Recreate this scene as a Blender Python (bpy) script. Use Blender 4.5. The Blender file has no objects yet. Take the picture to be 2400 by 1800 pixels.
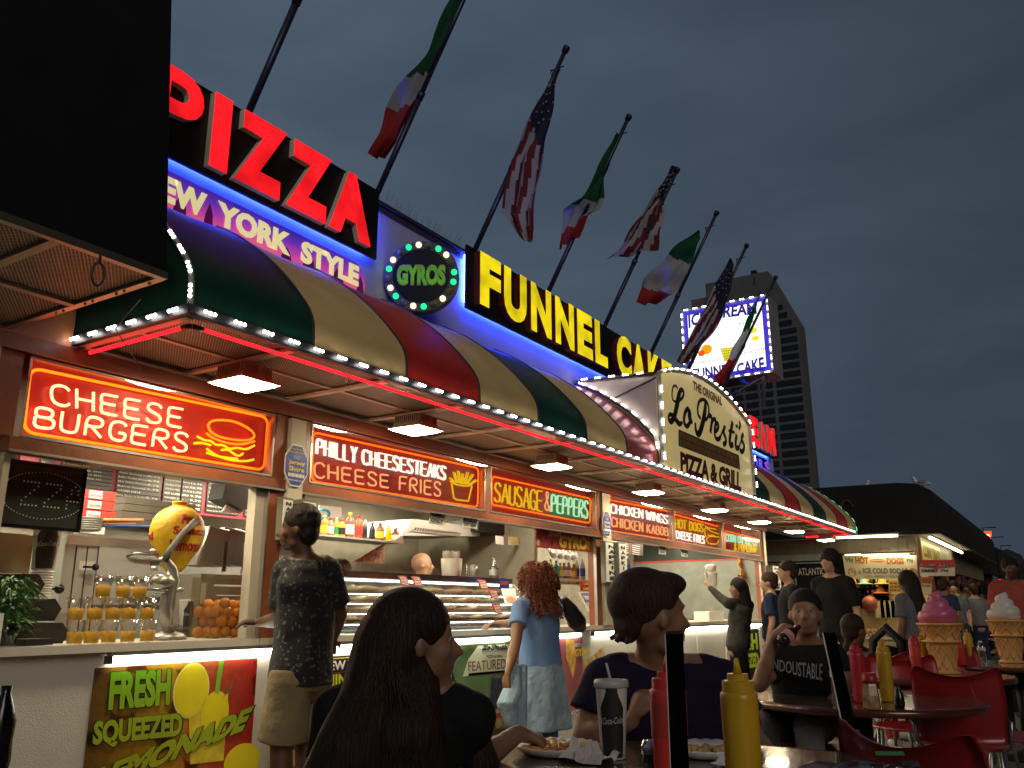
import bpy, bmesh, math, random
from mathutils import Vector, Matrix, noise as mnoise
random.seed(7)
R = math.radians
C = bpy.context.scene.collection
sc = bpy.context.scene

# ---------------------------------------------------------------- camera
CAM_F, PITCH, YAW, ROLL, CH = 2010.0, R(14.69), R(57.42), R(-.12), 1.2
_cp, _sp, _cy, _sy, _cr, _sr = math.cos(PITCH), math.sin(PITCH), math.cos(YAW), math.sin(YAW), math.cos(ROLL), math.sin(ROLL)
FW = Vector((_sy*_cp, _cy*_cp, _sp)); _rt = Vector((_cy, -_sy, 0)); _up = _rt.cross(FW)
RT = _rt*_cr + _up*_sr; UP = _up*_cr - _rt*_sr
cam_data = bpy.data.cameras.new('camera'); cam = bpy.data.objects.new('camera', cam_data); C.objects.link(cam)
cam_data.sensor_width = 36; cam_data.lens = CAM_F/2400*36; cam_data.clip_start = .05; cam_data.clip_end = 2000
m = Matrix((RT, UP, -FW)).transposed().to_4x4(); m.translation = Vector((0, 0, CH)); cam.matrix_world = m
sc.camera = cam

def P(px, py, X=None, Y=None, Z=None, d=None):
    """surveying helper: where the sight line through a photo pixel meets a real plane"""
    r = FW + RT*((px-1200)/CAM_F) - UP*((py-900)/CAM_F)
    if X is not None: t = X/r.x
    elif Y is not None: t = Y/r.y
    elif Z is not None: t = (Z-CH)/r.z
    else: t = d
    return Vector((r.x*t, r.y*t, r.z*t+CH))

# ---------------------------------------------------------------- render, world, sun
sc.view_settings.view_transform = 'Standard'; sc.view_settings.look = 'None'
sc.view_settings.exposure = 0.0; sc.view_settings.gamma = 1.0
sc.render.engine = 'CYCLES'
sc.cycles.use_denoising = True
sc.cycles.max_bounces = 6; sc.cycles.diffuse_bounces = 3; sc.cycles.glossy_bounces = 3
sc.cycles.transmission_bounces = 5; sc.cycles.transparent_max_bounces = 16
sc.cycles.sample_clamp_indirect = 3.0
sc.cycles.caustics_reflective = False; sc.cycles.caustics_refractive = False

W = bpy.data.worlds.new("World"); sc.world = W; W.use_nodes = True
nt = W.node_tree; N = nt.nodes; L = nt.links
bg = N['Background']
sky = N.new('ShaderNodeTexSky'); sky.sky_type = 'NISHITA'; sky.sun_disc = False
sky.sun_elevation = R(1.0); sky.sun_rotation = R(250); sky.air_density = 1.6; sky.dust_density = 2.0; sky.ozone_density = 3.0
hs = N.new('ShaderNodeHueSaturation'); hs.inputs['Saturation'].default_value = .25
L.new(sky.outputs[0], hs.inputs['Color'])
tc = N.new('ShaderNodeTexCoord'); mp = N.new('ShaderNodeMapping'); mp.inputs['Scale'].default_value = (1.4, 1.4, 4.5)
nz = N.new('ShaderNodeTexNoise'); nz.inputs['Scale'].default_value = 2.1; nz.inputs['Detail'].default_value = 7; nz.inputs['Roughness'].default_value = .55
nz.inputs['Distortion'].default_value = .4
L.new(tc.outputs['Generated'], mp.inputs[0]); L.new(mp.outputs[0], nz.inputs[0])
rp = N.new('ShaderNodeValToRGB')
rp.color_ramp.elements[0].position = .33; rp.color_ramp.elements[0].color = (.045, .066, .096, 1)
rp.color_ramp.elements[1].position = .68; rp.color_ramp.elements[1].color = (.062, .087, .122, 1)
L.new(nz.outputs[0], rp.inputs[0])
# the last light lies towards the building side (+Y, -X), the sea side is darker
sep = N.new('ShaderNodeSeparateXYZ'); L.new(tc.outputs['Generated'], sep.inputs[0])
ax = N.new('ShaderNodeMath'); ax.operation = 'MULTIPLY_ADD'; ax.inputs[1].default_value = .95; ax.inputs[2].default_value = .66
L.new(sep.outputs['Y'], ax.inputs[0])
mul = N.new('ShaderNodeMixRGB'); mul.blend_type = 'MULTIPLY'; mul.inputs[0].default_value = 1
L.new(rp.outputs[0], mul.inputs[1]); L.new(ax.outputs[0], mul.inputs[2])
mx = N.new('ShaderNodeMixRGB'); mx.blend_type = 'ADD'; mx.inputs[0].default_value = .006
L.new(mul.outputs[0], mx.inputs[1]); L.new(hs.outputs[0], mx.inputs[2])
L.new(mx.outputs[0], bg.inputs['Color']); bg.inputs['Strength'].default_value = 1.0
# broad low sun lamp standing in for unseen lamps along the boardwalk
sl = bpy.data.lights.new('sun', 'SUN'); sl.energy = .62; sl.angle = R(25); sl.color = (1, .90, .78)
so = bpy.data.objects.new('sun', sl); C.objects.link(so); so.rotation_euler = Vector((.60, .68, -.38)).to_track_quat('-Z', 'Y').to_euler()

# ---------------------------------------------------------------- materials
MATS = {}
def mat(name, col, rough=.6, metal=0., var=.12, scale=6., bump=.0, bscale=60., spec=.5, emit=None, es=0., coat=0., trans=0., alpha=1., bdist=.01, sss=0.):
    if name in MATS: return MATS[name]
    M = bpy.data.materials.new(name); M.use_nodes = True; t = M.node_tree; n = t.nodes; l = t.links
    b = n['Principled BSDF']; MATS[name] = M
    b.inputs['Roughness'].default_value = rough; b.inputs['Metallic'].default_value = metal
    b.inputs['Specular IOR Level'].default_value = spec; b.inputs['Coat Weight'].default_value = coat
    tc = n.new('ShaderNodeTexCoord')
    nz = n.new('ShaderNodeTexNoise'); nz.inputs['Scale'].default_value = scale; nz.inputs['Detail'].default_value = 5
    l.new(tc.outputs['Object'], nz.inputs['Vector'])
    r = n.new('ShaderNodeValToRGB')
    r.color_ramp.elements[0].position = .3; r.color_ramp.elements[1].position = .7
    r.color_ramp.elements[0].color = [max(0, c*(1-var)) for c in col]+[1]
    r.color_ramp.elements[1].color = [min(1, c*(1+var)) for c in col]+[1]
    l.new(nz.outputs[0], r.inputs[0]); l.new(r.outputs[0], b.inputs['Base Color'])
    if bump:
        n2 = n.new('ShaderNodeTexNoise'); n2.inputs['Scale'].default_value = bscale; n2.inputs['Detail'].default_value = 4
        l.new(tc.outputs['Object'], n2.inputs['Vector'])
        bp = n.new('ShaderNodeBump'); bp.inputs['Strength'].default_value = bump; bp.inputs['Distance'].default_value = bdist
        l.new(n2.outputs[0], bp.inputs['Height']); l.new(bp.outputs[0], b.inputs['Normal'])
    if emit:
        b.inputs['Emission Color'].default_value = (*emit, 1); b.inputs['Emission Strength'].default_value = es
    if sss: b.inputs['Subsurface Weight'].default_value = sss; b.inputs['Subsurface Radius'].default_value = (.02,.008,.004)
    if trans: b.inputs['Transmission Weight'].default_value = trans
    if alpha < 1: b.inputs['Alpha'].default_value = alpha
    return M

def emis(name, col, s, sample=True):
    if name in MATS: return MATS[name]
    M = bpy.data.materials.new(name); M.use_nodes = True; t = M.node_tree; n = t.nodes
    n.remove(n['Principled BSDF']); e = n.new('ShaderNodeEmission')
    e.inputs[0].default_value = (*col, 1); e.inputs[1].default_value = s
    t.links.new(e.outputs[0], n['Material Output'].inputs[0]); MATS[name] = M
    M.cycles.emission_sampling = 'AUTO' if sample else 'NONE'
    return M

def litface(name, col, s, scale=2.5, lo=.75, grad=None):
    """translucent sign face lit from inside: uneven tubes behind it"""
    if name in MATS: return MATS[name]
    M = bpy.data.materials.new(name); M.use_nodes = True; t = M.node_tree; n = t.nodes; l = t.links
    b = n['Principled BSDF']; b.inputs['Roughness'].default_value = .35
    b.inputs['Base Color'].default_value = (*[c*.8 for c in col], 1); b.inputs['Emission Color'].default_value = (*col, 1)
    tc = n.new('ShaderNodeTexCoord'); nz = n.new('ShaderNodeTexNoise'); nz.inputs['Scale'].default_value = scale
    l.new(tc.outputs['Object'], nz.inputs['Vector'])
    mr = n.new('ShaderNodeMapRange'); mr.inputs[1].default_value = .35; mr.inputs[2].default_value = .65
    mr.inputs[3].default_value = s*lo; mr.inputs[4].default_value = s
    l.new(nz.outputs[0], mr.inputs[0]); l.new(mr.outputs[0], b.inputs['Emission Strength'])
    MATS[name] = M; return M

def clear(name, col=(1, 1, 1), gloss=.06, rough=.04, edge=.35):
    """thin clear sheet: see-through with a mirror layer that grows at grazing angles"""
    if name in MATS: return MATS[name]
    M = bpy.data.materials.new(name); M.use_nodes = True; t = M.node_tree; n = t.nodes; l = t.links
    n.remove(n['Principled BSDF'])
    tr = n.new('ShaderNodeBsdfTransparent'); tr.inputs[0].default_value = (*col, 1)
    g = n.new('ShaderNodeBsdfGlossy'); g.inputs['Roughness'].default_value = rough
    nz = n.new('ShaderNodeTexNoise'); nz.inputs['Scale'].default_value = 9
    fr = n.new('ShaderNodeLayerWeight'); fr.inputs[0].default_value = edge
    ma = n.new('ShaderNodeMath'); ma.operation = 'MULTIPLY_ADD'; ma.inputs[1].default_value = .5; ma.inputs[2].default_value = gloss
    mm = n.new('ShaderNodeMath'); mm.operation = 'MULTIPLY_ADD'; mm.inputs[1].default_value = .03
    l.new(fr.outputs['Fresnel'], ma.inputs[0]); l.new(nz.outputs[0], mm.inputs[0]); l.new(ma.outputs[0], mm.inputs[2])
    mx = n.new('ShaderNodeMixShader'); l.new(mm.outputs[0], mx.inputs[0]); l.new(tr.outputs[0], mx.inputs[1]); l.new(g.outputs[0], mx.inputs[2])
    l.new(mx.outputs[0], n['Material Output'].inputs[0]); MATS[name] = M
    return M

# ---------------------------------------------------------------- mesh helper
class MB:
    def __init__(s): s.v = []; s.f = []; s.mi = []; s.cur = 0; s.sm = []; s.smooth = False
    def add(s, vs, fs):
        o = len(s.v); s.v += [tuple(v) for v in vs]
        for f in fs: s.f.append([i+o for i in f]); s.mi.append(s.cur); s.sm.append(s.smooth)
        return s
    def box(s, x0, x1, y0, y1, z0, z1):
        return s.add([(x0,y0,z0),(x1,y0,z0),(x1,y1,z0),(x0,y1,z0),(x0,y0,z1),(x1,y0,z1),(x1,y1,z1),(x0,y1,z1)],
              [(0,3,2,1),(4,5,6,7),(0,1,5,4),(1,2,6,5),(2,3,7,6),(3,0,4,7)])
    def obox(s, c, ax, ay, az):
        """box from centre and three half-axis vectors"""
        c, ax, ay, az = Vector(c), Vector(ax), Vector(ay), Vector(az)
        vs = [c+ax*i+ay*j+az*k for k in (-1,1) for j in (-1,1) for i in (-1,1)]
        return s.add(vs, [(0,2,3,1),(4,5,7,6),(0,1,5,4),(1,3,7,5),(3,2,6,7),(2,0,4,6)])
    def quad(s, a, b, c, d): return s.add([a,b,c,d], [(0,1,2,3)])
    def slab(s, pts, off):
        """extruded polygon: pts 3D, off vector"""
        n = len(pts); off = Vector(off); a = [Vector(p) for p in pts]; b = [p+off for p in a]
        return s.add(a+b, [tuple(range(n-1,-1,-1)), tuple(range(n,2*n))]+[(i,(i+1)%n,n+(i+1)%n,n+i) for i in range(n)])
    def tube(s, pts, r, n=6, closed=False, sq=None, caps=True):
        pts = [Vector(p) for p in pts]; m = len(pts)
        if m < 2: return s
        rs = r if isinstance(r, (list, tuple)) else [r]*m
        ring = []; prev = None
        for i, p in enumerate(pts):
            if closed: t = pts[(i+1)%m]-pts[i-1]
            else: t = pts[min(i+1,m-1)]-pts[max(i-1,0)]
            if t.length < 1e-9: t = Vector((0,0,1))
            t.normalize()
            if prev is None:
                u = t.orthogonal().normalized()
                if sq: u = Vector(sq)-t*t.dot(Vector(sq)); u.normalize()
            else:
                u = prev-t*t.dot(prev)
                if u.length < 1e-6: u = t.orthogonal()
                u.normalize()
            prev = u; w = t.cross(u)
            ring.append([p+(u*math.cos(a)+w*math.sin(a))*rs[i] for a in (2*math.pi*(k+.5)/n for k in range(n))])
        vs = [q for rg in ring for q in rg]; fs = []
        for i in range(m if closed else m-1):
            j = (i+1)%m
            for k in range(n): fs.append((i*n+k, i*n+(k+1)%n, j*n+(k+1)%n, j*n+k))
        if not closed and caps: fs += [tuple(range(n-1,-1,-1)), tuple(range((m-1)*n, m*n))]
        return s.add(vs, fs)
    def lathe(s, prof, c=(0,0,0), n=16, ax=None, sx=1, sy=1, cap=True):
        """prof: (radius, height) list, spun about z through c"""
        c = Vector(c); vs = []; fs = []
        M = Vector((0,0,1)).rotation_difference(Vector(ax)).to_matrix() if ax is not None else None
        for r, h in prof:
            for k in range(n):
                a = 2*math.pi*k/n; v = Vector((r*math.cos(a)*sx, r*math.sin(a)*sy, h))
                vs.append(c+(M@v if M else v))
        m = len(prof)
        for i in range(m-1):
            for k in range(n): fs.append((i*n+k, i*n+(k+1)%n, (i+1)*n+(k+1)%n, (i+1)*n+k))
        if cap:
            if prof[0][0] > 1e-5: fs.append(tuple(range(n-1,-1,-1)))
            if prof[-1][0] > 1e-5: fs.append(tuple(range((m-1)*n, m*n)))
        return s.add(vs, fs)
    def sphere(s, c, r, n=12, m=8, sc=(1,1,1), rot=None):
        c = Vector(c); vs = []; fs = []
        for i in range(m+1):
            ph = math.pi*i/m
            for k in range(n):
                a = 2*math.pi*k/n; v = Vector((r*math.sin(ph)*math.cos(a)*sc[0], r*math.sin(ph)*math.sin(a)*sc[1], r*math.cos(ph)*sc[2]))
                if rot: v = rot@v
                vs.append(c+v)
        for i in range(m):
            for k in range(n): fs.append((i*n+k, (i+1)*n+k, (i+1)*n+(k+1)%n, i*n+(k+1)%n))
        return s.add(vs, fs)
    def cap(s, a, ra, b, rb, n=10, m=4):
        """tapered capsule"""
        a, b = Vector(a), Vector(b); d = b-a; h = d.length
        if h < 1e-6: return s.sphere(a, ra)
        pr = [(ra*math.sin(i/m*math.pi/2)+1e-6, -ra*math.cos(i/m*math.pi/2)) for i in range(m+1)]
        pr += [(rb*math.cos(i/m*math.pi/2)+1e-6, h+rb*math.sin(i/m*math.pi/2)) for i in range(m+1)]
        return s.lathe(pr, a, n=n, ax=d, cap=True)
    def mesh(s, mats, off=(0,0,0), name='mesh'):
        me = bpy.data.meshes.new(name); ox, oy, oz = off
        me.from_pydata([(x-ox, y-oy, z-oz) for x, y, z in s.v], [], s.f)
        for m_ in (mats if isinstance(mats, (list, tuple)) else [mats]): me.materials.append(m_)
        me.polygons.foreach_set('material_index', s.mi); me.polygons.foreach_set('use_smooth', s.sm)
        me.update(); return me
    def bounds(s):
        xs, ys, zs = zip(*s.v); return (min(xs)+max(xs))/2, (min(ys)+max(ys))/2, min(zs)

def root_of(o):
    while o.parent: o = o.parent
    return o
def part(name, mb, mats, parent, label=None, kind=None, local=False):
    off = (0,0,0) if local else tuple(root_of(parent)['_loc'])
    o = bpy.data.objects.new(name, mb.mesh(mats, off, name)); C.objects.link(o); o.parent = parent
    if label: o['label'] = label
    if kind: o['kind'] = kind
    return o
ALLTHINGS = []
def thing(name, label, cat, loc=(0,0,0), rz=0, group=None):
    o = bpy.data.objects.new(name, None); C.objects.link(o); o.empty_display_size = .1
    o.location = loc; o.rotation_euler = (0,0,rz); o['_loc'] = list(loc)
    o['label'] = label; o['category'] = cat
    if group: o['group'] = group
    ALLTHINGS.append(o); return o
def single(name, mb, mats, label, cat, group=None, kind=None, org=None):
    b = org or mb.bounds()
    o = bpy.data.objects.new(name, mb.mesh(mats, b, name)); C.objects.link(o); o.location = b; o['_loc'] = list(b)
    if kind == 'structure': o['kind'] = kind; return o
    o['label'] = label; o['category'] = cat
    if group: o['group'] = group
    if kind: o['kind'] = kind
    return o
def struct(name, mb, mats): return single(name, mb, mats, None, None, kind='structure')
def dup(t, loc, rz=None, label=None):
    r = t.copy(); C.objects.link(r); r.location = loc
    if rz is not None: r.rotation_euler = (0,0,rz)
    if label: r['label'] = label
    for ch in list(t.children):
        c = ch.copy(); C.objects.link(c); c.parent = r
        for g in list(ch.children):
            d = g.copy(); C.objects.link(d); d.parent = c
    return r

# ---------------------------------------------------------------- lettering
_tc = {}
def glyphs(txt, bold=0., res=2, space=1.0, shear=0.):
    key = (txt, bold, res, space, shear)
    if key in _tc: return _tc[key]
    cu = bpy.data.curves.new('t', 'FONT'); cu.body = txt; cu.size = 1; cu.offset = bold; cu.resolution_u = res
    cu.space_character = space; cu.shear = shear; cu.fill_mode = 'FRONT'
    ob = bpy.data.objects.new('t', cu); C.objects.link(ob)
    dg = bpy.context.evaluated_depsgraph_get(); me = bpy.data.meshes.new_from_object(ob.evaluated_get(dg))
    vs = [(v.co.x, v.co.y) for v in me.vertices]; fs = [tuple(p.vertices) for p in me.polygons]
    bpy.data.objects.remove(ob); bpy.data.curves.remove(cu); bpy.data.meshes.remove(me)
    x0 = min(v[0] for v in vs); x1 = max(v[0] for v in vs); y0 = min(v[1] for v in vs); y1 = max(v[1] for v in vs)
    vs = [((x-x0)/(x1-x0), (y-y0)/(y1-y0)) for x, y in vs]
    _tc[key] = (vs, fs, (x1-x0)/(y1-y0)); return _tc[key]
def bil(q):
    """corners bottom-left, bottom-right, top-left, top-right -> map(u, v)"""
    a, b, c, d = [Vector(p) for p in q]
    return lambda u, v: (a*(1-u)+b*u)*(1-v)+(c*(1-u)+d*u)*v
def text(mb, txt, q, depth=None, bold=0., res=2, space=1., shear=0., arc=None, grow=0.):
    """lettering fitted in the quad q; depth (vector) makes it a solid with sides"""
    vs, fs, _ = glyphs(txt, bold, res, space, shear); f = bil(q) if not callable(q) else q
    pts = []
    for u, v in vs:
        if grow: u = .5+(u-.5)*(1+grow); v = .5+(v-.5)*(1+grow)
        if arc: v = v+arc*(1-(2*u-1)**2)
        pts.append(f(u, v))
    if depth is None: return mb.add(pts, fs)
    d = Vector(depth); n = len(pts); edges = {}
    for fc in fs:
        for i in range(len(fc)):
            e = (fc[i], fc[(i+1)%len(fc)])
            if (e[1], e[0]) in edges: del edges[(e[1], e[0])]
            else: edges[e] = 1
    mb.add(pts+[p-d for p in pts], list(fs)+[(b, a, a+n, b+n) for a, b in edges])
    return mb
def wq(x0, x1, z0, z1, y): return [(x0,y,z0),(x1,y,z0),(x0,y,z1),(x1,y,z1)]
def pq(bl, br, tl, tr, **k): return [P(*bl,**k), P(*br,**k), P(*tl,**k), P(*tr,**k)]

def chaik(p, n=2, closed=False):
    for _ in range(n):
        q = []
        m_ = len(p) if closed else len(p)-1
        if not closed: q.append(p[0])
        for i in range(m_):
            a, b = p[i], p[(i+1)%len(p)]
            q += [tuple(.75*x+.25*y for x, y in zip(a, b)), tuple(.25*x+.75*y for x, y in zip(a, b))]
        if not closed: q.append(p[-1])
        p = q
    return p
# ================================================================ materials in use
D = 4.12; YF = 3.20; ZC = 2.477
WARM = (1, .86, .58)
m_maroon = mat('maroon_paint', (.27, .055, .028), .38, var=.18, scale=4, bump=.15, bscale=25)
m_brown = mat('brown_paint', (.25, .075, .035), .4, var=.2, scale=5, bump=.2, bscale=30)
m_cream = mat('cream_paint', (.56, .50, .40), .55, var=.08, bump=.1)
m_alu = mat('dull_aluminium', (.55, .53, .50), .35, metal=.9, var=.1)
m_steel = mat('stainless_steel', (.60, .60, .57), .28, metal=1., var=.08, scale=2)
m_steelb = mat('brushed_steel_sheet', (.50, .51, .48), .42, metal=.25, var=.1, scale=1.5)
m_black = mat('black_paint', (.005, .0045, .005), .5, var=.3)
m_blackgloss = mat('black_gloss', (.01, .01, .012), .2, var=.2)
m_dark = mat('dark_trim', (.05, .045, .05), .45)
m_white = mat('white_plastic', (.75, .74, .70), .4, var=.04)
m_paper = mat('white_paper', (.80, .78, .74), .7, var=.03)
m_stucco = mat('white_textured_panel', (.66, .63, .56), .75, var=.06, scale=3, bump=.35, bscale=140)
m_counter = mat('cream_counter_slab', (.68, .64, .55), .3, var=.08, scale=8)
m_grey = mat('grey_wall', (.32, .31, .28), .6)
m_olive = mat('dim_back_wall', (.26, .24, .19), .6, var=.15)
m_green = mat('green_canvas', (.004, .045, .028), .55, var=.25, scale=2.5, bump=.2, bscale=9, spec=.35)
m_tan = mat('tan_canvas', (.68, .49, .22), .7, var=.16, scale=2.0, bump=.35, bscale=5, spec=.2, bdist=.04)
m_red = mat('red_canvas', (.50, .028, .020), .6, var=.2, scale=2.5, bump=.2, bscale=9, spec=.3)
m_satin = mat('satin_red_sheet', (.60, .10, .13), .28, metal=.5, var=.1)
m_gold = mat('yellow_print', (.80, .60, .05), .5, var=.05)
m_ink = mat('black_print', (.015, .013, .012), .6, var=.1)
m_dkred = mat('dark_red_print', (.13, .012, .012), .6)
m_redp = mat('red_print', (.55, .04, .03), .5)
m_whitep = mat('white_print', (.85, .85, .82), .5, var=.02)
m_blue = mat('blue_print', (.03, .05, .35), .5)
m_greenp = mat('green_print', (.03, .24, .05), .5)
e_led = emis('white_led', (1, .97, .92), 14, False)
e_ledg = emis('green_led', (.05, 1, .25), 5, False)
e_lamp = emis('canopy_lamp_lens', (1, .83, .50), 75)
e_tube = emis('white_fluorescent', (1, .93, .72), 16)
e_rneon = emis('red_neon_tube', (1, .014, .022), 2.3)
e_room = emis('added_room_light', (1, .88, .62), 42)

def soffit_mat():
    M = bpy.data.materials.new('perforated_soffit'); M.use_nodes = True; t = M.node_tree; n = t.nodes; l = t.links
    b = n['Principled BSDF']; b.inputs['Roughness'].default_value = .45; b.inputs['Metallic'].default_value = .3
    tc = n.new('ShaderNodeTexCoord')
    ws = []
    for ang in (35, -35):
        mp = n.new('ShaderNodeMapping'); mp.inputs['Rotation'].default_value = (0, 0, R(ang)); l.new(tc.outputs['Object'], mp.inputs[0])
        w = n.new('ShaderNodeTexWave'); w.inputs['Scale'].default_value = 24; w.wave_profile = 'SIN'; l.new(mp.outputs[0], w.inputs[0]); ws.append(w)
    mxx = n.new('ShaderNodeMath'); mxx.operation = 'MAXIMUM'; l.new(ws[0].outputs['Fac'], mxx.inputs[0]); l.new(ws[1].outputs['Fac'], mxx.inputs[1])
    r = n.new('ShaderNodeValToRGB'); r.color_ramp.elements[0].position = .62; r.color_ramp.elements[0].color = (.05, .04, .032, 1)
    r.color_ramp.elements[1].position = .9; r.color_ramp.elements[1].color = (.60, .48, .38, 1)
    l.new(mxx.outputs[0], r.inputs[0]); l.new(r.outputs[0], b.inputs['Base Color'])
    bp = n.new('ShaderNodeBump'); bp.inputs['Strength'].default_value = .6; bp.inputs['Distance'].default_value = .006
    l.new(mxx.outputs[0], bp.inputs['Height']); l.new(bp.outputs[0], b.inputs['Normal'])
    return M
m_mesh = soffit_mat()

# ================================================================ ground
g = MB(); g.box(-40, 900, -300, 500, -.5, -.03); struct('ground', g, mat('dark_ground', (.035, .03, .026), .8, bump=.4))
bw = bpy.data.objects.new('boardwalk', None); C.objects.link(bw); bw['kind'] = 'structure'; bw['_loc'] = [0,0,0]
m_plank = mat('boardwalk_plank', (.13, .105, .085), .6, var=.35, scale=9, bump=.5, bscale=40)
pm = MB(); pm.box(0, 14, -.068, .068, -.03, 0)
pme = pm.mesh(m_plank, name='plank')
for k in range(96):
    o = bpy.data.objects.new('plank', pme); C.objects.link(o); o.parent = bw
    o.location = (1.0+(k%2)*.07, 4.15-.142*k, -random.uniform(0, .004))
q = MB()
for k in range(90): q.box(15.2, 60, 4.1-.3*k, 4.1-.3*k-.28, -.03, -.002)
o = part('far_plank', q, m_plank, bw, kind='stuff')

# ================================================================ the food stand building
st = thing('food_stand', 'long maroon and cream food stand with striped canopy and lit signs on a boardwalk', 'building', (2.0, D, 0))
X0, X1 = 1.75, 13.95
b = MB(); b.box(X0, X1, D+.06, D+.12, 0, 1.0); part('counter_front', b, m_stucco, st)
b = MB(); b.box(X0, 3.66, D, D+.62, .994, 1.034); b.box(3.67, 8.18, D, D+.62, .994, 1.034); b.box(8.19, X1, D, D+.62, .994, 1.034)
part('counter_top', b, m_counter, st)
b = MB(); b.box(X0, X1+.1, D-.035, D+.1, 2.40, ZC); b.box(X0, X1+.1, D-.05, D-.036, 2.395, 2.407); part('fascia_board', b, m_maroon, st)
b = MB(); b.box(2.06, X1, D-.012, D+.1, 1.925, 1.99); part('lower_rail', b, m_brown, st)
b = MB(); b.box(2.06, X1, D-.02, D-.013, 1.918, 1.930); part('rail_trim', b, m_alu, st)
for xa, xb, mm in ((1.95, 2.075, m_brown), (3.67, 3.765, m_brown), (3.92, 3.975, m_brown), (6.02, 6.09, m_brown), (8.075, 8.165, m_brown),
                   (8.36, 8.39, m_brown), (10.13, 10.21, m_brown), (11.95, 12.03, m_brown), (13.72, 13.82, m_brown)):
    b = MB(); b.box(xa, xb, D-.004, D+.1, 1.991, 2.399); part('sign_divider', b, mm, st)
for xa, xb in ((3.66, 3.775), (3.905, 3.96), (8.06, 8.17), (8.37, 8.42), (13.70, 13.82)):
    b = MB(); b.box(xa, xb, D+.004, D+.1, 1.035, 1.924); part('jamb', b, m_brown, st)
    b = MB(); b.box(xa-.012, xa-.002, D-.002, D+.03, 1.035, 1.917); part('jamb_trim', b, m_alu, st)
for xa, xb in ((3.777, 3.903), (8.172, 8.358), (13.83, 13.95)):
    b = MB(); b.box(xa, xb, D-.03, D+.1, 1.035, 2.39); part('column', b, m_cream, st)
for xa, xb in ((3.58, 3.655), (2.07, 2.10)):
    b = MB(); b.box(xa, xb, D+.03, D+.1, 1.035, 1.92); part('window_frame', b, m_cream, st)
b = MB(); b.box(1.75, 1.94, D-.06, D+.1, 0, 2.39); part('corner_post', b, m_cream, st)
# room behind the openings
YB = 6.4
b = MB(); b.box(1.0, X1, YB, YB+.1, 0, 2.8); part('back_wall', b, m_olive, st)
b = MB(); b.box(1.0, X1, D+.13, YB, 2.30, 2.36); part('ceiling', b, m_cream, st)
b = MB(); b.box(1.0, X1, D+.13, YB, -.02, .02); part('floor', b, m_grey, st)
b = MB(); b.box(13.96, 14.02, D+.11, YB, 0, 2.39); part('end_wall', b, m_cream, st)
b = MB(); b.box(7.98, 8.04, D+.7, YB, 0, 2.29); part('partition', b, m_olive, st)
b = MB(); zr = P(1565, 1316, X=13.93).z; b.box(13.93, 13.955, D+.12, YB-.01, zr+.012, 2.29); part('dark_panel', b, mat('dark_green_panel', (.03, .045, .035), .4, bump=.1), st)
b = MB(); b.box(13.92, 13.955, D+.12, YB-.01, 1.04, zr-.012); part('steel_panel', b, mat('grey_green_steel', (.24,.26,.23), .4, metal=.2, var=.15), st)
b = MB(); b.box(13.905, 13.955, D+.12, YB-.01, zr-.0115, zr+.0115); part('trim_strip', b, m_redp, st)
for j_, yy in enumerate((4.72, 5.72)):  # unseen fixtures added to brighten the room and the menu
    for i, xx in enumerate((2.9, 5.0, 6.8, 9.2, 11.0, 12.9)):
        t = thing('added_ceiling_light', f'warm strip light on the stand ceiling, {["front","rear"][j_]} row above {["the juice counter", "the bottle shelf", "the back bar", "the chicken counter", "the hot dog counter", "the pretzels"][i]}', 'ceiling light', (xx, yy, 2.25), group='strip lights inside the stand')
        b = MB(); b.box(xx-.6, xx+.6, yy-.1, yy+.1, 2.27, 2.299); part('housing', b, m_white, t)
        b = MB(); b.box(xx-.58, xx+.58, yy-.08, yy+.08, 2.255, 2.269); part('diffuser', b, e_room, t)

# upper wall
m_uwall = mat('pale_upper_wall', (.45, .45, .50), .5, var=.1, scale=2, bump=.1, bscale=15)
b = MB(); b.box(2.0, 14.85, D, D+.18, ZC, 4.215); b.box(14.86, 16.5, D, D+.18, ZC, 3.46); part('upper_wall', b, m_uwall, st)
b = MB(); b.box(4.5, 5.64, D-.012, D-.001, 4.16, 4.20); b.box(2.0, 14.85, D-.03, D+.2, 4.216, 4.24); part('parapet_cap', b, m_dark, st)
b = MB(); b.box(X0-.4, 16.5, D+.19, 8.5, 2.7, 3.4); part('flat_roof', b, m_black, st)
b = MB(); b.box(1.0, 2.285, D-.025, D-.006, ZC+.002, 3.3); part('side_board', b, mat('orange_board', (.50, .16, .06), .5, bump=.2), st)

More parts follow.
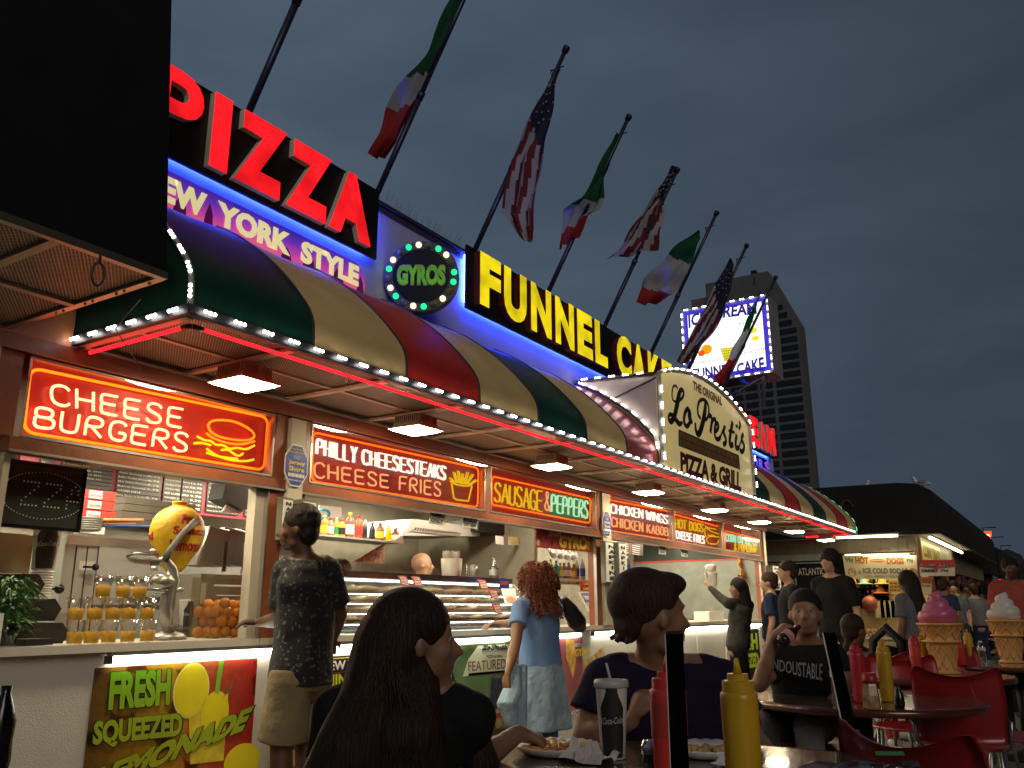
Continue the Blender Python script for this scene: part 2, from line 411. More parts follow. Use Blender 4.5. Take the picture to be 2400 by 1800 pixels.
# ================================================================ canopy
cp_ = thing('canopy', 'curved striped awning in green, tan and red running along the whole stand', 'awning', (2.28, YF, ZC))
PROF = [(3.205, 2.535), (3.205, 2.60), (3.215, 2.685), (3.255, 2.76), (3.31, 2.83), (3.42, 2.955), (3.57, 3.10), (3.74, 3.235), (3.92, 3.36), (4.115, 3.46)]
PROF = chaik(PROF, 1)
def awning_panel(xa, xb, mm, k):
    b = MB(); b.smooth = True; n = 6; rows = []
    for (y, z) in PROF:
        row = []
        for i in range(n+1):
            u = i/n; s_ = math.sin(math.pi*u)
            t_ = (z-2.535)/.93
            row.append((xa+(xb-xa)*u, y-.010*s_*(1-t_*.5), z-.022*s_*t_))
        rows.append(row)
    vs = [p for r_ in rows for p in r_]; w_ = n+1
    b.add(vs, [(j*w_+i, j*w_+i+1, (j+1)*w_+i+1, (j+1)*w_+i) for j in range(len(rows)-1) for i in range(n)])
    part('canvas_panel', b, mm, cp_, label={m_green: 'dark green canvas stripe', m_tan: 'tan canvas stripe', m_red: 'red canvas stripe', m_satin: 'shiny red satin stripe'}[mm])
    b = MB(); b.tube([(xb, y-.004, z) for y, z in PROF], .008, 5); part('rib', b, m_dark, cp_)
XS = 2.30; st_w = .7685
seq = [m_green, m_tan, m_red, m_tan, m_green, m_tan, m_satin]
x = XS; k = 0
for mm in seq:
    xe = min(x+st_w, 7.62) if mm is not m_satin else 7.62
    awning_panel(x, xe, mm, k); x = xe; k += 1
x = 10.46
for mm in [m_green, m_tan, m_red, m_tan, m_green, m_tan, m_red, m_tan]:
    xe = min(x+st_w, 16.5); awning_panel(x, xe, mm, k); x = xe; k += 1
# end gores: flat dark green side of the awning
for xx, mm in ((XS, m_green), (16.5, m_green)):
    b = MB(); b.add([(xx, y, z) for y, z in PROF]+[(xx, D-.003, 2.535)], [tuple(range(len(PROF)+1))]); part('end_panel', b, mm, cp_)
    b = MB(); b.tube([(xx-.004, y-.012, z) for y, z in PROF], .014, 6); part('end_rib', b, m_grey, cp_)
# front and end gutter
b = MB(); b.box(XS-.02, 16.52, YF-.02, YF+.03, 2.487, 2.533); b.box(XS-.005, 16.5, YF-.03, YF-.021, 2.476, 2.490); part('front_gutter', b, m_dark, cp_)
b = MB(); b.box(XS-.02, XS+.03, YF+.031, D-.04, 2.487, 2.533); part('side_gutter', b, m_dark, cp_)
b = MB(); b.box(16.47, 16.52, YF+.031, D-.04, 2.487, 2.533); part('side_gutter', b, m_dark, cp_)
# soffit panels and bars
m_bar = mat('soffit_bar', (.86, .70, .56), .45, metal=.3, var=.15)
xs = [2.33, 2.956]+[3.70+.757*i for i in range(17)]+[16.45]
ys = [YF+.03, 3.66, D-.04]
for i in range(len(xs)-1):
    for j in range(2):
        b = MB(); b.box(xs[i]+.016, xs[i+1]-.016, ys[j]+.016, ys[j+1]-.016, 2.508, 2.516); part('soffit_panel', b, m_mesh, cp_)
for xx in xs:
    b = MB(); b.box(xx-.022, xx+.022, YF+.034, D-.036, 2.484, 2.500); part('cross_bar', b, m_bar, cp_)
b = MB(); b.box(2.33, 16.45, 3.645, 3.675, 2.4995, 2.507); part('long_bar', b, m_bar, cp_)
b = MB(); b.box(2.33, 16.45, D-.075, D-.040, 2.478, 2.4835); part('wall_angle', b, m_bar, cp_)
# wire ties hanging from the gutter
for i, xx in enumerate([2.36, 3.36, 4.18, 4.9, 5.6, 6.4, 7.3, 8.2, 9.2, 10.3, 11.4]):
    b = MB(); b.tube([(xx, YF+.05, 2.47), (xx+.005, YF+.05, 2.43), (xx+.015, YF+.045, 2.415), (xx+.03, YF+.05, 2.43), (xx+.03, YF+.05, 2.47)], .0022, 4); part('wire_tie', b, m_bar, cp_)
b = MB(); b.tube([P(330, 700, Z=2.46), P(290, 745, Z=2.44), P(270, 770, Z=2.42), P(335, 870, Y=D-.06)], .003, 4); part('hanging_wire', b, m_dark, cp_)

# red neon tubes under the gutter
nt_ = thing('neon_tube', 'thin red neon tube running under the front and side edge of the awning', 'neon tube', (2.35, 3.25, 2.45))
b = MB(); b.smooth = True
b.tube([(2.36, 4.05, 2.462), (2.36, 3.32, 2.462)], .010, 8); b.tube([(2.43, 3.262, 2.462), (16.3, 3.262, 2.462)], .0095, 8)
b.tube([(16.36, 3.35, 2.462), (16.36, 4.05, 2.462)], .0135, 8); part('glass_tube', b, e_rneon, nt_)
b = MB(); b.smooth = True; b.tube([(2.36, 3.32, 2.462), (2.362, 3.28, 2.463), (2.38, 3.264, 2.463), (2.43, 3.262, 2.462)], .013, 8); part('corner_sleeve', b, mat('red_sleeve', (.3, .02, .02), .4), nt_)

# LED modules
ledt = thing('led_string', 'string of white LED clusters of three along the awning edge and the arched sign', 'string lights', (2.3, 3.15, 2.5))
lm = MB(); lm.smooth = True
for i in (-1, 0, 1): lm.sphere((i*.026, -.004, 0), .0088, 8, 6)
led_me = lm.mesh(e_led, name='led_cluster')
lmg = MB(); lmg.smooth = True
for i in (-1, 0, 1): lmg.sphere((i*.026, -.004, 0), .010, 8, 6)
ledg_me = lmg.mesh(e_ledg, name='led_cluster_green')
hm = MB(); hm.box(-.045, .045, 0, .008, -.014, .014); hous_me = hm.mesh(m_grey, name='led_housing')
nled = [0]
def led(p, ax, out=(0,-1,0), me=None, parent=None):
    par = parent or ledt
    ax = Vector(ax).normalized(); y = -Vector(out).normalized(); y = (y-ax*y.dot(ax)).normalized(); z = ax.cross(y)
    M3 = Matrix((ax, y, z)).transposed().to_4x4(); M3.translation = Vector(p)-Vector(par['_loc'])
    o = bpy.data.objects.new('led_cluster', me or led_me); C.objects.link(o); o.parent = par; o.matrix_local = M3; nled[0] += 1
x = 2.387
while x < 16.3:
    led((x, YF-.032, 2.512), (1,0,0)); x += .1725
for i in range(6): led((XS-.03, 3.27+i*.155, 2.512), (0,1,0), (-1,0,0))
def along(pts, step, start=.05):
    pts = [Vector(p) for p in pts]; acc = start; out = []
    for a, b in zip(pts, pts[1:]):
        d = (b-a).length
        while acc < d: out.append((a+(b-a)*(acc/d), (b-a).normalized())); acc += step
        acc -= d
    return out
for p, d in along([(XS-.012, y-.016, z) for y, z in PROF], .125, .06)[:9]: led(p, d, (-.6,-1,.2))
for p, d in along([(16.51, y-.016, z) for y, z in PROF], .16, .05)[:8]: led(p, d, (-.3,-1,.2), ledg_me)

# canopy lamps
LAMPX = [3.02, 4.50, 6.36, 8.40, 10.42, 12.25, 14.1, 16.2]
lt = None
wh = ['above the cheese burgers sign', 'above the cheesesteak sign', 'above the sausage sign', 'above the chicken wings sign', 'above the hot dogs sign', 'above the corn sign', 'just past the end of the counter', 'at the far end of the awning']
for i, xx in enumerate(LAMPX):
    lab = 'square ribbed flood lamp hanging from the soffit '+wh[i]
    if lt is None:
        lt = thing('canopy_lamp', lab, 'lamp', (0,0,0), group='square lamps under the awning')
        b = MB(); h = .118
        prof = [(.136, .0), (.136, .010), (.110, .020), (.092, .085), (.06, .095)]
        for (r0, z0), (r1, z1) in zip(prof, prof[1:]):
            for a in range(4):
                c0, s0 = [(1,1), (-1,1), (-1,-1), (1,-1)][a]; c1, s1 = [(-1,1), (-1,-1), (1,-1), (1,1)][a]
                b.quad((c1*r0, s1*r0, z0), (c0*r0, s0*r0, z0), (c0*r1, s0*r1, z1), (c1*r1, s1*r1, z1))
        b.quad((-.06,-.06,.095), (.06,-.06,.095), (.06,.06,.095), (-.06,.06,.095))
        part('housing', b, mat('bronze_housing', (.75, .70, .60), .45, metal=.4), lt, local=True)
        b = MB()
        for a in range(11):
            u = -.09+a*.018
            for s_ in (-1, 1):
                b.obox((u, s_*.104, .055), (.0025,0,0), (0,.006,0), (0,-s_*0,.034)); b.obox((s_*.104, u, .055), (0,.0025,0), (.006,0,0), (0,0,.034))
        part('cooling_fins', b, mat('fin_metal', (.6, .55, .46), .4, metal=.5), lt, local=True)
        b = MB(); b.box(-.006, .006, -.006, .006, .094, .12); part('stem', b, m_dark, lt, local=True)
        b = MB(); b.smooth = True; b.lathe([(.001, -.045), (.06, -.04), (.10, -.028), (.128, -.010), (.130, -.001)], n=4, cap=False)
        b2 = MB(); vs = b.v; b2.smooth = True
        pr = [(.124, -.001), (.112, -.010), (.080, -.020), (.04, -.026)]
        for (r0, z0), (r1, z1) in zip(pr, pr[1:]):
            for a in range(4):
                c0, s0 = [(1,1), (-1,1), (-1,-1), (1,-1)][a]; c1, s1 = [(-1,1), (-1,-1), (1,-1), (1,1)][a]
                b2.quad((c1*r0, s1*r0, z0), (c1*r1, s1*r1, z1), (c0*r1, s0*r1, z1), (c0*r0, s0*r0, z0))
        b2.quad((-.04,-.04,-.026), (-.04,.04,-.026), (.04,.04,-.026), (.04,-.04,-.026))
        part('lens', b2, e_lamp, lt, local=True)
        lt.location = (xx, 3.66, 2.385)
    else: dup(lt, (xx, 3.66, 2.385), label=lab)

# ================================================================ arched gable sign
gs = thing('arched_sign', 'cream arched sign box reading THE ORIGINAL Lo Presti\'s PIZZA & GRILL, rimmed with bulbs', 'sign', (9, YF, 2.54))
GX0, GX1 = 7.63, 10.45; YG = 3.17
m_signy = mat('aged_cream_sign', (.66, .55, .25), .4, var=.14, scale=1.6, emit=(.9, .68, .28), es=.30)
arc = []
for i in range(17):
    u = i/16; arc.append((GX0+(GX1-GX0)*u, 3.42-.04*u+.245*math.sin(math.pi*u)**.8 if 0<u<1 else 3.42-.04*u))
poly = [(GX0, 2.54), (GX1, 2.54)]+[(x_, z_) for x_, z_ in reversed(arc)]
b = MB(); b.slab([(x_, YG, z_) for x_, z_ in poly], (0, .03, 0)); part('sign_face', b, m_signy, gs)
b = MB(); b.tube([(GX0-.03, YG-.01, 2.55)]+[(x_-.01, YG-.01, z_+.03) for x_, z_ in arc]+[(GX1+.02, YG-.01, 2.55)], .025, 4); part('sign_frame', b, m_grey, gs)
for p, d in along([(x_, YG-.04, z_+.035) for x_, z_ in arc], .17, .08): led(p, d)
for p, d in along([(GX0-.03, YG-.04, 2.56), (GX0-.03, YG-.04, 3.42)], .165, .05): led(p, d)
for p, d in along([(GX1+.03, YG-.04, 2.62), (GX1+.03, YG-.04, 3.36)], .165, .05): led(p, d)
# dormer behind the sign
m_dorm = mat('pinkish_white_siding', (.74, .64, .56), .5, var=.08, scale=3, bump=.1)
side = [(YG+.031, 2.60), (3.25, 2.83), (3.36, 2.96), (3.50, 3.10), (3.66, 3.22), (3.83, 3.34), (4.10, 3.47), (YG+.031, 3.44)]
for xx in (GX0+.005, GX1-.005):
    b = MB(); b.slab([(xx, y_, z_) for y_, z_ in side], (.02, 0, 0)); part('dormer_side', b, m_dorm, gs)
b = MB(); b.tube([(GX0-.005, 3.19, 3.40), (GX0-.005, 3.68, 3.24)], .010, 4); part('siding_joint', b, m_dark, gs)
b = MB(); b.smooth = False; vs = [(x_, YG+.031, z_) for x_, z_ in arc]+[(x_, 4.11, 3.50+(z_-3.42)*.6) for x_, z_ in arc]; n_ = len(arc)
b.add(vs, [(i, i+1, n_+i+1, n_+i) for i in range(n_-1)]); part('dormer_roof', b, m_dark, gs)
b = MB(); b.tube([(GX0-.008, YG+.04, 3.445), (GX0-.008, 4.08, 3.485)], .016, 4); b.tube([(GX0-.008, y_, z_) for y_, z_ in side[1:7]], .013, 4); part('dormer_trim', b, m_dark, gs)
for p, d in along([(GX0-.03, 4.0, 3.49), (GX0-.03, 3.25, 3.455)], .155, .03): led(p, d, (-1,-.3,0))
for p, d in along([(GX0-.03, y_-.02, z_+.01) for y_, z_ in reversed(side[:7])], .14, .08): led(p, d, (-1,-.8,.2))
# lettering, taken up from the photograph onto the sign plane
def sg(px, py, y=YG-.004): return P(1350+px/4.608, 840+py/4.608, Y=y)
b = MB(); text(b, 'THE ORIGINAL', [sg(1262,335), sg(1578,515), sg(1262,236), sg(1578,420)], bold=.05, space=1.0); part('lettering', b, m_dkred, gs)
b = MB(); text(b, 'PIZZA & GRILL', [sg(1130,1225), sg(1785,1440), sg(1125,1000), sg(1785,1235)], bold=.05, space=.93); part('lettering', b, m_dkred, gs)
SCRIPT = [
 ([(1098,325),(1078,290),(1050,300),(1038,350),(1037,420),(1055,465),(1095,465),(1140,440),(1165,390),(1160,345),(1135,335),(1115,380),(1100,460),(1080,560),(1058,640),(1030,685),(1005,675),(998,630),(1015,600),(1045,615),(1085,670),(1120,715),(1150,690)], 1.0, [.5,.5,.5,.5,.5,.5,.5,.7,.8,.8,1,1.5,1.7,1.6,1.4,1.2,.9,.8,.8,.9,1.3,1.1,.6]),
 ([(1215,540),(1185,560),(1165,640),(1170,710),(1200,740),(1230,700),(1240,620),(1225,550),(1215,600),(1225,670),(1255,685)], 1.0, None),
 ([(1400,480),(1395,560),(1378,660),(1350,770),(1325,825),(1300,800),(1290,740),(1290,695)], 1.7, [1.2,1.6,1.7,1.6,1.4,1.2,1,.7]),
 ([(1345,645),(1318,610),(1312,540),(1325,470),(1360,440),(1400,450),(1430,500),(1438,580),(1420,650),(1390,665)], .8, None),
 ([(1435,620),(1460,620),(1472,660),(1460,740),(1452,800)], 1.1, None), ([(1468,690),(1490,650),(1508,655),(1505,700)], .9, None),
 ([(1500,790),(1530,770),(1542,720),(1522,690),(1500,730),(1495,810),(1510,870),(1545,875),(1560,850)], 1.0, None),
 ([(1560,850),(1600,740),(1615,740)], .6, None), ([(1605,740),(1590,800),(1620,860),(1620,915),(1590,930)], 1.1, None),
 ([(1690,690),(1672,790),(1658,890),(1665,945),(1695,930)], 1.3, None), ([(1650,780),(1712,800)], .7, None),
 ([(1735,830),(1722,910),(1728,975),(1758,965)], 1.2, None), ([(1735,715),(1738,750)], 1.3, None), ([(1765,690),(1778,715),(1762,760)], 1.0, None),
 ([(1758,965),(1800,840)], .6, None), ([(1808,820),(1790,850),(1790,890),(1818,930),(1815,985),(1790,1015),(1770,985)], 1.1, None)]
def script(mb, f, rad, ystretch=.2):
    for pts, w_, ws_ in SCRIPT:
        p3 = [(x_, y_, (ws_[i] if ws_ else w_)) for i, (x_, y_) in enumerate(pts)]
        p3 = chaik(p3, 2); V = [f(x_, y_) for x_, y_, _ in p3]
        o0 = len(mb.v); mb.tube(V, [rad*w2 for _, _, w2 in p3], 8)
        for i in range(o0, len(mb.v)):
            v = mb.v[i]; mb.v[i] = (v[0], V[0].y+(v[1]-V[0].y)*ystretch, v[2])
b = MB(); script(b, sg, .028); part('script_lettering', b, m_ink, gs)
# red and green tile band
q4 = [sg(1115,940), sg(1768,1195), sg(1115,775), sg(1755,1050)]; f = bil(q4)
b = MB(); b.add([f(-.01,-.04), f(1.01,-.04), f(1.01,1.04), f(-.01,1.04)], [(0,1,2,3)]); part('band_ground', b, m_ink, gs)
tm = []
for r_ in range(2):
    for i in range(-1, 14):
        for h_ in range(2):
            u0 = (i+h_*.5+(.25 if r_ else 0))/13.3; u1 = u0+.5/13.3-.006; u0 = max(u0, .004); u1 = min(u1, .996)
            if u1-u0 < .005: continue
            v0 = .03+r_*.49; v1 = v0+.44; bb = MB(); a = [f(u0,v0), f(u1,v0), f(u1,v1), f(u0,v1)]
            bb.slab([p-Vector((0,.003,0)) for p in a], (0,.0025,0)); part('tile', bb, m_redp if (h_+r_)%2 else m_greenp, gs)
# ================================================================ left neighbour: black overhead box
nb = thing('overhead_box', 'large plain black sign box with a mesh underside overhanging from the left', 'sign box', (2.0, 2.9, 2.477))
XR = P(388, 650, Z=ZC).x; yf = P(388, 650, Z=ZC).y; top = P(402, 0, X=XR)
b = MB(); y1 = top.y; z1 = top.z; e_ = (z1-ZC); y2 = yf+(y1-yf)*1.5; z2 = ZC+e_*1.5
b.slab([(XR, yf, ZC+.02), (XR, y2, z2), (XR, D+.3, z2), (XR, D-.2, ZC+.02)], (-2.6, 0, 0)); part('box_body', b, m_black, nb)
b = MB(); b.box(XR-2.6, XR, yf-.015, yf+.015, ZC-.012, ZC+.018); b.box(XR-.03, XR+.002, yf+.016, D-.1, ZC-.012, ZC+.018); b.box(XR-2.6, XR-.031, D-.13, D-.1, ZC-.012, ZC+.018)
part('edge_frame', b, m_alu, nb)
b = MB(); b.box(XR-2.6, XR-.032, yf+.016, D-.131, ZC+.004, ZC+.012); part('mesh_underside', b, m_mesh, nb)
b = MB(); b.box(XR-2.6, XR-.032, 3.45, 3.49, ZC-.012, ZC+.003); b.box(XR-.46, XR-.42, yf+.02, 3.449, ZC-.012, ZC+.003); b.box(XR-1.2, XR-1.16, yf+.02, 3.449, ZC-.012, ZC+.003); part('cross_bar', b, m_bar, nb)
b = MB(); b.smooth = True; c_ = P(232, 625, Y=yf); b.tube([c_+Vector((.025*math.cos(a), 0, .045*math.sin(a)-.03)) for a in [2*math.pi*i/12 for i in range(12)]], .005, 6, closed=True)
b.tube([c_+Vector((0,0,.012)), c_+Vector((0,0,.06))], .005, 6); part('hook', b, m_dark, nb)
for i in range(14):
    p = Vector((XR-.015, yf+.08+i*.055, ZC-.014)); b = MB(); b.sphere(p, .007, 6, 4); 
    if i in (0, 3, 4, 7, 8, 11, 12): part('stud', b, m_alu, nb)
# ================================================================ channel-letter signs on the upper wall
e_redface = litface('red_letter_face', (1, .012, .018), 1.25, 4.5, .5)
e_yelface = litface('yellow_letter_face', (.93, .74, .008), .95, 5.5, .55)
m_retw = mat('cream_letter_return', (.78, .72, .62), .5)
m_retm = mat('maroon_letter_return', (.16, .02, .02), .4)
e_blue = emis('blue_led_strip', (.02, .05, 1), 130)
def channel(t, ch, x0, x1, z0, z1, yf, yb, face, ret, bold=.05):
    vs, fs, _ = glyphs(ch, bold, 4)
    b = MB(); f = bil(wq(x0, x1, z0, z1, yf)); text(b, ch, f, bold=bold, res=4)
    lt_ = part('letter_face', b, face, t)
    b = MB(); g_ = MB(); text(g_, ch, bil(wq(x0, x1, z0, z1, yf+.003)), depth=(0, -(yb-yf-.004), 0), bold=bold, res=4)
    o = bpy.data.objects.new('letter_return', g_.mesh(ret, root_of(t)['_loc'], 'letter_return')); C.objects.link(o); o.parent = lt_
t = thing('pizza_sign', 'big red lit PIZZA channel letters on a black board', 'sign', (3.4, 4.1, 3.7))
b = MB(); b.box(2.2, 4.455, 4.040, 4.060, 3.712, 4.27); part('backing_board', b, m_black, t)
for ch, a, c in (('P', 2.50, 2.835), ('I', 2.905, 3.037), ('Z', 3.09, 3.482), ('Z', 3.512, 3.898), ('A', 3.905, 4.332)):
    channel(t, ch, a, c, 3.755, 4.252, 3.99, 4.039, e_redface, m_retw, .06 if ch != 'P' else .025)
t = thing('funnel_cake_sign', 'yellow lit FUNNEL CAKE channel letters on a black board', 'sign', (7.9, 4.1, 3.68))
b = MB(); b.box(5.6, 10.25, 4.040, 4.060, 3.682, 4.262); part('backing_board', b, m_black, t)
for ch, a, c in (('F', 5.705, 6.03), ('U', 6.085, 6.472), ('N', 6.55, 6.934), ('N', 7.014, 7.399), ('E', 7.469, 7.807), ('L', 7.866, 8.16),
                 ('C', 8.40, 8.785), ('A', 8.795, 9.19), ('K', 9.257, 9.62), ('E', 9.687, 10.02)):
    channel(t, ch, a, c, 3.735, 4.226, 3.97, 4.039, e_yelface, m_retm, .055)
t = thing('blue_light_strip', 'blue LED strip glowing below the PIZZA board', 'light strip', (3.4, 4.08, 3.69))
b = MB(); b.box(2.3, 4.40, 4.085, 4.105, 3.775, 3.787); part('diffuser', b, e_blue, t)
t = thing('blue_light_strip', 'blue LED strip glowing below the FUNNEL CAKE board', 'light strip', (7.9, 4.08, 3.66))
b = MB(); b.box(5.68, 10.2, 4.085, 4.105, 3.745, 3.757); b.box(5.65, 5.662, 4.085, 4.105, 3.76, 4.2); part('diffuser', b, e_blue, t)
t = thing('blue_light_strip', 'short blue LED strip glowing at the right edge of the PIZZA board', 'light strip', (4.47, 4.08, 3.72))
b = MB(); b.box(4.400, 4.410, 4.085, 4.105, 3.80, 4.15); part('diffuser', b, e_blue, t)

# NEW YORK STYLE
def gradmat(name, z0, z1, cols, es=.6):
    M = bpy.data.materials.new(name); M.use_nodes = True; t = M.node_tree; n = t.nodes; l = t.links; b = n['Principled BSDF']
    tc = n.new('ShaderNodeNewGeometry'); sp = n.new('ShaderNodeSeparateXYZ'); l.new(tc.outputs['Position'], sp.inputs[0])
    nz = n.new('ShaderNodeTexNoise'); nz.inputs['Scale'].default_value = 2; nz.inputs['Detail'].default_value = 6; l.new(tc.outputs['Position'], nz.inputs['Vector'])
    mr = n.new('ShaderNodeMapRange'); mr.inputs[1].default_value = z0; mr.inputs[2].default_value = z1; l.new(sp.outputs['Z'], mr.inputs[0])
    ad = n.new('ShaderNodeMath'); ad.operation = 'MULTIPLY_ADD'; ad.inputs[1].default_value = .5; l.new(nz.outputs[0], ad.inputs[0])
    sb = n.new('ShaderNodeMath'); sb.operation = 'SUBTRACT'; sb.inputs[1].default_value = .25; l.new(mr.outputs[0], ad.inputs[2]); l.new(ad.outputs[0], sb.inputs[0])
    r = n.new('ShaderNodeValToRGB'); els = r.color_ramp.elements
    for i, (p_, c_) in enumerate(cols):
        e = els[i] if i < 2 else els.new(p_)
        e.position = p_; e.color = (*c_, 1)
    l.new(sb.outputs[0], r.inputs[0]); l.new(r.outputs[0], b.inputs['Base Color']); l.new(r.outputs[0], b.inputs['Emission Color'])
    b.inputs['Emission Strength'].default_value = es; b.inputs['Roughness'].default_value = .35; MATS[name] = M; return M
t = thing('new_york_sign', 'purple and pink sunset light box reading NEW YORK STYLE in cream letters', 'sign', (3.4, 4.1, 3.38))
xe = 4.385; pts = [(2.2, 3.36), (xe-.05, 3.36)]+[(xe-.13+.13*math.cos(a), 3.50+.14*math.sin(a)) for a in [R(-60+i*15) for i in range(11)]]+[(2.2, 3.655)]
b = MB(); b.slab([(x_, 4.078, z_) for x_, z_ in pts], (0, .037, 0)); part('light_box', b, gradmat('sunset_print', 3.38, 3.66, [(0, (.85, .16, .10)), (1, (.03, .02, .30)), (.35, (.55, .06, .35)), (.7, (.14, .03, .45))], .75), t)
b = MB()
for xx, w_, h_ in ((2.80, .05, .09), (3.0, .035, .12), (3.62, .05, .07), (3.82, .06, .10), (3.9, .03, .13), (4.09, .05, .08), (4.13, .03, .15), (4.33, .04, .1)):
    b.add([(xx-w_, 4.0745, 3.40), (xx+w_, 4.0745, 3.40), (xx+w_*.8, 4.0745, 3.42+h_*.7), (xx, 4.0745, 3.43+h_*1.2), (xx-w_*.7, 4.0745, 3.42+h_*.6)], [(0,1,2,3,4)])
part('skyline_print', b, mat('skyline_print', (.08, .005, .06), .5, emit=(.10, .005, .08), es=.5), t, kind='stuff')
m_cl = litface('cream_lit_letter', (.84, .76, .36), .78, 3, .9)
for s_, a, c in (('NEW', 2.52, 2.975), ('YORK', 3.055, 3.65), ('STYLE', 3.745, 4.31)):
    b = MB(); text(b, s_, wq(a, c, 3.455, 3.612, 4.070), depth=(0, -.004, 0), bold=.05, res=3); part('lettering', b, m_cl, t)

# GYROS roundel, swung round to face people walking up the boardwalk
cg = P(987, 645, Y=3.86); nG = V0 = Vector((-FW.x, -FW.y, 0)).normalized(); rG = Vector((-nG.y, nG.x, 0)); rg = 80*(cg-Vector((0,0,CH))).dot(FW)/CAM_F
def gp(a, b_, o=0.): return cg+rG*a+Vector((0,0,b_))+nG*o
t = thing('gyros_sign', 'round black GYROS sign ringed with green and cream bulbs, turned towards the viewer', 'sign', (cg.x, cg.y+.1, cg.z-rg))
def roundel(m_, nm, k_, o0, o1):
    b = MB(); b.slab([gp(rg*k_*math.cos(a), rg*k_*math.sin(a), o0) for a in [2*math.pi*i/48 for i in range(48)]], nG*(o1-o0)); part(nm, b, m_, t)
roundel(m_dark, 'drum', 1.10, -.10, -.012); roundel(m_blackgloss, 'dark_disc', .84, -.011, -.004)
b = MB(); b.tube([gp(.05, 0, -.10), Vector((cg.x+.12, D, cg.z))], .05, 8); part('wall_bracket', b, m_dark, t)
m_gl = litface('green_lit_letter', (.08, .30, .012), .8, 8, .5)
b = MB(); text(b, 'GYROS', [gp(-rg*.70,-rg*.30,.004), gp(rg*.70,-rg*.30,.004), gp(-rg*.70,rg*.32,.004), gp(rg*.70,rg*.32,.004)], depth=nG*.005, bold=.05, res=3); part('lettering', b, m_gl, t)
b = MB(); text(b, 'GYROS', [gp(-rg*.72,-rg*.325,-.003), gp(rg*.72,-rg*.325,-.003), gp(-rg*.72,rg*.345,-.003), gp(rg*.72,rg*.345,-.003)], bold=.075, res=3); part('letter_outline', b, mat('silver_outline', (.4,.42,.4), .4), t)
e_gb = emis('green_bulb', (.02, 1, .36), 1.3, False); e_cb = emis('cream_bulb', (1, .86, .52), 1.6, False); m_ob = mat('unlit_bulb', (.16, .17, .10), .3)
pat = [e_gb, m_ob, e_cb, e_gb, m_ob, e_cb, e_gb, m_ob, e_cb, e_gb, m_ob, e_cb, e_gb, m_ob, e_cb, e_gb, m_ob, e_cb, m_ob, e_gb]
for i in range(20):
    a = 2*math.pi*i/20+.1; b = MB(); b.smooth = True; b.sphere(gp(rg*.97*math.cos(a), rg*.97*math.sin(a), -.002), .024, 10, 7); part('bulb', b, pat[i], t)

# CREAM / FLAVORS further along
t = thing('ice_cream_sign', 'red lit CREAM channel letters beyond the arched sign', 'sign', (13, 4.1, 3.6))
xa, xb = P(1760,1000,Y=3.97).x, P(1781,1000,Y=3.97).x; xc = P(1797,1030,Y=3.97).x; xd = P(1818,1040,Y=3.97).x
b = MB(); b.box(10.6, xd+.08, 4.040, 4.060, 3.66, 4.24); part('backing_board', b, m_black, t)
for ch, a, c in (('C', xa-1.05, xa-.66), ('R', xa-.50, xa-.06), ('E', xa+.0, xb-.08), ('A', xb, xc-.02), ('M', xc+.06, xd)):
    channel(t, ch, a, c, 3.70, 4.17, 3.97, 4.039, e_redface, m_retw, .07)
b = MB(); b.box(11.2, xd, 4.085, 4.105, 3.70, 3.712); part('blue_strip', b, e_blue, t)
t = thing('flavors_sign', 'small FLAVORS neon word below the red CREAM letters, blue turning violet', 'sign', (13.4, 4.1, 3.4))
b = MB(); b.box(12.2, xd-.2, 4.09, 4.112, 3.38, 3.62); part('backing_board', b, m_black, t)
for i, ch in enumerate('FLAVORS'):
    b = MB(); x_ = 12.35+i*.31; text(b, ch, wq(x_, x_+.24, 3.42, 3.58, 4.085), depth=(0,-.004,0), bold=.02)
    part('letter', b, emis(f'flavor_{i//2}', [(.05,.45,1), (.05,.35,1), (.15,.12,1), (.35,.05,1)][i//2], 1.1, False), t)

# bird spikes along the parapet
t = thing('bird_spikes', 'row of thin wire bird spikes on the parapet between the PIZZA and FUNNEL CAKE boards', 'bird spikes', (5, 4.15, 4.24))
b = MB()
for i in range(64):
    x_ = 4.5+i*.018
    b.tube([(x_, 4.14+random.uniform(-.02,.03), 4.238), (x_+random.uniform(-.02,.02), 4.12+random.uniform(-.06,.06), 4.33+random.uniform(0,.02))], .0013, 3)
for i in range(70):
    x_ = 8.1+i*.06
    b.tube([(x_, 4.14, 4.238), (x_+random.uniform(-.02,.02), 4.12+random.uniform(-.05,.05), 4.34)], .0016, 3)
part('spikes', b, m_alu, t, kind='stuff')

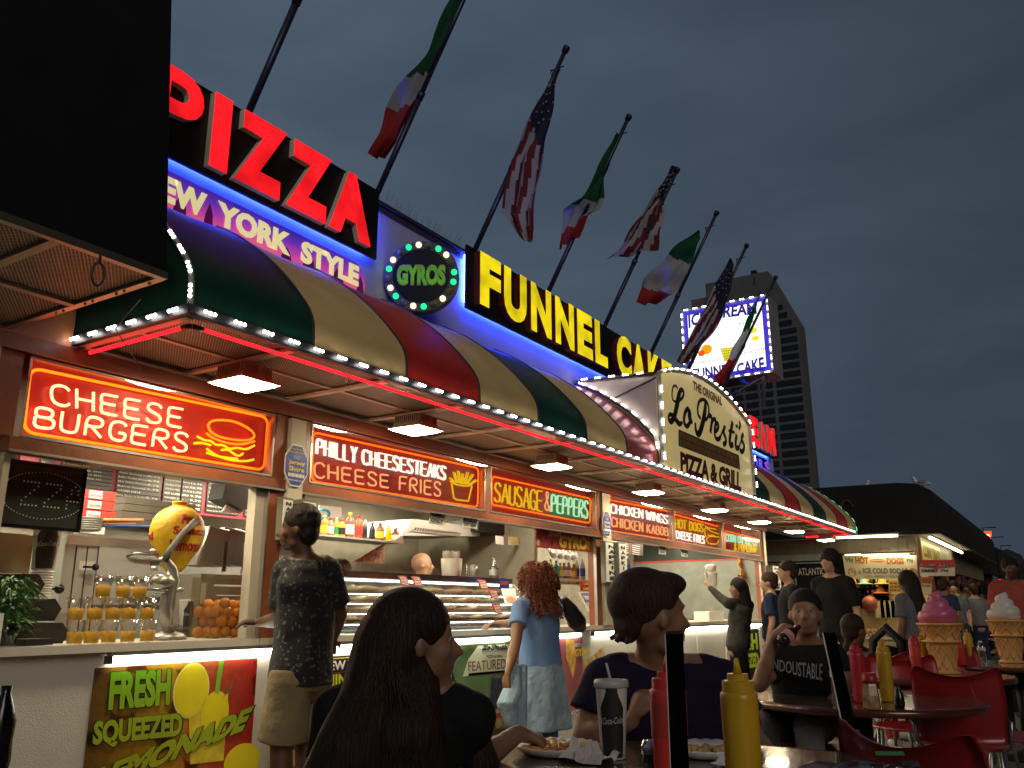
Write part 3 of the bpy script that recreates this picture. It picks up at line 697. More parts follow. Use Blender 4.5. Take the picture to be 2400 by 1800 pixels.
# ================================================================ flag poles and flags
m_pole = mat('dark_blue_pole', (.03, .035, .07), .4, metal=.3)
POLES = [3.391, 4.718, 6.082, 7.432, 8.768, 10.117, 11.358, 12.80]
DV = Vector((-.02, -1.03, 1.765))
proto = None
desc = ['without a visible flag, above the letter I of PIZZA', 'at the end of the PIZZA board', 'beside the F of FUNNEL CAKE', 'above the N of FUNNEL CAKE', 'above the E of FUNNEL', 'above the K of CAKE', 'left in front of the ice cream sign', 'right in front of the ice cream sign']
for i, x_ in enumerate(POLES):
    B0 = Vector((x_, 4.30, 4.44)); 
    lab = 'dark slanting flag pole '+desc[i]
    if proto is None:
        proto = thing('flag_pole', lab, 'flag pole', (0,0,0), group='flag poles slanting out from the roof')
        b = MB(); b.smooth = True; u = DV.normalized(); b.tube([-u*.3, DV*.42], .026, 8); b.tube([DV*.42, DV*.99], .021, 8); part('shaft', b, m_pole, proto, local=True)
        b = MB(); b.smooth = True; b.tube([DV*.40, DV*.43], .032, 8); part('collar', b, m_pole, proto, local=True)
        b = MB(); b.smooth = True; b.tube([DV*.975, DV*.98, DV*1.005, DV*1.01], [.02,.032,.034,.02], 8); part('pole_cap', b, m_black, proto, local=True)
        b = MB(); b.tube([DV*.90+Vector((0,-.07,0)), DV*.90+Vector((0,.07,.0))], .006, 5); b.tube([DV*.9+Vector((.02*math.cos(a), .06, .03*math.sin(a)-.02)) for a in (0,1.2,2.4,3.6,4.8)], .004, 4, closed=True); part('rope_cleat', b, m_black, proto, local=True)
        b = MB(); b.box(-.05, .05, -.05, .12, -.25, -.17); part('bracket', b, m_dark, proto, local=True)
        proto.location = B0
    else: dup(proto, B0, label=lab)
def cloth(name, col, tl=.25):
    M = bpy.data.materials.new(name); M.use_nodes = True; t = M.node_tree; n = t.nodes; l = t.links; b = n['Principled BSDF']
    b.inputs['Base Color'].default_value = (*col, 1); b.inputs['Roughness'].default_value = .8
    w = n.new('ShaderNodeTexNoise'); w.inputs['Scale'].default_value = 300
    bp = n.new('ShaderNodeBump'); bp.inputs['Strength'].default_value = .1; l.new(w.outputs[0], bp.inputs['Height']); l.new(bp.outputs[0], b.inputs['Normal'])
    tr = n.new('ShaderNodeBsdfTranslucent'); tr.inputs[0].default_value = (*col, 1); mx_ = n.new('ShaderNodeMixShader'); mx_.inputs[0].default_value = tl
    l.new(b.outputs[0], mx_.inputs[1]); l.new(tr.outputs[0], mx_.inputs[2]); l.new(mx_.outputs[0], n['Material Output'].inputs[0]); return M
f_g, f_w, f_r, f_n, f_dr = cloth('flag_green', (.003,.085,.032)), cloth('flag_white', (.40,.39,.42)), cloth('flag_red', (.36,.02,.02)), cloth('flag_navy', (.012,.014,.04)), cloth('flag_dark_red', (.16,.012,.02))
def c2(L_): return [(800+x/2.458, y/2.458) for x, y in L_]
def c4(L_): return [(1560+x/5.53, 640+y/5.53) for x, y in L_]
def resamp(pts, n):
    out = []; ls = [0]
    for a, b in zip(pts, pts[1:]): ls.append(ls[-1]+(b-a).length)
    for i in range(n+1):
        d = ls[-1]*i/n; j = 0
        while j < len(pts)-2 and ls[j+1] < d: j += 1
        out.append(pts[j].lerp(pts[j+1], (d-ls[j])/max(1e-9, ls[j+1]-ls[j])))
    return out
FL = [
 (1, 'it', c2([(745,-150),(640,0),(545,200),(500,300),(430,400),(345,515),(270,650),(240,800),(190,910)]), c2([(760,-150),(690,0),(640,150),(600,270),(530,400),(450,560),(400,700),(340,820),(250,905)]), (.55,.72), 'long limp green, white and red flag hanging left above the gyros sign'),
 (2, 'us', c2([(1250,400),(1180,520),(1110,660),(1060,760),(990,915),(985,1000),(935,1240),(1050,1385)]), c2([(1272,400),(1237,510),(1212,740),(1187,850),(1155,1030),(1125,1230),(1100,1395)]), (.42,1), 'largest stars and stripes flag hanging limp above the F of FUNNEL'),
 (3, 'it', c2([(1590,770),(1540,860),(1480,1000),(1395,1140),(1290,1220),(1270,1330),(1258,1440)]), c2([(1603,780),(1565,900),(1528,1040),(1522,1130),(1500,1200),(1430,1250),(1360,1370)]), (.60,.84), 'green, white and red flag wrapped tight around its pole between the two striped flags'),
 (4, 'us', c2([(1905,960),(1850,1080),(1750,1210),(1690,1290),(1600,1430),(1520,1500)]), c2([(1942,960),(1905,1060),(1872,1140),(1855,1250),(1835,1340),(1820,1440)]), (.38,1), 'stars and stripes flag fanning out with a ragged striped end'),
 (5, 'it', [(1640,540),(1580,583),(1505,655),(1492,712)], [(1642,565),(1612,640),(1585,685),(1540,714)], (.36,.80), 'green, white and red flag spread open beside the ice cream sign'),
 (6, 'us', [(1712,605),(1685,655),(1660,700),(1632,760),(1606,810),(1590,850)], [(1722,620),(1712,680),(1694,740),(1664,790),(1632,830),(1612,855)], (.42,1), 'dark stars and stripes flag hanging across the left of the ice cream sign'),
 (7, 'it', c4([(1225,240),(1165,420),(1055,600),(965,800),(880,970),(840,1100),(720,1290),(640,1380)]), c4([(1250,260),(1200,380),(1145,560),(1085,780),(1030,960),(940,1120),(860,1250),(760,1480)]), (.42,.72), 'thin green, white and red flag hanging across the right of the ice cream sign')]
for pi_, kind, Lf, Rt, (s1, s2), lab in FL:
    X_ = POLES[pi_]-.012; a = resamp([P(*p, X=X_) for p in Lf], 40); c = resamp([P(*p, X=X_) for p in Rt], 40); nt2 = 20
    b = MB(); b.smooth = True; vs = []
    for i in range(41):
        s = i/40
        for j in range(nt2+1):
            t_ = j/nt2; p = a[i].lerp(c[i], t_)
            wv = math.sin(t_*13+s*4+pi_)*.035*(.3+s)+.02*math.sin(s*17+t_*4)
            sag = .012*math.sin(s*9+t_*6)
            vs.append(p+Vector((-abs(wv)-.03 if kind=='x' else wv-.02, 0, sag if 0<i<40 else sag)))
    b.v = vs; cols = []
    for i in range(40):
        for j in range(nt2):
            w_ = nt2+1; b.f.append([i*w_+j, i*w_+j+1, (i+1)*w_+j+1, (i+1)*w_+j]); b.sm.append(True)
            s = (i+.5)/40; t_ = (j+.5)/nt2
            if kind == 'it': k_ = 0 if s+.05*(t_-.5) < s1 else (1 if s+.08*(t_-.5) < s2 else 2)
            else:
                if s+.25*(t_-.5)*-1 < s1-.03: k_ = 0
                else: k_ = 1 if int((t_*.95+s*.45)*8) % 2 else 2
            b.mi.append(k_)
    t = thing('flag', lab, 'flag', tuple(POLES[pi_] if q_ == 0 else [0, P(*Lf[0], X=X_).y, P(*Lf[0], X=X_).z][q_] for q_ in range(3)), group='flags on the roof poles')
    part('flag_cloth', b, [f_g, f_w, f_r] if kind == 'it' else [f_n, f_w, f_dr], t)
    if kind == 'us':
        b2 = MB()
        for i in range(4, int(40*s1)-2, 2):
            for j in range(3+(i//2)%2*2, 19, 5):
                q_ = vs[i*(nt2+1)+j]+Vector((-.012, -.003, 0)); r_ = .011+.006*(i/16)
                st_ = [q_+Vector((0, (r_ if k%2==0 else r_*.45)*math.sin(k*math.pi/5), (r_ if k%2==0 else r_*.45)*math.cos(k*math.pi/5))) for k in range(10)]
                b2.add(st_, [tuple(range(10))])
        part('stars', b2, f_w, t, kind='stuff')

# ================================================================ ICE CREAM box sign on its frame, facing back along the walk
XI = 13.0
def iq(px, py, dx=0): return P(1560+px/5.53, 640+py/5.53, X=XI-dx)
t = thing('box_sign', 'bright white ice cream and funnel cake box sign with blue rim above the roof', 'sign', (XI+.3, 4.2, 4.7))
c00, c10, c01, c11 = iq(290,1400), iq(1400,1300), iq(215,490), iq(1270,250)
y0, y1 = (c10.y+c11.y)/2, (c00.y+c01.y)/2; z0, z1 = 4.78, 6.0
b = MB(); b.box(XI, XI+.55, y0-.03, y1+.03, z0-.03, z1+.03); part('cabinet', b, mat('grey_cabinet', (.25, .24, .28), .5), t)
b = MB(); b.box(XI-.006, XI-.001, y0, y1, z0, z1); part('blue_rim', b, mat('violet_rim', (.04, .03, .42), .4, emit=(.06,.04,.55), es=.7), t)
b = MB(); b.box(XI-.012, XI-.007, y0+.075, y1-.075, z0+.075, z1-.075); part('light_face', b, emis('white_light_face', (.97, 1, .93), 1.5), t)
m_bl = mat('dark_blue_letter', (.03, .015, .30), .5, emit=(.05, .02, .42), es=.5); m_ik = mat('sign_ink', (.08, .07, .07), .5)
for s_, q_ in (('ICE', [(300,720),(520,620),(290,545),(520,480)]), ('CREAM', [(610,600),(1185,530),(640,440),(1170,375)])):
    b = MB(); text(b, s_, [iq(*p, dx=.02) for p in q_], bold=.035, res=2); part('lettering', b, m_bl, t)
b = MB(); text(b, 'FUNNEL', [iq(*p, dx=.02) for p in [(365,1370),(870,1330),(350,1245),(860,1170)]], bold=.035); part('lettering', b, m_bl, t)
b = MB(); text(b, 'CAKE', [iq(*p, dx=.02) for p in [(925,1320),(1285,1260),(915,1175),(1270,1080)]], bold=.035); part('lettering', b, m_bl, t)
for s_, q_ in (('Orange Juice', [(320,1190),(695,1150),(320,1145),(690,1095)]), ('Lemonade', [(935,1080),(1295,990),(925,1030),(1290,950)]), ('Fresh', [(960,680),(1165,635),(955,640),(1160,600)]), ('Fresh', [(340,810),(500,780),(340,770),(500,740)])):
    b = MB(); text(b, s_, [iq(*p, dx=.02) for p in q_]); part('lettering', b, m_ik, t)
def disc(c, r, m_, nm, y_=1., z_=1., dx=.0):
    b = MB(); b.add([c+Vector((-dx, r*y_*math.cos(a), r*z_*math.sin(a))) for a in [2*math.pi*i/20 for i in range(20)]], [tuple(range(20))]); part(nm, b, m_, t)
m_or = emis('orange_print_lit', (1, .42, .01), .95, False); m_dor = emis('deep_orange_print', (.95, .14, .01), .85, False); m_ye = emis('yellow_print_lit', (.95, .82, .03), 1., False)
disc(iq(530,990,.016), .085, m_or, 'orange_print', 1.1); disc(iq(465,1040,.018), .052, m_dor, 'orange_slice_print', 1.1); disc(iq(1165,845,.016), .05, m_ye, 'lemon_print', 1.25, .8)
b = MB(); b.add([iq(710,980,.02), iq(880,955,.02), iq(835,1130,.02), iq(765,1150,.02)], [(0,1,2,3)]); part('cone_print', b, m_ye, t)
b = MB()
for k in range(5):
    b.tube([iq(720+k*35,975,.022), iq(760+k*12,1140,.022)], .003, 4); b.tube([iq(715+k*12,985+k*32,.022), iq(875-k*8,965+k*32,.022)], .003, 4)
part('waffle_lines', b, m_ik, t)
b = MB(); b.add([iq(1095,790,.02), iq(1185,765,.02), iq(1180,700,.02), iq(1100,715,.02)], [(0,1,2,3)]); part('juice_print', b, m_ye, t)
tb = t
for i in range(9):
    u = (i+.5)/9
    led((XI-.03, y0-.02+(y1-y0+.04)*u, z1+.02), (0,1,0), (-1,0,0), parent=tb); led((XI-.03, y0-.02+(y1-y0+.04)*u, z0-.02), (0,1,0), (-1,0,0), parent=tb)
    led((XI-.03, y0-.02, z0+(z1-z0)*u), (0,0,1), (-1,0,0), parent=tb); led((XI-.03, y1+.02, z0+(z1-z0)*u), (0,0,1), (-1,0,0), parent=tb)
for yy in (y0+.15, y1-.15):
    b = MB(); b.tube([(XI+.1, yy, z0-.04), (XI+.1, yy+.05, 4.24)], .035, 6); part('frame_post', b, m_dark, t)
b = MB(); b.tube([(XI+.1, y0+.1, z0-.05), (XI+.1, y1-.1, 4.26)], .028, 6); part('frame_brace', b, m_dark, t)

# ================================================================ neon signs in the window heads
ST = {
'A': [[(0,0),(.3,1),(.6,0)],[(.11,.36),(.49,.36)]], 'B': [[(.3,.53),(0,.53),(0,1),(.38,1),(.52,.9),(.52,.64),(.38,.53),(.3,.53)],[(.38,.53),(.6,.45),(.6,.1),(.42,0),(0,0),(0,.5)]],
'C': [[(.58,.82),(.5,.97),(.3,1.02),(.06,.9),(0,.5),(.06,.1),(.3,-.02),(.5,.03),(.58,.16)]], 'D': [[(0,0),(0,1),(.3,1),(.56,.8),(.56,.2),(.3,0),(0,0)]],
'E': [[(.55,1),(.1,1),(0,.92),(0,.58),(.06,.52),(.48,.52)],[(.06,.5),(0,.44),(0,.08),(.1,0),(.55,0)]], 'F': [[(.55,1),(.1,1),(0,.92),(0,0)],[(0,.52),(.45,.52)]],
'G': [[(.58,.82),(.5,.97),(.3,1.02),(.06,.9),(0,.5),(.06,.1),(.3,-.02),(.52,.04),(.58,.2),(.58,.42),(.34,.42)]], 'H': [[(0,0),(0,1)],[(.55,0),(.55,1)],[(0,.5),(.55,.5)]],
'I': [[(.05,0),(.05,1)]], 'K': [[(0,0),(0,1)],[(.52,1),(.04,.46)],[(.18,.58),(.55,0)]], 'L': [[(0,1),(0,.08),(.08,0),(.5,0)]], 'N': [[(0,0),(0,1),(.55,0),(.55,1)]],
'O': [[(.3,1.02),(.06,.9),(0,.5),(.06,.1),(.3,-.02),(.54,.1),(.6,.5),(.54,.9),(.3,1.02)]], 'P': [[(0,0),(0,1),(.4,1),(.56,.88),(.56,.6),(.4,.48),(.02,.48)]],
'R': [[(0,0),(0,1),(.4,1),(.55,.88),(.55,.62),(.4,.5),(.02,.5)],[(.2,.48),(.56,0)]], 'S': [[(.54,.84),(.45,1),(.15,1.02),(.02,.85),(.06,.62),(.46,.44),(.56,.22),(.45,0),(.12,-.02),(0,.16)]],
'T': [[(0,1),(.56,1)],[(.28,1),(.28,0)]], 'U': [[(0,1),(0,.2),(.1,0),(.45,0),(.55,.2),(.55,1)]], 'W': [[(0,1),(.17,0),(.35,.8),(.53,0),(.7,1)]], 'Y': [[(0,1),(.28,.5),(.56,1)],[(.28,.5),(.28,0)]],
'&': [[(.6,.3),(.35,0),(.1,.05),(.03,.25),(.4,.75),(.36,.98),(.16,.98),(.12,.78),(.55,0)]], 'M': [[(0,0),(.05,1),(.33,.3),(.62,1),(.66,0)]]}
WD = {'I': .12, 'W': .72, 'M': .68, 'T': .56, ' ': .35}
def stroke(mb, s, q, r, gap=.24, smooth=True, dbl=0):
    tot = sum(WD.get(c_, .58) for c_ in s)+gap*(len(s)-1); f = bil(q); x_ = 0
    for c_ in s:
        for pl in ST.get(c_, []):
            pl2 = chaik(pl, 2) if (smooth and c_ in 'BCDGOPRSU&EFL') else pl
            V = [f((x_+a)/tot, v) for a, v in pl2]
            if not dbl: mb.tube(V, r, 6)
            else:
                mb.tube([v+Vector((-dbl,0,0)) for v in V], r, 6); mb.tube([v+Vector((dbl,0,0)) for v in V], r, 6)
        x_ += WD.get(c_, .58)+gap
m_npan = mat('red_neon_panel', (.36, .03, .02), .35, var=.25, scale=3, emit=(1, .04, .018), es=.22)  # red emission stands in for the neon's glow on the panel
m_npg = mat('green_neon_panel', (.03, .22, .03), .35, emit=(.03, .5, .03), es=.2)  # green emission added likewise, the panel itself is no lamp
n_cream = emis('cream_neon', (1, .36, .17), 5); n_orange = emis('orange_neon', (1, .13, .005), 4.5); n_white = emis('white_neon', (1, .92, .78), 3.2)
n_peach = emis('peach_neon', (1, .42, .16), 2.6); n_yel = emis('yellow_neon', (1, .62, .01), 2.0); n_green = emis('green_white_neon', (.55, 1, .62), 2.2); n_dim = emis('dim_red_neon', (.8, .06, .03), .5, False)
m_pane = clear('acrylic_pane', (1,.97,.95), .05, .02)
YT = D+.045
def nsign(name, lab, x0, x1, z0=1.997, z1=2.393):
    t = thing(name, lab, 'neon sign', ((x0+x1)/2, D+.05, z0), group='neon signs in the row above the counter')
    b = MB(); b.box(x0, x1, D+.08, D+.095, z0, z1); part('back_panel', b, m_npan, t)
    b = MB(); b.slab([(x0, D+.030, z0+.012), (x1, D+.030, z0+.012), (x1, D-.026, z1-.012), (x0, D-.026, z1-.012)], (0, .0015, 0)); part('acrylic_front', b, m_pane, t)
    for q_ in ((x0, x1, z0, z0+.013), (x0, x1, z1-.013, z1), (x0, x0+.013, z0+.014, z1-.014), (x1-.013, x1, z0+.014, z1-.014)):
        b = MB(); b.box(q_[0], q_[1], D-.006, D+.07, q_[2], q_[3]); part('frame_strip', b, m_alu, t)
    return t
def rrect(q, r_=.08, rr=.03, mb=None, rad=.008, asp=4., gaps=()):
    f = bil(q); pts = []
    ru, rv = rr/asp*4, rr*4
    for cx, cy, a0 in ((1-ru,1-rv,0), (ru,1-rv,90), (ru,rv,180), (1-ru,rv,270)):
        for k in range(5): a = R(a0+k*22.5); pts.append(f(cx+ru*math.cos(a), cy+rv*math.sin(a)))
    mb.tube(pts+[pts[0], pts[1]], rad, 6)
def cz(x, y): return P(x/3.16, 675+y/3.16, Y=YT)
def cp2(x, y): return P(650+x/2.949, 950+y/2.949, Y=YT)
def cq(x, y): return P(1400+x/5.53, 1050+y/5.53, Y=YT)
def neon(t, fn, r, m_, kids='tube_lettering'):
    b = MB(); b.smooth = True; fn(b); return part(kids, b, m_, t)
r0 = .0075
t = nsign('neon_sign', 'red neon sign reading CHEESE BURGERS with a burger drawing, orange outline', 2.105, 3.665)
neon(t, lambda b: stroke(b, 'CHEESE', [cz(380,855), cz(1345,1035), cz(375,710), cz(1360,900)], r0), r0, n_cream)
neon(t, lambda b: stroke(b, 'BURGERS', [cz(250,1025), cz(1385,1215), cz(272,880), cz(1400,1085)], r0), r0, n_cream)
neon(t, lambda b: rrect([cz(175,1065), cz(1955,1350), cz(225,590), cz(1985,960)], mb=b, rr=.035), r0, n_orange, 'outline_tube')
def burger(b):
    for pts, m__ in BURG:
        b.tube([cz(*p) for p in chaik(pts, 2)], r0*.95, 6)
BURG = [([(1540,1020),(1560,985),(1640,975),(1750,990),(1860,1050),(1890,1095),(1860,1125),(1780,1130),(1640,1110),(1560,1070),(1540,1020)],0), ([(1530,1075),(1570,1110),(1680,1150),(1790,1160),(1885,1135)],0)]
neon(t, burger, r0, n_orange, 'burger_outline')
BURG = [([(1460,1100),(1520,1130),(1560,1130),(1600,1165),(1650,1160),(1700,1195),(1760,1180),(1820,1200),(1885,1165)],0), ([(1437,1150),(1500,1145),(1560,1165)],0), ([(1530,1190),(1600,1240),(1700,1275),(1820,1285),(1880,1270)],0), ([(1640,1200),(1690,1195),(1740,1235),(1770,1245),(1800,1225)],0), ([(1530,1220),(1620,1250),(1760,1265)],0)]
neon(t, burger, r0, n_yel, 'filling_tubes')
t = nsign('neon_sign', 'red neon sign reading PHILLY CHEESESTEAKS in white over CHEESE FRIES with a fries drawing', 3.98, 6.015)
neon(t, lambda b: stroke(b, 'PHILLY', [cp2(272,335), cp2(545,400), cp2(275,232), cp2(550,290)], r0*.8, dbl=.008), r0, n_white)
neon(t, lambda b: stroke(b, 'CHEESESTEAKS', [cp2(590,405), cp2(1160,515), cp2(590,305), cp2(1165,425)], r0*.8, dbl=.010, gap=.2), r0, n_white)
neon(t, lambda b: stroke(b, 'CHEESE', [cp2(255,495), cp2(770,570), cp2(255,392), cp2(770,485)], r0), r0, n_peach)
neon(t, lambda b: stroke(b, 'FRIES', [cp2(845,585), cp2(1130,628), cp2(845,490), cp2(1130,535)], r0), r0, n_peach)
neon(t, lambda b: rrect([cp2(240,525), cp2(1385,705), cp2(245,185), cp2(1390,435)], mb=b, rr=.03, asp=5), r0, n_orange, 'outline_tube')
def fries(b):
    b.tube([cp2(*p) for p in [(1205,540),(1220,640),(1240,652),(1320,662),(1345,560)]], r0, 6)
    b.tube([cp2(*p) for p in chaik([(1195,525),(1240,550),(1310,560),(1345,548)], 2)], r0, 6)
    for a, c in (((1190,500),(1215,530)), ((1215,460),(1235,535)), ((1245,450),(1255,540)), ((1275,470),(1270,545)), ((1310,460),(1290,545)), ((1345,475),(1305,545)), ((1370,515),(1320,550)), ((1290,500),(1285,520)), ((1225,490),(1240,500))):
        b.tube([cp2(*a), cp2(*c)], r0*.8, 6); b.tube([cp2(a[0]+12, a[1]+4), cp2(c[0]+10, c[1])], r0*.8, 6)
neon(t, fries, r0, n_yel, 'fries_outline')
t = nsign('neon_sign', 'neon sign reading SAUSAGE & in yellow and PEPPERS in green, orange outline', 6.095, 8.07)
neon(t, lambda b: stroke(b, 'SAUSAGE', [cp2(1500,660), cp2(1830,735), cp2(1505,535), cp2(1830,595)], r0, dbl=.006, gap=.15), r0, n_yel)
neon(t, lambda b: stroke(b, '&', [cp2(1845,720), cp2(1885,735), cp2(1850,595), cp2(1885,600)], r0), r0, n_peach)
neon(t, lambda b: stroke(b, 'PEPPERS', [cp2(1895,735), cp2(2145,782), cp2(1895,615), cp2(2150,665)], r0, dbl=.008, gap=.2), r0, n_green)
b = MB(); q_ = [P(650+x/2.949, 950+y/2.949, Y=D+.077) for x, y in ((1880,755),(2155,800),(1885,600),(2160,650))]; b.add([q_[0],q_[1],q_[3],q_[2]], [(0,1,2,3)]); part('green_patch', b, m_npg, t)
neon(t, lambda b: rrect([cp2(1480,685), cp2(2160,815), cp2(1485,490), cp2(2165,645)], mb=b, rr=.03, asp=5), r0, n_orange, 'outline_tube')
t = nsign('neon_sign', 'neon sign reading CHICKEN WINGS in white over CHICKEN KABOB in peach', 8.395, 10.125)
neon(t, lambda b: stroke(b, 'CHICKEN', [cq(170,840), cq(590,910), cq(175,725), cq(590,800)], r0, dbl=.012, gap=.16), r0, n_white)
neon(t, lambda b: stroke(b, 'WINGS', [cq(635,920), cq(910,985), cq(635,810), cq(912,880)], r0, dbl=.012, gap=.16), r0, n_white)
neon(t, lambda b: stroke(b, 'CHICKEN', [cq(185,1015), cq(590,1085), cq(185,895), cq(590,965)], r0, dbl=.006), r0, n_peach)
neon(t, lambda b: stroke(b, 'KABOB', [cq(645,1095), cq(912,1140), cq(645,990), cq(912,1035)], r0, dbl=.006), r0, n_peach)
neon(t, lambda b: rrect([cq(100,1060), cq(935,1190), cq(100,660), cq(940,825)], mb=b, rr=.03, asp=5), r0, n_orange, 'outline_tube')
t = nsign('neon_sign', 'neon sign reading HOT DOGS over white CHEESE FRIES with a hot dog drawing', 10.215, 11.945)
neon(t, lambda b: stroke(b, 'HOT DOGS', [cq(1010,1035), cq(1375,1090), cq(1010,915), cq(1372,990)], r0, dbl=.008, gap=.15), r0, n_yel)
neon(t, lambda b: stroke(b, 'CHEESE FRIES', [cq(1022,1170), cq(1390,1240), cq(1020,1070), cq(1388,1145)], r0*.9, dbl=.010, gap=.15), r0, n_white)
def hdog(b):
    for pts in ([(1400,1010),(1440,1040),(1500,1040),(1540,1060)], [(1390,1050),(1410,1030),(1470,1080),(1560,1110),(1580,1130),(1560,1160),(1480,1140),(1420,1160),(1415,1200),(1450,1240),(1530,1250),(1570,1220),(1575,1160)], [(1430,1120),(1460,1140),(1490,1125),(1530,1145)], [(1395,1060),(1390,1110),(1410,1150)]):
        b.tube([cq(*p) for p in chaik(pts, 2)], r0, 6)
neon(t, hdog, r0, n_yel, 'hot_dog_outline')
neon(t, lambda b: rrect([cq(960,1200), cq(1600,1310), cq(965,850), cq(1610,1030)], mb=b, rr=.03, asp=5), r0, n_orange, 'outline_tube')
t = nsign('neon_sign', 'neon sign reading CORN ON THE COB over yellow POPCORN', 12.035, 13.71)
neon(t, lambda b: stroke(b, 'CORN ON THE COB', [cq(1665,1205), cq(2100,1275), cq(1665,1110), cq(2105,1190)], r0, dbl=.010, gap=.15), r0, n_green)
neon(t, lambda b: stroke(b, '& POPCORN', [cq(1775,1325), cq(2055,1360), cq(1775,1235), cq(2055,1275)], r0, dbl=.010, gap=.15), r0, n_yel)
neon(t, lambda b: stroke(b, 'SALT', [cq(1680,1305), cq(1760,1320), cq(1680,1235), cq(1760,1245)], r0), r0, n_dim)
neon(t, lambda b: rrect([cq(1655,1330), cq(2130,1400), cq(1655,1075), cq(2130,1190)], mb=b, rr=.03, asp=5), r0, n_orange, 'outline_tube')

# octagon security signs on the columns
def octa(c, w, h, lab):
    t = thing('security_sign', lab, 'sign', (c.x, D-.05, c.z-h))
    def ring(s_, y_):
        return [(c.x+w*s_*x_, y_, c.z+h*s_*z_) for x_, z_ in ((-.42,1),(.42,1),(1,.42),(1,-.42),(.42,-1),(-.42,-1),(-1,-.42),(-1,.42))]
    b = MB(); b.slab(ring(1, D-.042), (0,.004,0)); part('white_edge', b, m_whitep, t)
    b = MB(); b.slab(ring(.92, D-.045), (0,.0025,0)); part('blue_face', b, m_blue, t)
    Y_ = D-.047
    for s_, z_, hh, ww, m_ in (('ALL ACTIVITIES ARE', .72, .07, .62, m_gold), ('RECORDED BY VIDEO', .58, .07, .72, m_gold), ('Jersey', -.02, .24, .72, m_gold), ('Shore', -.3, .24, .66, m_gold), ('(609)348-9220', -.78, .1, .72, m_whitep)):
        b = MB(); text(b, s_, wq(c.x-w*ww, c.x+w*ww, c.z+h*z_, c.z+h*(z_+hh), Y_), bold=.03 if hh > .2 else .01); part('lettering', b, m_, t)
    b = MB(); b.box(c.x-w*.7, c.x+w*.7, Y_-.001, Y_, c.z-h*.56, c.z-h*.4); part('white_band', b, m_whitep, t)
    b = MB(); text(b, 'C C T V', wq(c.x-w*.6, c.x+w*.6, c.z-h*.54, c.z-h*.42, Y_-.003)); part('lettering', b, m_blue, t)
    b = MB(); b.box(c.x-w*.35, c.x+w*.2, Y_-.001, Y_, c.z+h*.28, c.z+h*.48); b.box(c.x+w*.22, c.x+w*.34, Y_-.001, Y_, c.z+h*.32, c.z+h*.44); part('camera_print', b, mat('pale_blue_print', (.15,.22,.6), .5), t)
octa(P(694, 1091, Y=D-.04), .098, .135, 'blue octagonal security camera sign with yellow words on the first column')
octa(P(1422, 1228, Y=D-.04), .098, .135, 'blue octagonal security camera sign on the second column above the napkin boxes')

# napkin dispensers
def napkin(px0, px1, py0, py1, yy, lab, k):
    a = P(px0, py0, Y=yy); c = P(px1, py0, Y=yy); z_b = P((px0+px1)/2, py1, Y=yy).z; x0, x1, zt = a.x, c.x, (a.z+c.z)/2
    t = thing('napkin_dispenser', lab, 'dispenser', ((x0+x1)/2, yy+.05, z_b), group='wall napkin dispensers')
    b = MB(); b.box(x0-.008, x1+.008, yy+.012, D-.034, z_b-.01, zt+.015); part('case', b, mat('olive_case', (.20,.19,.14), .5), t)
    b = MB(); b.box(x0, x1, yy+.004, yy+.011, z_b, zt); part('label_plate', b, m_whitep, t)
    h_ = (zt-z_b)*.94/7
    for i, ch in enumerate('NAPKINS'):
        w_ = (x1-x0)*(.30 if ch != 'I' else .09); zc = zt-(zt-z_b)*.03-h_*(i+.5)
        b = MB(); text(b, ch, wq((x0+x1)/2-w_, (x0+x1)/2+w_, zc-h_*.36, zc+h_*.36, yy+.001), bold=.05); part('letter', b, m_ink, t)
napkin(1421, 1446, 1273, 1364, D-.10, 'NAPKINS dispenser on the second column, the left one of the pair', 0)
napkin(1452, 1468, 1275, 1365, D-.16, 'NAPKINS dispenser on the second column, the right one of the pair', 1)
napkin(1812, 1828, 1328, 1382, D-.14, 'NAPKINS dispenser on the far end column', 2)
napkin(667, 688, 1172, 1262, D-.09, 'NAPKINS dispenser on the first column behind the boy, left one', 3)
napkin(714, 742, 1177, 1268, D-.13, 'NAPKINS dispenser on the first column behind the boy, right one with a black case', 4)
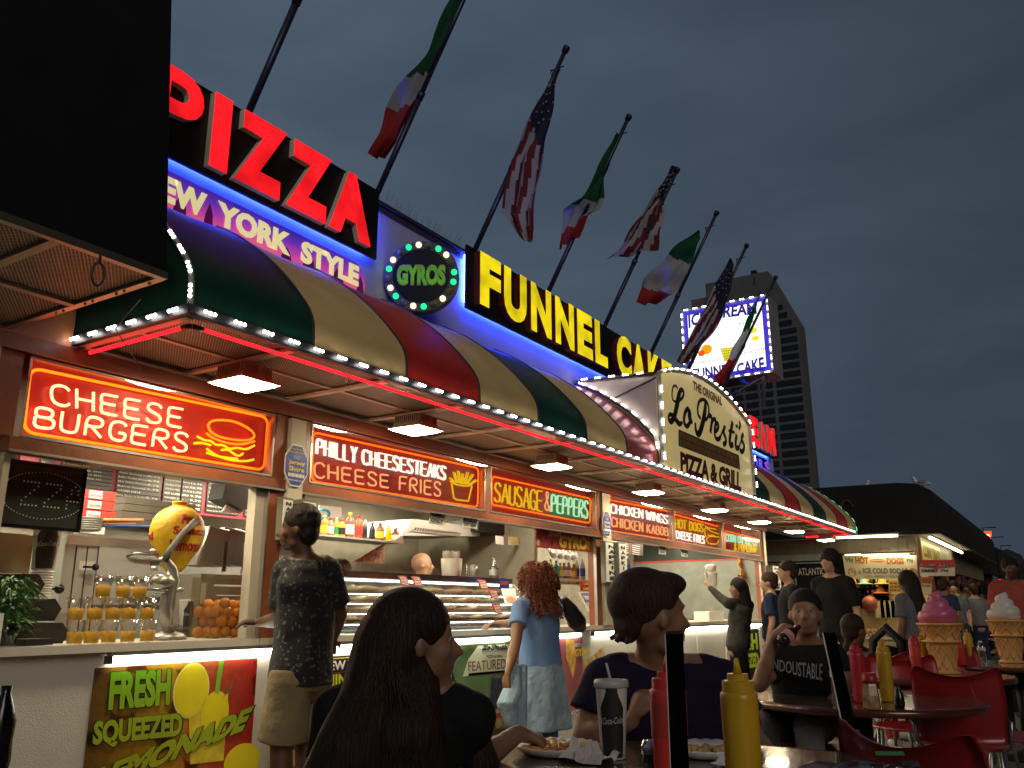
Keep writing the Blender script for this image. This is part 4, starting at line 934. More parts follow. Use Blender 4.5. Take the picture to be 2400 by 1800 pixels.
# ================================================================ menus and back wall fittings
m_board = mat('charcoal_menu_strip', (.045, .042, .038), .35, var=.2)
m_mbar = mat('crimson_menu_bar', (.26, .03, .06), .4)
m_chalk = mat('menu_white', (.80, .78, .72), .5, var=.02); m_chy = mat('menu_yellow', (.65, .55, .08), .5)
def mq(px, py): return P(px/3.456, 1030+py/3.456, Y=6.1)
MENU = [
 (330, 455, 120, 250, [('3.25', 1), ('4.00', 1), ('JUICES', 0)]),
 (490, 915, 140, 480, [('Extra Cheese Slice  4.50', 0), ('2 Toppings  5.00', 0), ('Whole Plain Pizza  20.00', 0), ('Special Whole Pizzas  25.00', 0), ('Toppings on Whole Pizzas  3.00', 0), ('Stromboli  9.75', 0), ('Calzone  5.75', 0), ('Garlic Knots  5.25', 0), ('Sandwiches  9.75', 0)]),
 (945, 1310, 205, 540, [('Philly Cheesesteak Sandwich', 0), ('Chicken Cheesesteak Sandwich', 0), ('Buffalo Chicken Cheesesteak', 0), ('BBQ Chicken Cheesesteak', 0), ('Mushroom Cheesesteak', 0), ('CHICKEN KABOB', 2), ('Extra Cheese on Sandwiches', 0), ('Add Mozzarella    Extra Meat', 0)]),
 (1325, 1650, 270, 590, [('Fish & Chips', 0), ('Breaded Fried Shrimp', 0), ('Chicken Tenders with Fries', 0), ('Chicken Wings w/ Fries', 0), ('BEEF & LAMB GYRO', 2), ('CHICKEN GYRO', 2), ('VEGGIE BURGER', 2), ('& MOZZARELLA', 2)]),
 (1680, 1950, 300, 620, [('Hot Dog', 0), ('Cheese Dog', 0), ('Hamburger', 0), ('Cheeseburger', 0), ('French Fries', 0), ('Chili Cheese Fries', 0), ('Nachos w/ Cheese', 0), ('Corn on the Cob', 0)]),
 (1985, 2130, 560, 640, [('Deep Fried Oreos', 0), ('Fresh Popcorn', 0)])]
PR = [[], [], ['9.75','9.75','9.75','9.75','9.75','','9.75','4.00'], ['12.75','12.75','11.75','11.75','9.75','9.75','7.00','8.75'], ['4.00','4.50','7.00','7.50','6.75','8.75','6.75','3.75'], []]
t = thing('menu_board', 'wide charcoal menu board with white dishes and prices high on the back wall', 'menu board', (4.2, 6.1, 1.95))
zt_ = 2.33
c0, c1 = mq(300, 120), mq(2140, 640)
b = MB(); b.box(c0.x-.1, c1.x+.12, 6.12, 6.16, mq(1900,620).z-.02, zt_); part('board', b, m_mbar, t)
for ci, (xa, xb, ya, yb, lines) in enumerate(MENU):
    n_ = len(lines)
    A, B_ = mq(xa, yb-(40 if ci==1 else 30)), mq(xb, yb)
    z0 = mq(xa, yb-(xb-xa)*.11).z; ztop = mq(xa, ya).z; x0_, x1_ = mq(xa, (ya+yb)/2).x, mq(xb, (ya+yb)/2).x
    h_ = (ztop-z0)/n_
    z0 = max(z0, mq(1900,620).z-.01)
    for i, (s_, k_) in enumerate(lines):
        zc = ztop-h_*(i+.5)
        b = MB(); b.box(x0_, x1_, 6.105, 6.119, zc-h_*.44, zc+h_*.44); st_ = part('menu_strip', b, m_board, t)
        w_ = (x1_-x0_)*.74*min(1, len(s_)/24+(.15 if k_ else 0)); hh = h_*(.27 if k_ < 2 else .34)
        b = MB(); text(b, s_, wq(x0_+.01, x0_+.01+w_*(1 if k_ != 1 else .8), zc-hh*.7, zc+hh*.7, 6.102), bold=.02 if k_ == 2 else .005, res=1)
        o = bpy.data.objects.new('lettering', b.mesh(m_chy if (ci == 1 and i < 2) else m_chalk, t['_loc'], 'lettering')); C.objects.link(o); o.parent = st_
        if PR[ci] and PR[ci][i]:
            b = MB(); text(b, PR[ci][i], wq(x1_-.13, x1_-.02, zc-hh*.7, zc+hh*.7, 6.102), bold=.02, res=1)
            o = bpy.data.objects.new('price', b.mesh(m_chalk, t['_loc'], 'price')); C.objects.link(o); o.parent = st_
# far menu in the third opening
t = thing('menu_board', 'tilted black menu board hanging behind the second column pair', 'menu board', P(1470, 1290, Y=5.2))
b = MB(); b.add([P(1428,1256,Y=5.2), P(1507,1272,Y=5.2), P(1507,1303,Y=5.2), P(1440,1290,Y=5.2)], [(3,2,1,0)]); part('board', b, m_board, t)
b = MB()
for i in range(6):
    for xa, xb in ((1432, 1450), (1455, 1473), (1482, 1500)):
        p = P(xa, 1263+i*5+(xa-1430)*.2, Y=5.19); q_ = P(xb, 1263+i*5+(xb-1430)*.2, Y=5.19); b.add([p, q_, q_+Vector((0,0,.008)), p+Vector((0,0,.008))], [(0,1,2,3)])
part('menu_lines', b, m_chalk, t, kind='stuff')
b = MB(); b.add([P(1476,1264,Y=5.188), P(1479,1265,Y=5.188), P(1479,1296,Y=5.188), P(1476,1296,Y=5.188)], [(3,2,1,0)]); part('divider', b, m_mbar, t)

# ================================================================ juice window, left
Z0 = 1.035
def onc(px, py, Y): p = P(px, py, Y=Y); return p.x, p.z
# LED pizza panel
t = thing('led_sign', 'dark LED panel spelling PIZZA in unlit dots hanging in the juice window', 'sign', (2.35, 4.30, 1.6))
def lq(x, y, dy=0): return P(x/3.456, 1030+y/3.456, Y=4.30-dy)
xL = 1.9; tl, br = lq(680, 262), lq(665, 745); zt, zb = tl.z, br.z+.01; xr = tl.x
b = MB(); b.box(xL, xr, 4.30, 4.335, zb, zt); part('panel', b, mat('led_panel_face', (.022, .022, .02), .4, var=.15), t)
b = MB(); b.box(xL, xr+.012, 4.292, 4.337, zt, zt+.016); b.box(xL, xr+.012, 4.292, 4.337, zb-.016, zb); b.box(xr, xr+.016, 4.292, 4.337, zb, zt); part('bezel', b, m_blackgloss, t)
dots = MB(); DOT = {'P': ['###.','#..#','#..#','###.','#...','#...','#...'], 'I': ['###','.#.','.#.','.#.','.#.','.#.','###'], 'Z': ['#####','....#','...#.','..#..','.#...','#....','#####'], 'A': ['..#..','.#.#.','.#.#.','#...#','#####','#...#','#...#']}
cx, cz_ = (xr-.235), (zt+zb)/2
x_ = cx-.30
for ch in 'PIZZA':
    for r_, row in enumerate(DOT[ch]):
        for c_, v in enumerate(row):
            if v == '#': dots.box(x_+c_*.0185, x_+c_*.0185+.007, 4.297, 4.2995, cz_+.06-r_*.019, cz_+.067-r_*.019)
    x_ += .115
for i in range(72):
    a = 2*math.pi*i/72; dots.box(cx+.04+.215*math.cos(a), cx+.0445+.215*math.cos(a), 4.297, 4.2995, cz_+.115*math.sin(a), cz_+.0045+.115*math.sin(a))
part('led_dots', dots, mat('dull_led', (.8,.8,.75), .3), t, kind='stuff')
b = MB(); b.tube([(xr-.02, 4.31, zt), (xr-.03, 4.31, 1.93)], .002, 4); part('hanging_chain', b, m_dark, t)
# hanging lemon
cL = P(414, 1262, Y=4.50)
t = thing('lemon_display', 'big yellow fibreglass lemon lettered Fresh Squeezed Lemonade hanging on a rod', 'hanging lemon', (cL.x, 4.5, cL.z-.22))
b = MB(); b.smooth = True
pr = [(.001,-.215),(.03,-.205),(.055,-.185),(.09,-.13),(.128,-.07),(.155,0),(.158,.06),(.14,.12),(.10,.165),(.055,.188),(.042,.195),(.042,.205),(.047,.215),(.038,.222),(.001,.222)]
b.lathe([(r_*1.0, h_) for r_, h_ in chaik(pr,1)], (cL.x, 4.5, cL.z), n=36)
rot = 0
part('lemon', b, mat('lemon_yellow_enamel', (.80, .50, .012), .5, var=.22, scale=8, bump=.5, bscale=35), t)
b = MB(); b.tube([(cL.x, 4.5, cL.z+.22), (cL.x, 4.5, 2.1)], .006, 6); part('rod', b, m_black, t)
def onlemon(u0, u1, v0, v1, s_):
    def rad(h_):
        P_ = [(r_*1.0, q_) for r_, q_ in pr]
        for (r0_, h0), (r1_, h1) in zip(P_, P_[1:]):
            if h0 <= h_ <= h1: return r0_+(r1_-r0_)*(h_-h0)/max(1e-6, h1-h0)
        return .05
    def f(u, v):
        h_ = v0+(v1-v0)*v; a = u0+(u1-u0)*u; r_ = rad(h_)+.0025
        return Vector((cL.x+r_*math.cos(a), 4.5+r_*math.sin(a), cL.z+h_))
    b = MB(); text(b, s_, f, bold=.05, res=3); return b
m_lr = mat('red_lemon_lettering', (.42, .03, .01), .45)
for s_, a0, a1, v0, v1 in (('Fresh', -2.10, -1.10, .072, .135), ('Squeezed', -2.35, -.70, -.002, .062), ('Lemonade', -2.45, -.65, -.082, -.016), ('Squeezed', -4.9, -3.2, -.03, .03), ('Lemonade', -4.9, -3.15, -.11, -.05)):
    part('lettering', onlemon(a0, a1, v0, v1, s_), m_lr, t)
# citrus press
t = thing('citrus_press', 'cast steel hand citrus press with a long raised lever on the counter', 'juice press', (3.27, 4.32, Z0))
def jq(x, y, Y=4.32): return P(x/3.456, 1030+y/3.456, Y=Y)
m_cast = mat('cast_steel', (.40, .39, .36), .38, metal=.8, var=.2, bump=.15)
bx_ = jq(1380,1600).x
b = MB(); b.smooth = True; b.lathe([(.105,0),(.11,.012),(.09,.03),(.05,.042),(.035,.05)], (bx_, 4.34, Z0+.002), n=20, sy=.8); part('base', b, m_cast, t)
b = MB(); b.smooth = True; b.tube([jq(1370,1560), jq(1335,1380), jq(1345,1230), jq(1370,1150), jq(1405,1060)], [.034,.028,.03,.036,.03], 10); part('column', b, m_cast, t)
b = MB(); b.smooth = True; b.tube([jq(1290,980,4.30), jq(1340,970,4.3), jq(1400,1050,4.3), jq(1420,1150,4.3), jq(1400,1260,4.3), jq(1380,1500,4.3)], [.016,.022,.024,.024,.02,.014], 8); part('frame_arm', b, m_cast, t)
b = MB(); b.smooth = True; b.lathe([(.012,0),(.06,.02),(.065,.05),(.04,.075),(.02,.08)], jq(1310,1180,4.27)-Vector((0,0,.02)), n=16, cap=False); part('press_cup', b, m_cast, t)
b = MB(); b.smooth = True; b.tube([jq(1330,985,4.29), jq(1380,890,4.29), jq(1480,760,4.29), jq(1590,655,4.29)], [.022,.016,.016,.019], 8); part('lever', b, mat('grey_rubber', (.09,.085,.085), .6), t)
for p_ in ((1245,905), (1250,1045), (1330,1225), (1455,1215)):
    b = MB(); b.smooth = True; b.tube([jq(p_[0]-25, p_[1], 4.28), jq(p_[0]+25, p_[1], 4.28)], .011, 6); b.tube([jq(p_[0]-12, p_[1], 4.28), jq(p_[0]+8, p_[1], 4.28)], .015, 6); part('bolt', b, m_steel, t)
b = MB(); b.box(jq(1170,985).x, jq(1250,985).x, 4.27, 4.275, jq(1170,1018).z, jq(1170,980).z); part('name_plate', b, m_steel, t)
# juice cups
m_cup = clear('clear_cup_plastic', (.97,.97,.95), .09, .10, .28)
m_juice = mat('orange_juice', (.72, .36, .02), .35, var=.12, scale=20, emit=(.8,.42,.02), es=.12); m_pulp = mat('juice_pulp', (.50, .20, .01), .6)  # faint emission put in to brighten the juice
cupP = None
rows = [(1494, [175, 214, 256, 300, 343], 4.20, 'bottom', 1512), (1440, [178, 222, 262, 303, 346], 4.21, 'middle', 1455), (1380, [242, 290, 330], 4.22, 'top', 1398)]
CR, CHt = .049, .112
lvl = Z0+.002; order = ['leftmost', 'second from left', 'third from left', 'fourth from left', 'rightmost']
for ri, (py, xs_, Y_, nm, _) in enumerate(rows):
    for ci, px in enumerate(xs_):
        x_ = P(px, py, Y=Y_).x
        lab = f'clear plastic cup of orange juice in the {nm} tier of the pyramid, ' + (['leftmost', 'middle one', 'rightmost'][ci] if len(xs_) == 3 else order[ci])
        if cupP is None:
            cupP = thing('juice_cup', lab, 'cup', (0,0,0), group='orange juice cups stacked in a pyramid')
            b = MB(); b.smooth = True; b.lathe([(.034,0),(.0375,.045),(CR-.003,CHt-.004),(CR,CHt-.003),(CR,CHt),(CR-.003,CHt)], n=20, cap=False); part('cup_wall', b, m_cup, cupP, local=True)
            b = MB(); b.smooth = True; b.lathe([(.001,.002),(.033,.002),(.0372,.056),(.001,.0565)], n=20, cap=False); part('juice', b, m_juice, cupP, local=True)
            b = MB(); b.smooth = True; b.sphere((.004,-.004,.055), .013, 8, 6, (1.3,1.2,.5)); part('pulp', b, m_pulp, cupP, local=True)
            cupP.location = (x_, Y_, lvl)
        else: dup(cupP, (x_, Y_+random.uniform(-.01,.01), lvl), rz=random.uniform(0,6), label=lab)
    lvl += CHt+.001
# tub of oranges
ax_, az_ = onc(492, 1500, 4.35); bx2, _ = onc(612, 1500, 4.35)
t = thing('orange_tub', 'square frosted plastic tub half full of oranges on the counter', 'tub', ((ax_+bx2)/2, 4.42, Z0))
m_tub = clear('frosted_tub', (.91,.89,.85), .07, .25, .15)
W_ = (bx2-ax_); zt = onc(500, 1352, 4.35)[1]; cx, cy = (ax_+bx2)/2, 4.44
for (xa, xb, ya, yb) in ((ax_, bx2, cy-.12, cy-.117), (ax_, bx2, cy+.117, cy+.12), (ax_, ax_+.003, cy-.116, cy+.116), (bx2-.003, bx2, cy-.116, cy+.116)):
    b = MB(); b.box(xa, xb, ya, yb, Z0+.002, zt); part('tub_wall', b, m_tub, t)
b = MB(); b.box(ax_-.03, bx2+.03, cy-.13, cy-.121, zt-.055, zt-.045); b.box(ax_-.005, bx2+.005, cy-.124, cy-.1205, zt-.11, zt-.105); part('rim_lip', b, mat('cloudy_plastic', (.70,.68,.62), .4), t)
m_orange = mat('orange_peel', (.88, .34, .02), .38, var=.18, scale=5, bump=.3, bscale=120)
ob = MB(); ob.smooth = True; ob.sphere((0,0,0), .034, 14, 10, (1,1,.96)); ome = ob.mesh(m_orange, name='orange')
k_ = 0; lay = [(0, .038), (1, .094), (2, .148), (3, .195)]
for L_, zz in lay:
    nn = 5 if L_ < 3 else 3
    for i in range(nn):
        for j in range(3):
            x_ = ax_+.042+(W_-.084)*((i+(.5 if L_%2 else 0))/(nn-1 if nn > 1 else 1))*(1 if L_<3 else .8)+random.uniform(-.006,.006)
            if x_ > bx2-.036: continue
            y_ = cy-.078+j*.076+random.uniform(-.006,.006)
            o = bpy.data.objects.new('orange', ome); C.objects.link(o); o.location = (x_, y_, Z0+zz+random.uniform(-.008,.008)); o.rotation_euler = (random.random()*6, random.random()*6, 0)
            o['label'] = f'orange in the plastic tub, {["bottom layer","second layer from the bottom","third layer from the bottom","top of the heap"][L_]}, {["front","middle","back"][j]} row, {["first","second","third","fourth","fifth"][i]} from left'
            o['category'] = 'orange'; o['group'] = 'oranges heaped in the plastic tub'; o['_loc'] = list(o.location)
# stainless cabinet and oven behind
def kq(x, y, Y): return P(x/3.456, 1030+y/3.456, Y=Y)
Y_ = 5.35; a = kq(470, 1300, Y_); c = kq(2060, 1300, Y_); zt = kq(700, 790, Y_).z
t = thing('steel_oven', 'big stainless steel oven cabinet with handles behind the juice counter', 'oven', ((a.x+c.x)/2, Y_, 0))
b = MB(); b.box(a.x, c.x, Y_, Y_+.6, .2, zt); part('cabinet', b, m_steelb, t)
b = MB(); b.box(a.x, c.x, Y_-.02, Y_-.001, kq(700,860,Y_).z, zt+.004); part('top_rail', b, m_steel, t)
for xa, xb, z0_, z1_ in ((780, 1500, 1130, 870), (780, 2050, 1340, 1160)):
    b = MB(); b.box(kq(xa,1000,Y_).x, kq(xb,1000,Y_).x, Y_-.018, Y_-.001, kq(1000,z0_,Y_).z, kq(1000,z1_,Y_).z); d_ = part('oven_door', b, m_steelb, t)
    b = MB(); b.smooth = True; zz = kq(1000,z1_+50,Y_).z; b.tube([(kq(1010,1000,Y_).x, Y_-.02, zz-.02), (kq(1040,1000,Y_).x, Y_-.06, zz), (kq(1400,1000,Y_).x, Y_-.06, zz), (kq(1430,1000,Y_).x, Y_-.02, zz-.02)], .011, 8)
    o = bpy.data.objects.new('handle', b.mesh(m_steel, t['_loc'], 'handle')); C.objects.link(o); o.parent = d_
for xa in (600, 690, 780):
    b = MB(); b.box(kq(xa,1000,Y_).x, kq(xa+8,1000,Y_).x, Y_-.006, Y_-.001, .9, kq(700,870,Y_).z); part('seam', b, m_dark, t)
b = MB(); b.smooth = True; p = kq(710, 1035, Y_); b.tube([p+Vector((-.05,-.03,0)), p+Vector((.0,-.05,0))], .008, 6); b.sphere(p+Vector((.02,-.055,0)), .022, 10, 8); part('knob', b, m_black, t)
b = MB(); b.box(kq(640,1000,Y_).x, kq(765,1000,Y_).x, Y_-.004, Y_-.001, kq(700,1060,Y_).z, kq(700,985,Y_).z); part('warning_plate', b, m_paper, t)
b = MB(); b.smooth = True; p = kq(480,1210,Y_-.1); b.sphere(p, .03, 10, 8); b.tube([p, p+Vector((-.1,0,0))], .008, 6); part('round_knob', b, m_blackgloss, t)
# paper cup stack with cola bottle print
def cola_cup(name, lab, base, h, r0, r1, nrim=0, straw=False, lidc=True, ang=0, grp=None):
    t = thing(name, lab, 'cup', tuple(base), group=grp)
    b = MB(); b.smooth = True; b.lathe([(r0*.92,0),(r0,.002),(r1,h),(r1*1.02,h+.002),(r1*.98,h+.004),(.001,h+.001)], base, n=32); part('paper_cup', b, m_white, t)
    def f(u, v):
        a_ = ang+(u-.5)*1.9; rr = (r0+(r1-r0)*v)+.0012; return Vector(base)+Vector((rr*math.cos(a_), rr*math.sin(a_), h*v))
    prof = [(.03,.40),(.10,.44),(.30,.46),(.42,.45),(.50,.40),(.56,.42),(.66,.44),(.74,.36),(.82,.25),(.9,.19),(.96,.2)]
    b = MB(); n_ = len(prof)
    for (v0, w0), (v1, w1) in zip(prof, prof[1:]):
        for k in range(-4, 4):
            b.quad(f(.5+w0*k/4, v0), f(.5+w0*(k+1)/4, v0), f(.5+w1*(k+1)/4, v1), f(.5+w1*k/4, v1))
    part('bottle_print', b, m_ink, t)
    def g_(u, v):
        a_ = ang+(u-.5)*1.5*.9; vv = .46+.09*v+.02*u; rr = (r0+(r1-r0)*vv)+.0022; return Vector(base)+Vector((rr*math.cos(a_), rr*math.sin(a_), h*vv))
    b = MB(); text(b, 'Coca-Cola', g_, shear=.3, bold=.01, res=2); part('lettering', b, mat('silver_print', (.5,.5,.5), .4), t)
    for k in range(nrim):
        b = MB(); b.smooth = True; z_ = -.014*(k+1); b.lathe([(r0*.98, z_), (r0*1.06, z_+.003), (r0*1.06, z_+.008), (r0*.98, z_+.011)], base, n=20, cap=False); part('nested_rim', b, m_white, t)
    if lidc:
        b = MB(); b.smooth = True; b.lathe([(r1*1.03,h-.012),(r1*1.09,h-.011),(r1*1.09,h),(r1*1.03,h+.008),(r1*.9,h+.008),(r1*.88,h+.003),(.001,h+.004)], base, n=32); part('lid', b, mat('cloudy_lid', (.52,.50,.46), .35), t)
    if straw:
        b = MB(); b.smooth = True; p = Vector(base)+Vector((0,0,h)); b.tube([p, p+RT*(-.012)+Vector((0,0,.052))], .0035, 8); part('straw', b, mat('clear_straw', (.6,.6,.6), .3), t)
    return t
p = kq(345, 1060, 4.7)
face = math.atan2(-p.y, -p.x)
cola_cup('cup_stack', 'tall stack of white paper cups with a cola bottle print behind the LED panel', (p.x, 4.7, p.z), .27, .055, .075, nrim=16, lidc=False, ang=face+.1)
p = kq(1500, 1530, 4.75); cola_cup('cola_cup', 'white cola paper cup standing in a wire rack behind the citrus press', (p.x, 4.75, p.z), .17, .036, .05, lidc=False, ang=face+.3)
b = MB()
for i in range(7): b.tube([P(405,1490-i*4,Y=4.7), P(445,1494-i*4,Y=4.7)], .003, 4)
single('wire_rack', b, m_dark, 'small black wire rack under the cola cup behind the press', 'rack', kind=None)
# pizza boxes
m_pbox = mat('red_box_card', (.50, .05, .04), .6); m_cbox = mat('grey_box_card', (.16, .145, .12), .7)
zz = kq(800, 655, 5.0).z
for i, (nm, w_) in enumerate((('bottom', 940), ('middle', 920), ('top', 925))):
    a, c = kq(640, 600, 5.0), kq(w_, 600, 5.0); h_ = .062
    t = thing('pizza_box', f'flat red and white pizza box, {nm} one of the stack on the oven', 'box', ((a.x+c.x)/2, 5.0, zz), group='pizza boxes stacked on the oven')
    b = MB(); b.box(a.x, c.x, 5.0, 5.35, zz, zz+h_-.004); part('carton', b, m_pbox, t)
    b = MB(); b.box(kq(700,600,5.0).x, kq(810,600,5.0).x, 4.996, 4.9995, zz+.006, zz+h_-.010); part('white_label', b, m_paper, t)
    b = MB(); text(b, 'Savona', wq(kq(705,600,5.0).x, kq(802,600,5.0).x, zz+.016, zz+h_-.022, 4.993), shear=.3, bold=.01); part('lettering', b, m_mbar, t)
    zz += h_
for i in range(4):
    a = kq(945+i*4, 620, 5.25); z_ = kq(1000, 700, 5.25).z+.048*i
    b = MB(); b.box(a.x, a.x+.62-.02*i, 5.2, 5.6, z_, z_+.044); single('carton', b, m_cbox, f'grey cardboard carton, {["lowest","second lowest","second highest","highest"][i]} of the stack behind the lemon', 'box', group='grey cartons behind the lemon')
b = MB(); b.box(kq(660,700,4.98).x, kq(860,700,4.98).x, 4.99, 5.05, kq(700,760,4.98).z, kq(700,700,4.98).z); single('paper_pile', b, m_paper, 'white paper pile on the oven top beside the plates', 'paper')
# paddles and plates
m_wood = mat('beech_handle', (.45, .22, .07), .45, var=.2)
for i, (ya, yb, xb_) in enumerate(((655, 655, 1155), (682, 680, 1095))):
    b = MB(); b.smooth = True; b.tube([kq(640, ya, 4.9), kq(xb_, yb, 4.9)], .014-.004*i, 8); single('peel_handle', b, m_wood, ['thick long wooden peel handle lying over the oven', 'thin wooden peel handle just under the thicker one'][i], 'pizza peel')
b = MB(); b.smooth = True; b.tube([kq(740, 695, 4.95), kq(1215, 702, 4.95)], .006, 6); single('blue_rod', b, mat('bright_blue_plastic', (.02,.12,.6), .4), 'thin bright blue rod lying under the wooden handles', 'rod')
for i in range(6):
    b = MB(); b.smooth = True; p = kq(700, 745, 4.9); b.lathe([(.02,0),(.07,.004),(.085,.012),(.084,.014),(.07,.007)], (p.x, 4.9, p.z+i*.013), n=20); single('plate', b, m_steel, 'round metal plate, the '+['lowest','second','third','fourth','fifth','topmost'][i]+' of the stack on the oven', 'plate', group='round metal plates stacked beside the panel')
# tilted pans
for i in range(4):
    xo = i*128; t = thing('steel_pan', f'grey metal pan standing tilted in the rack, {["first","second","third","fourth"][i]} from the left', 'pan', tuple(kq(1640+xo, 1040, 4.75+i*.02)), group='metal pans tilted in the rack')
    Yp = 4.72+i*.05; q_ = [kq(1590+xo,1015,Yp), kq(1730+xo,1030,Yp), kq(1700+xo,700+i*8,Yp), kq(1850+xo,740+i*8,Yp)]
    b = MB(); b.smooth = False; ps = [q_[0], q_[1], q_[3], q_[2]]; b.slab(ps, (.02,.18,0)); part('pan_body', b, m_cast, t)
    b = MB(); b.smooth = True; b.tube([ps[0]+Vector((0,-.004,0)), ps[3]+Vector((0,-.004,0)), ps[2]+Vector((0,-.004,0))], .007, 6); part('rolled_edge', b, m_steel, t)
t = thing('pan_rack', 'low steel rack box holding the tilted pans behind the orange tub', 'rack', (P(520,1500,Y=4.65).x, 4.65, Z0))
a, c = kq(1610, 1300, 4.66), kq(1700, 1300, 4.66)
b = MB(); b.box(a.x, kq(2060,1300,4.66).x, 4.66, 4.95, Z0, kq(1700,1090,4.66).z); part('rack_box', b, mat('dull_steel_box', (.30,.27,.22), .45, metal=.5), t)
b = MB(); b.box(a.x+.01, a.x+.045, 4.655, 4.659, Z0+.2, Z0+.33); part('sticker', b, m_paper, t)
for xx in (1800, 1960):
    b = MB(); b.box(kq(xx,1000,4.69).x, kq(xx+30,1000,4.69).x, 4.685, 4.69, kq(xx,1070,4.69).z, kq(xx,830,4.69).z); part('rack_strap', b, m_steel, t)
# black bin stack and papers on the left
for i, (ya, yb, xa, xb) in enumerate(((1275, 1090, -80, 365), (1470, 1290, -80, 500), (1660, 1485, -80, 560))):
    Yb = 4.55-.07*i; q_ = [kq(xa,yb,Yb), kq(xb-50,yb,Yb), kq(xb,(ya+yb)/2-10,Yb), kq(xb-60,ya,Yb), kq(xa,ya,Yb)]
    b = MB(); b.slab(list(reversed(q_)), (0,.22,0)); single('black_bin', b, m_black, f'black plastic parts bin with a slanted end, {["top","middle","bottom"][i]} of three at the left', 'bin', group='black bins at the left of the counter')
for i in range(3):
    b = MB(); a = kq(-60, 1080, 4.62+.03*i); c = kq(165+i*35, 1080, 4.62+.03*i); b.box(a.x, c.x, 4.62+.03*i, 4.645+.03*i, a.z-.0, kq(100,760,4.62).z); single('cardboard_sheet', b, m_tan if False else mat('buff_card', (.52,.46,.30), .7), f'buff cardboard sheet leaning under the LED panel, {["front","middle","rear"][i]} one', 'cardboard', group='cardboard sheets under the LED panel')
# potted plant
pp = P(15, 1500, Y=4.25)
t = thing('potted_plant', 'bushy green potted plant at the left end of the counter', 'plant', (pp.x, 4.25, Z0))
b = MB(); b.smooth = True; b.lathe([(.035,0),(.05,.06),(.06,.10),(.056,.10)], (pp.x, 4.25, Z0+.002), n=20, cap=False); part('pot', b, clear('green_glass_pot', (.5,.62,.5), .1, .1), t)
b = MB(); b.smooth = True; b.lathe([(.001,.004),(.034,.004),(.05,.07),(.001,.07)], (pp.x, 4.25, Z0+.002), n=14, cap=False); part('soil', b, mat('soil', (.05,.03,.02), .9), t)
lf = MB(); m_leaf = mat('leaf_green', (.05, .16, .03), .45, var=.5, scale=30)
for i in range(420):
    a = random.uniform(0, 2*math.pi); rr = random.uniform(.01,.13)*random.uniform(.5,1); h_ = random.uniform(.08,.33)-rr*.3
    c_ = Vector((pp.x+rr*math.cos(a)*1.1, 4.25+rr*math.sin(a)*.7, Z0+h_)); d = Vector((math.cos(a), math.sin(a)*.8, random.uniform(-.6,.5))).normalized()
    L_ = random.uniform(.035,.065); w_ = d.cross(Vector((0,0,1))).normalized()*L_*.16; mid = c_+d*L_*.45; tip = c_+d*L_+Vector((0,0,-.012))
    lf.add([c_, mid+w_+Vector((0,0,.004)), tip, mid-w_+Vector((0,0,.004))], [(0,1,2,3)])
part('leaves', lf, m_leaf, t, kind='stuff')
b = MB()
for i in range(14):
    a = i*2.4; b.tube([(pp.x, 4.25, Z0+.07), (pp.x+.03*math.cos(a), 4.25+.02*math.sin(a), Z0+.17), (pp.x+.08*math.cos(a), 4.25+.05*math.sin(a), Z0+.26)], .002, 4)
part('stems', b, m_leaf, t, kind='stuff')
b = MB(); b.box(P(5,1500,Y=4.16).x-.07, P(5,1500,Y=4.16).x-.01, 4.155, 4.16, Z0+.0, Z0+.15); single('price_card', b, m_paper, 'small white card standing before the plant at the far left', 'card')
b = MB(); b.box(P(60,1500,Y=4.2).x, P(125,1500,Y=4.2).x, 4.2, 4.4, Z0+.002, Z0+.03); single('tray', b, m_black, 'flat black tray on the counter right of the plant', 'tray')
# black hanging hood cone over the pans
b = MB(); b.smooth = True; q_ = [kq(1830,350,4.9), kq(2100,370,4.9), kq(2095,560,4.9), kq(1960,570,4.9), kq(1800,480,4.9)]; b.smooth = False; b.slab(list(reversed(q_)), (0,.15,0)); single('heat_lamp_hood', b, m_black, 'black lamp hood hanging in front of the menu at the right', 'lamp hood')
b = MB(); b.slab(list(reversed([kq(1845,520,4.95), kq(1975,565,4.95), kq(1950,600,4.95), kq(1800,590,4.95)])), (0,.02,0)); single('white_cloth', b, m_paper, 'white cloth corner hanging under the black lamp hood', 'cloth')
b = MB(); b.box(P(608,1500,Y=4.3).x, P(655,1500,Y=4.3).x, 4.2, 4.4, Z0+.001, Z0+.055); single('napkin_box', b, m_cream, 'small cream box on the counter in front of the boy', 'box')

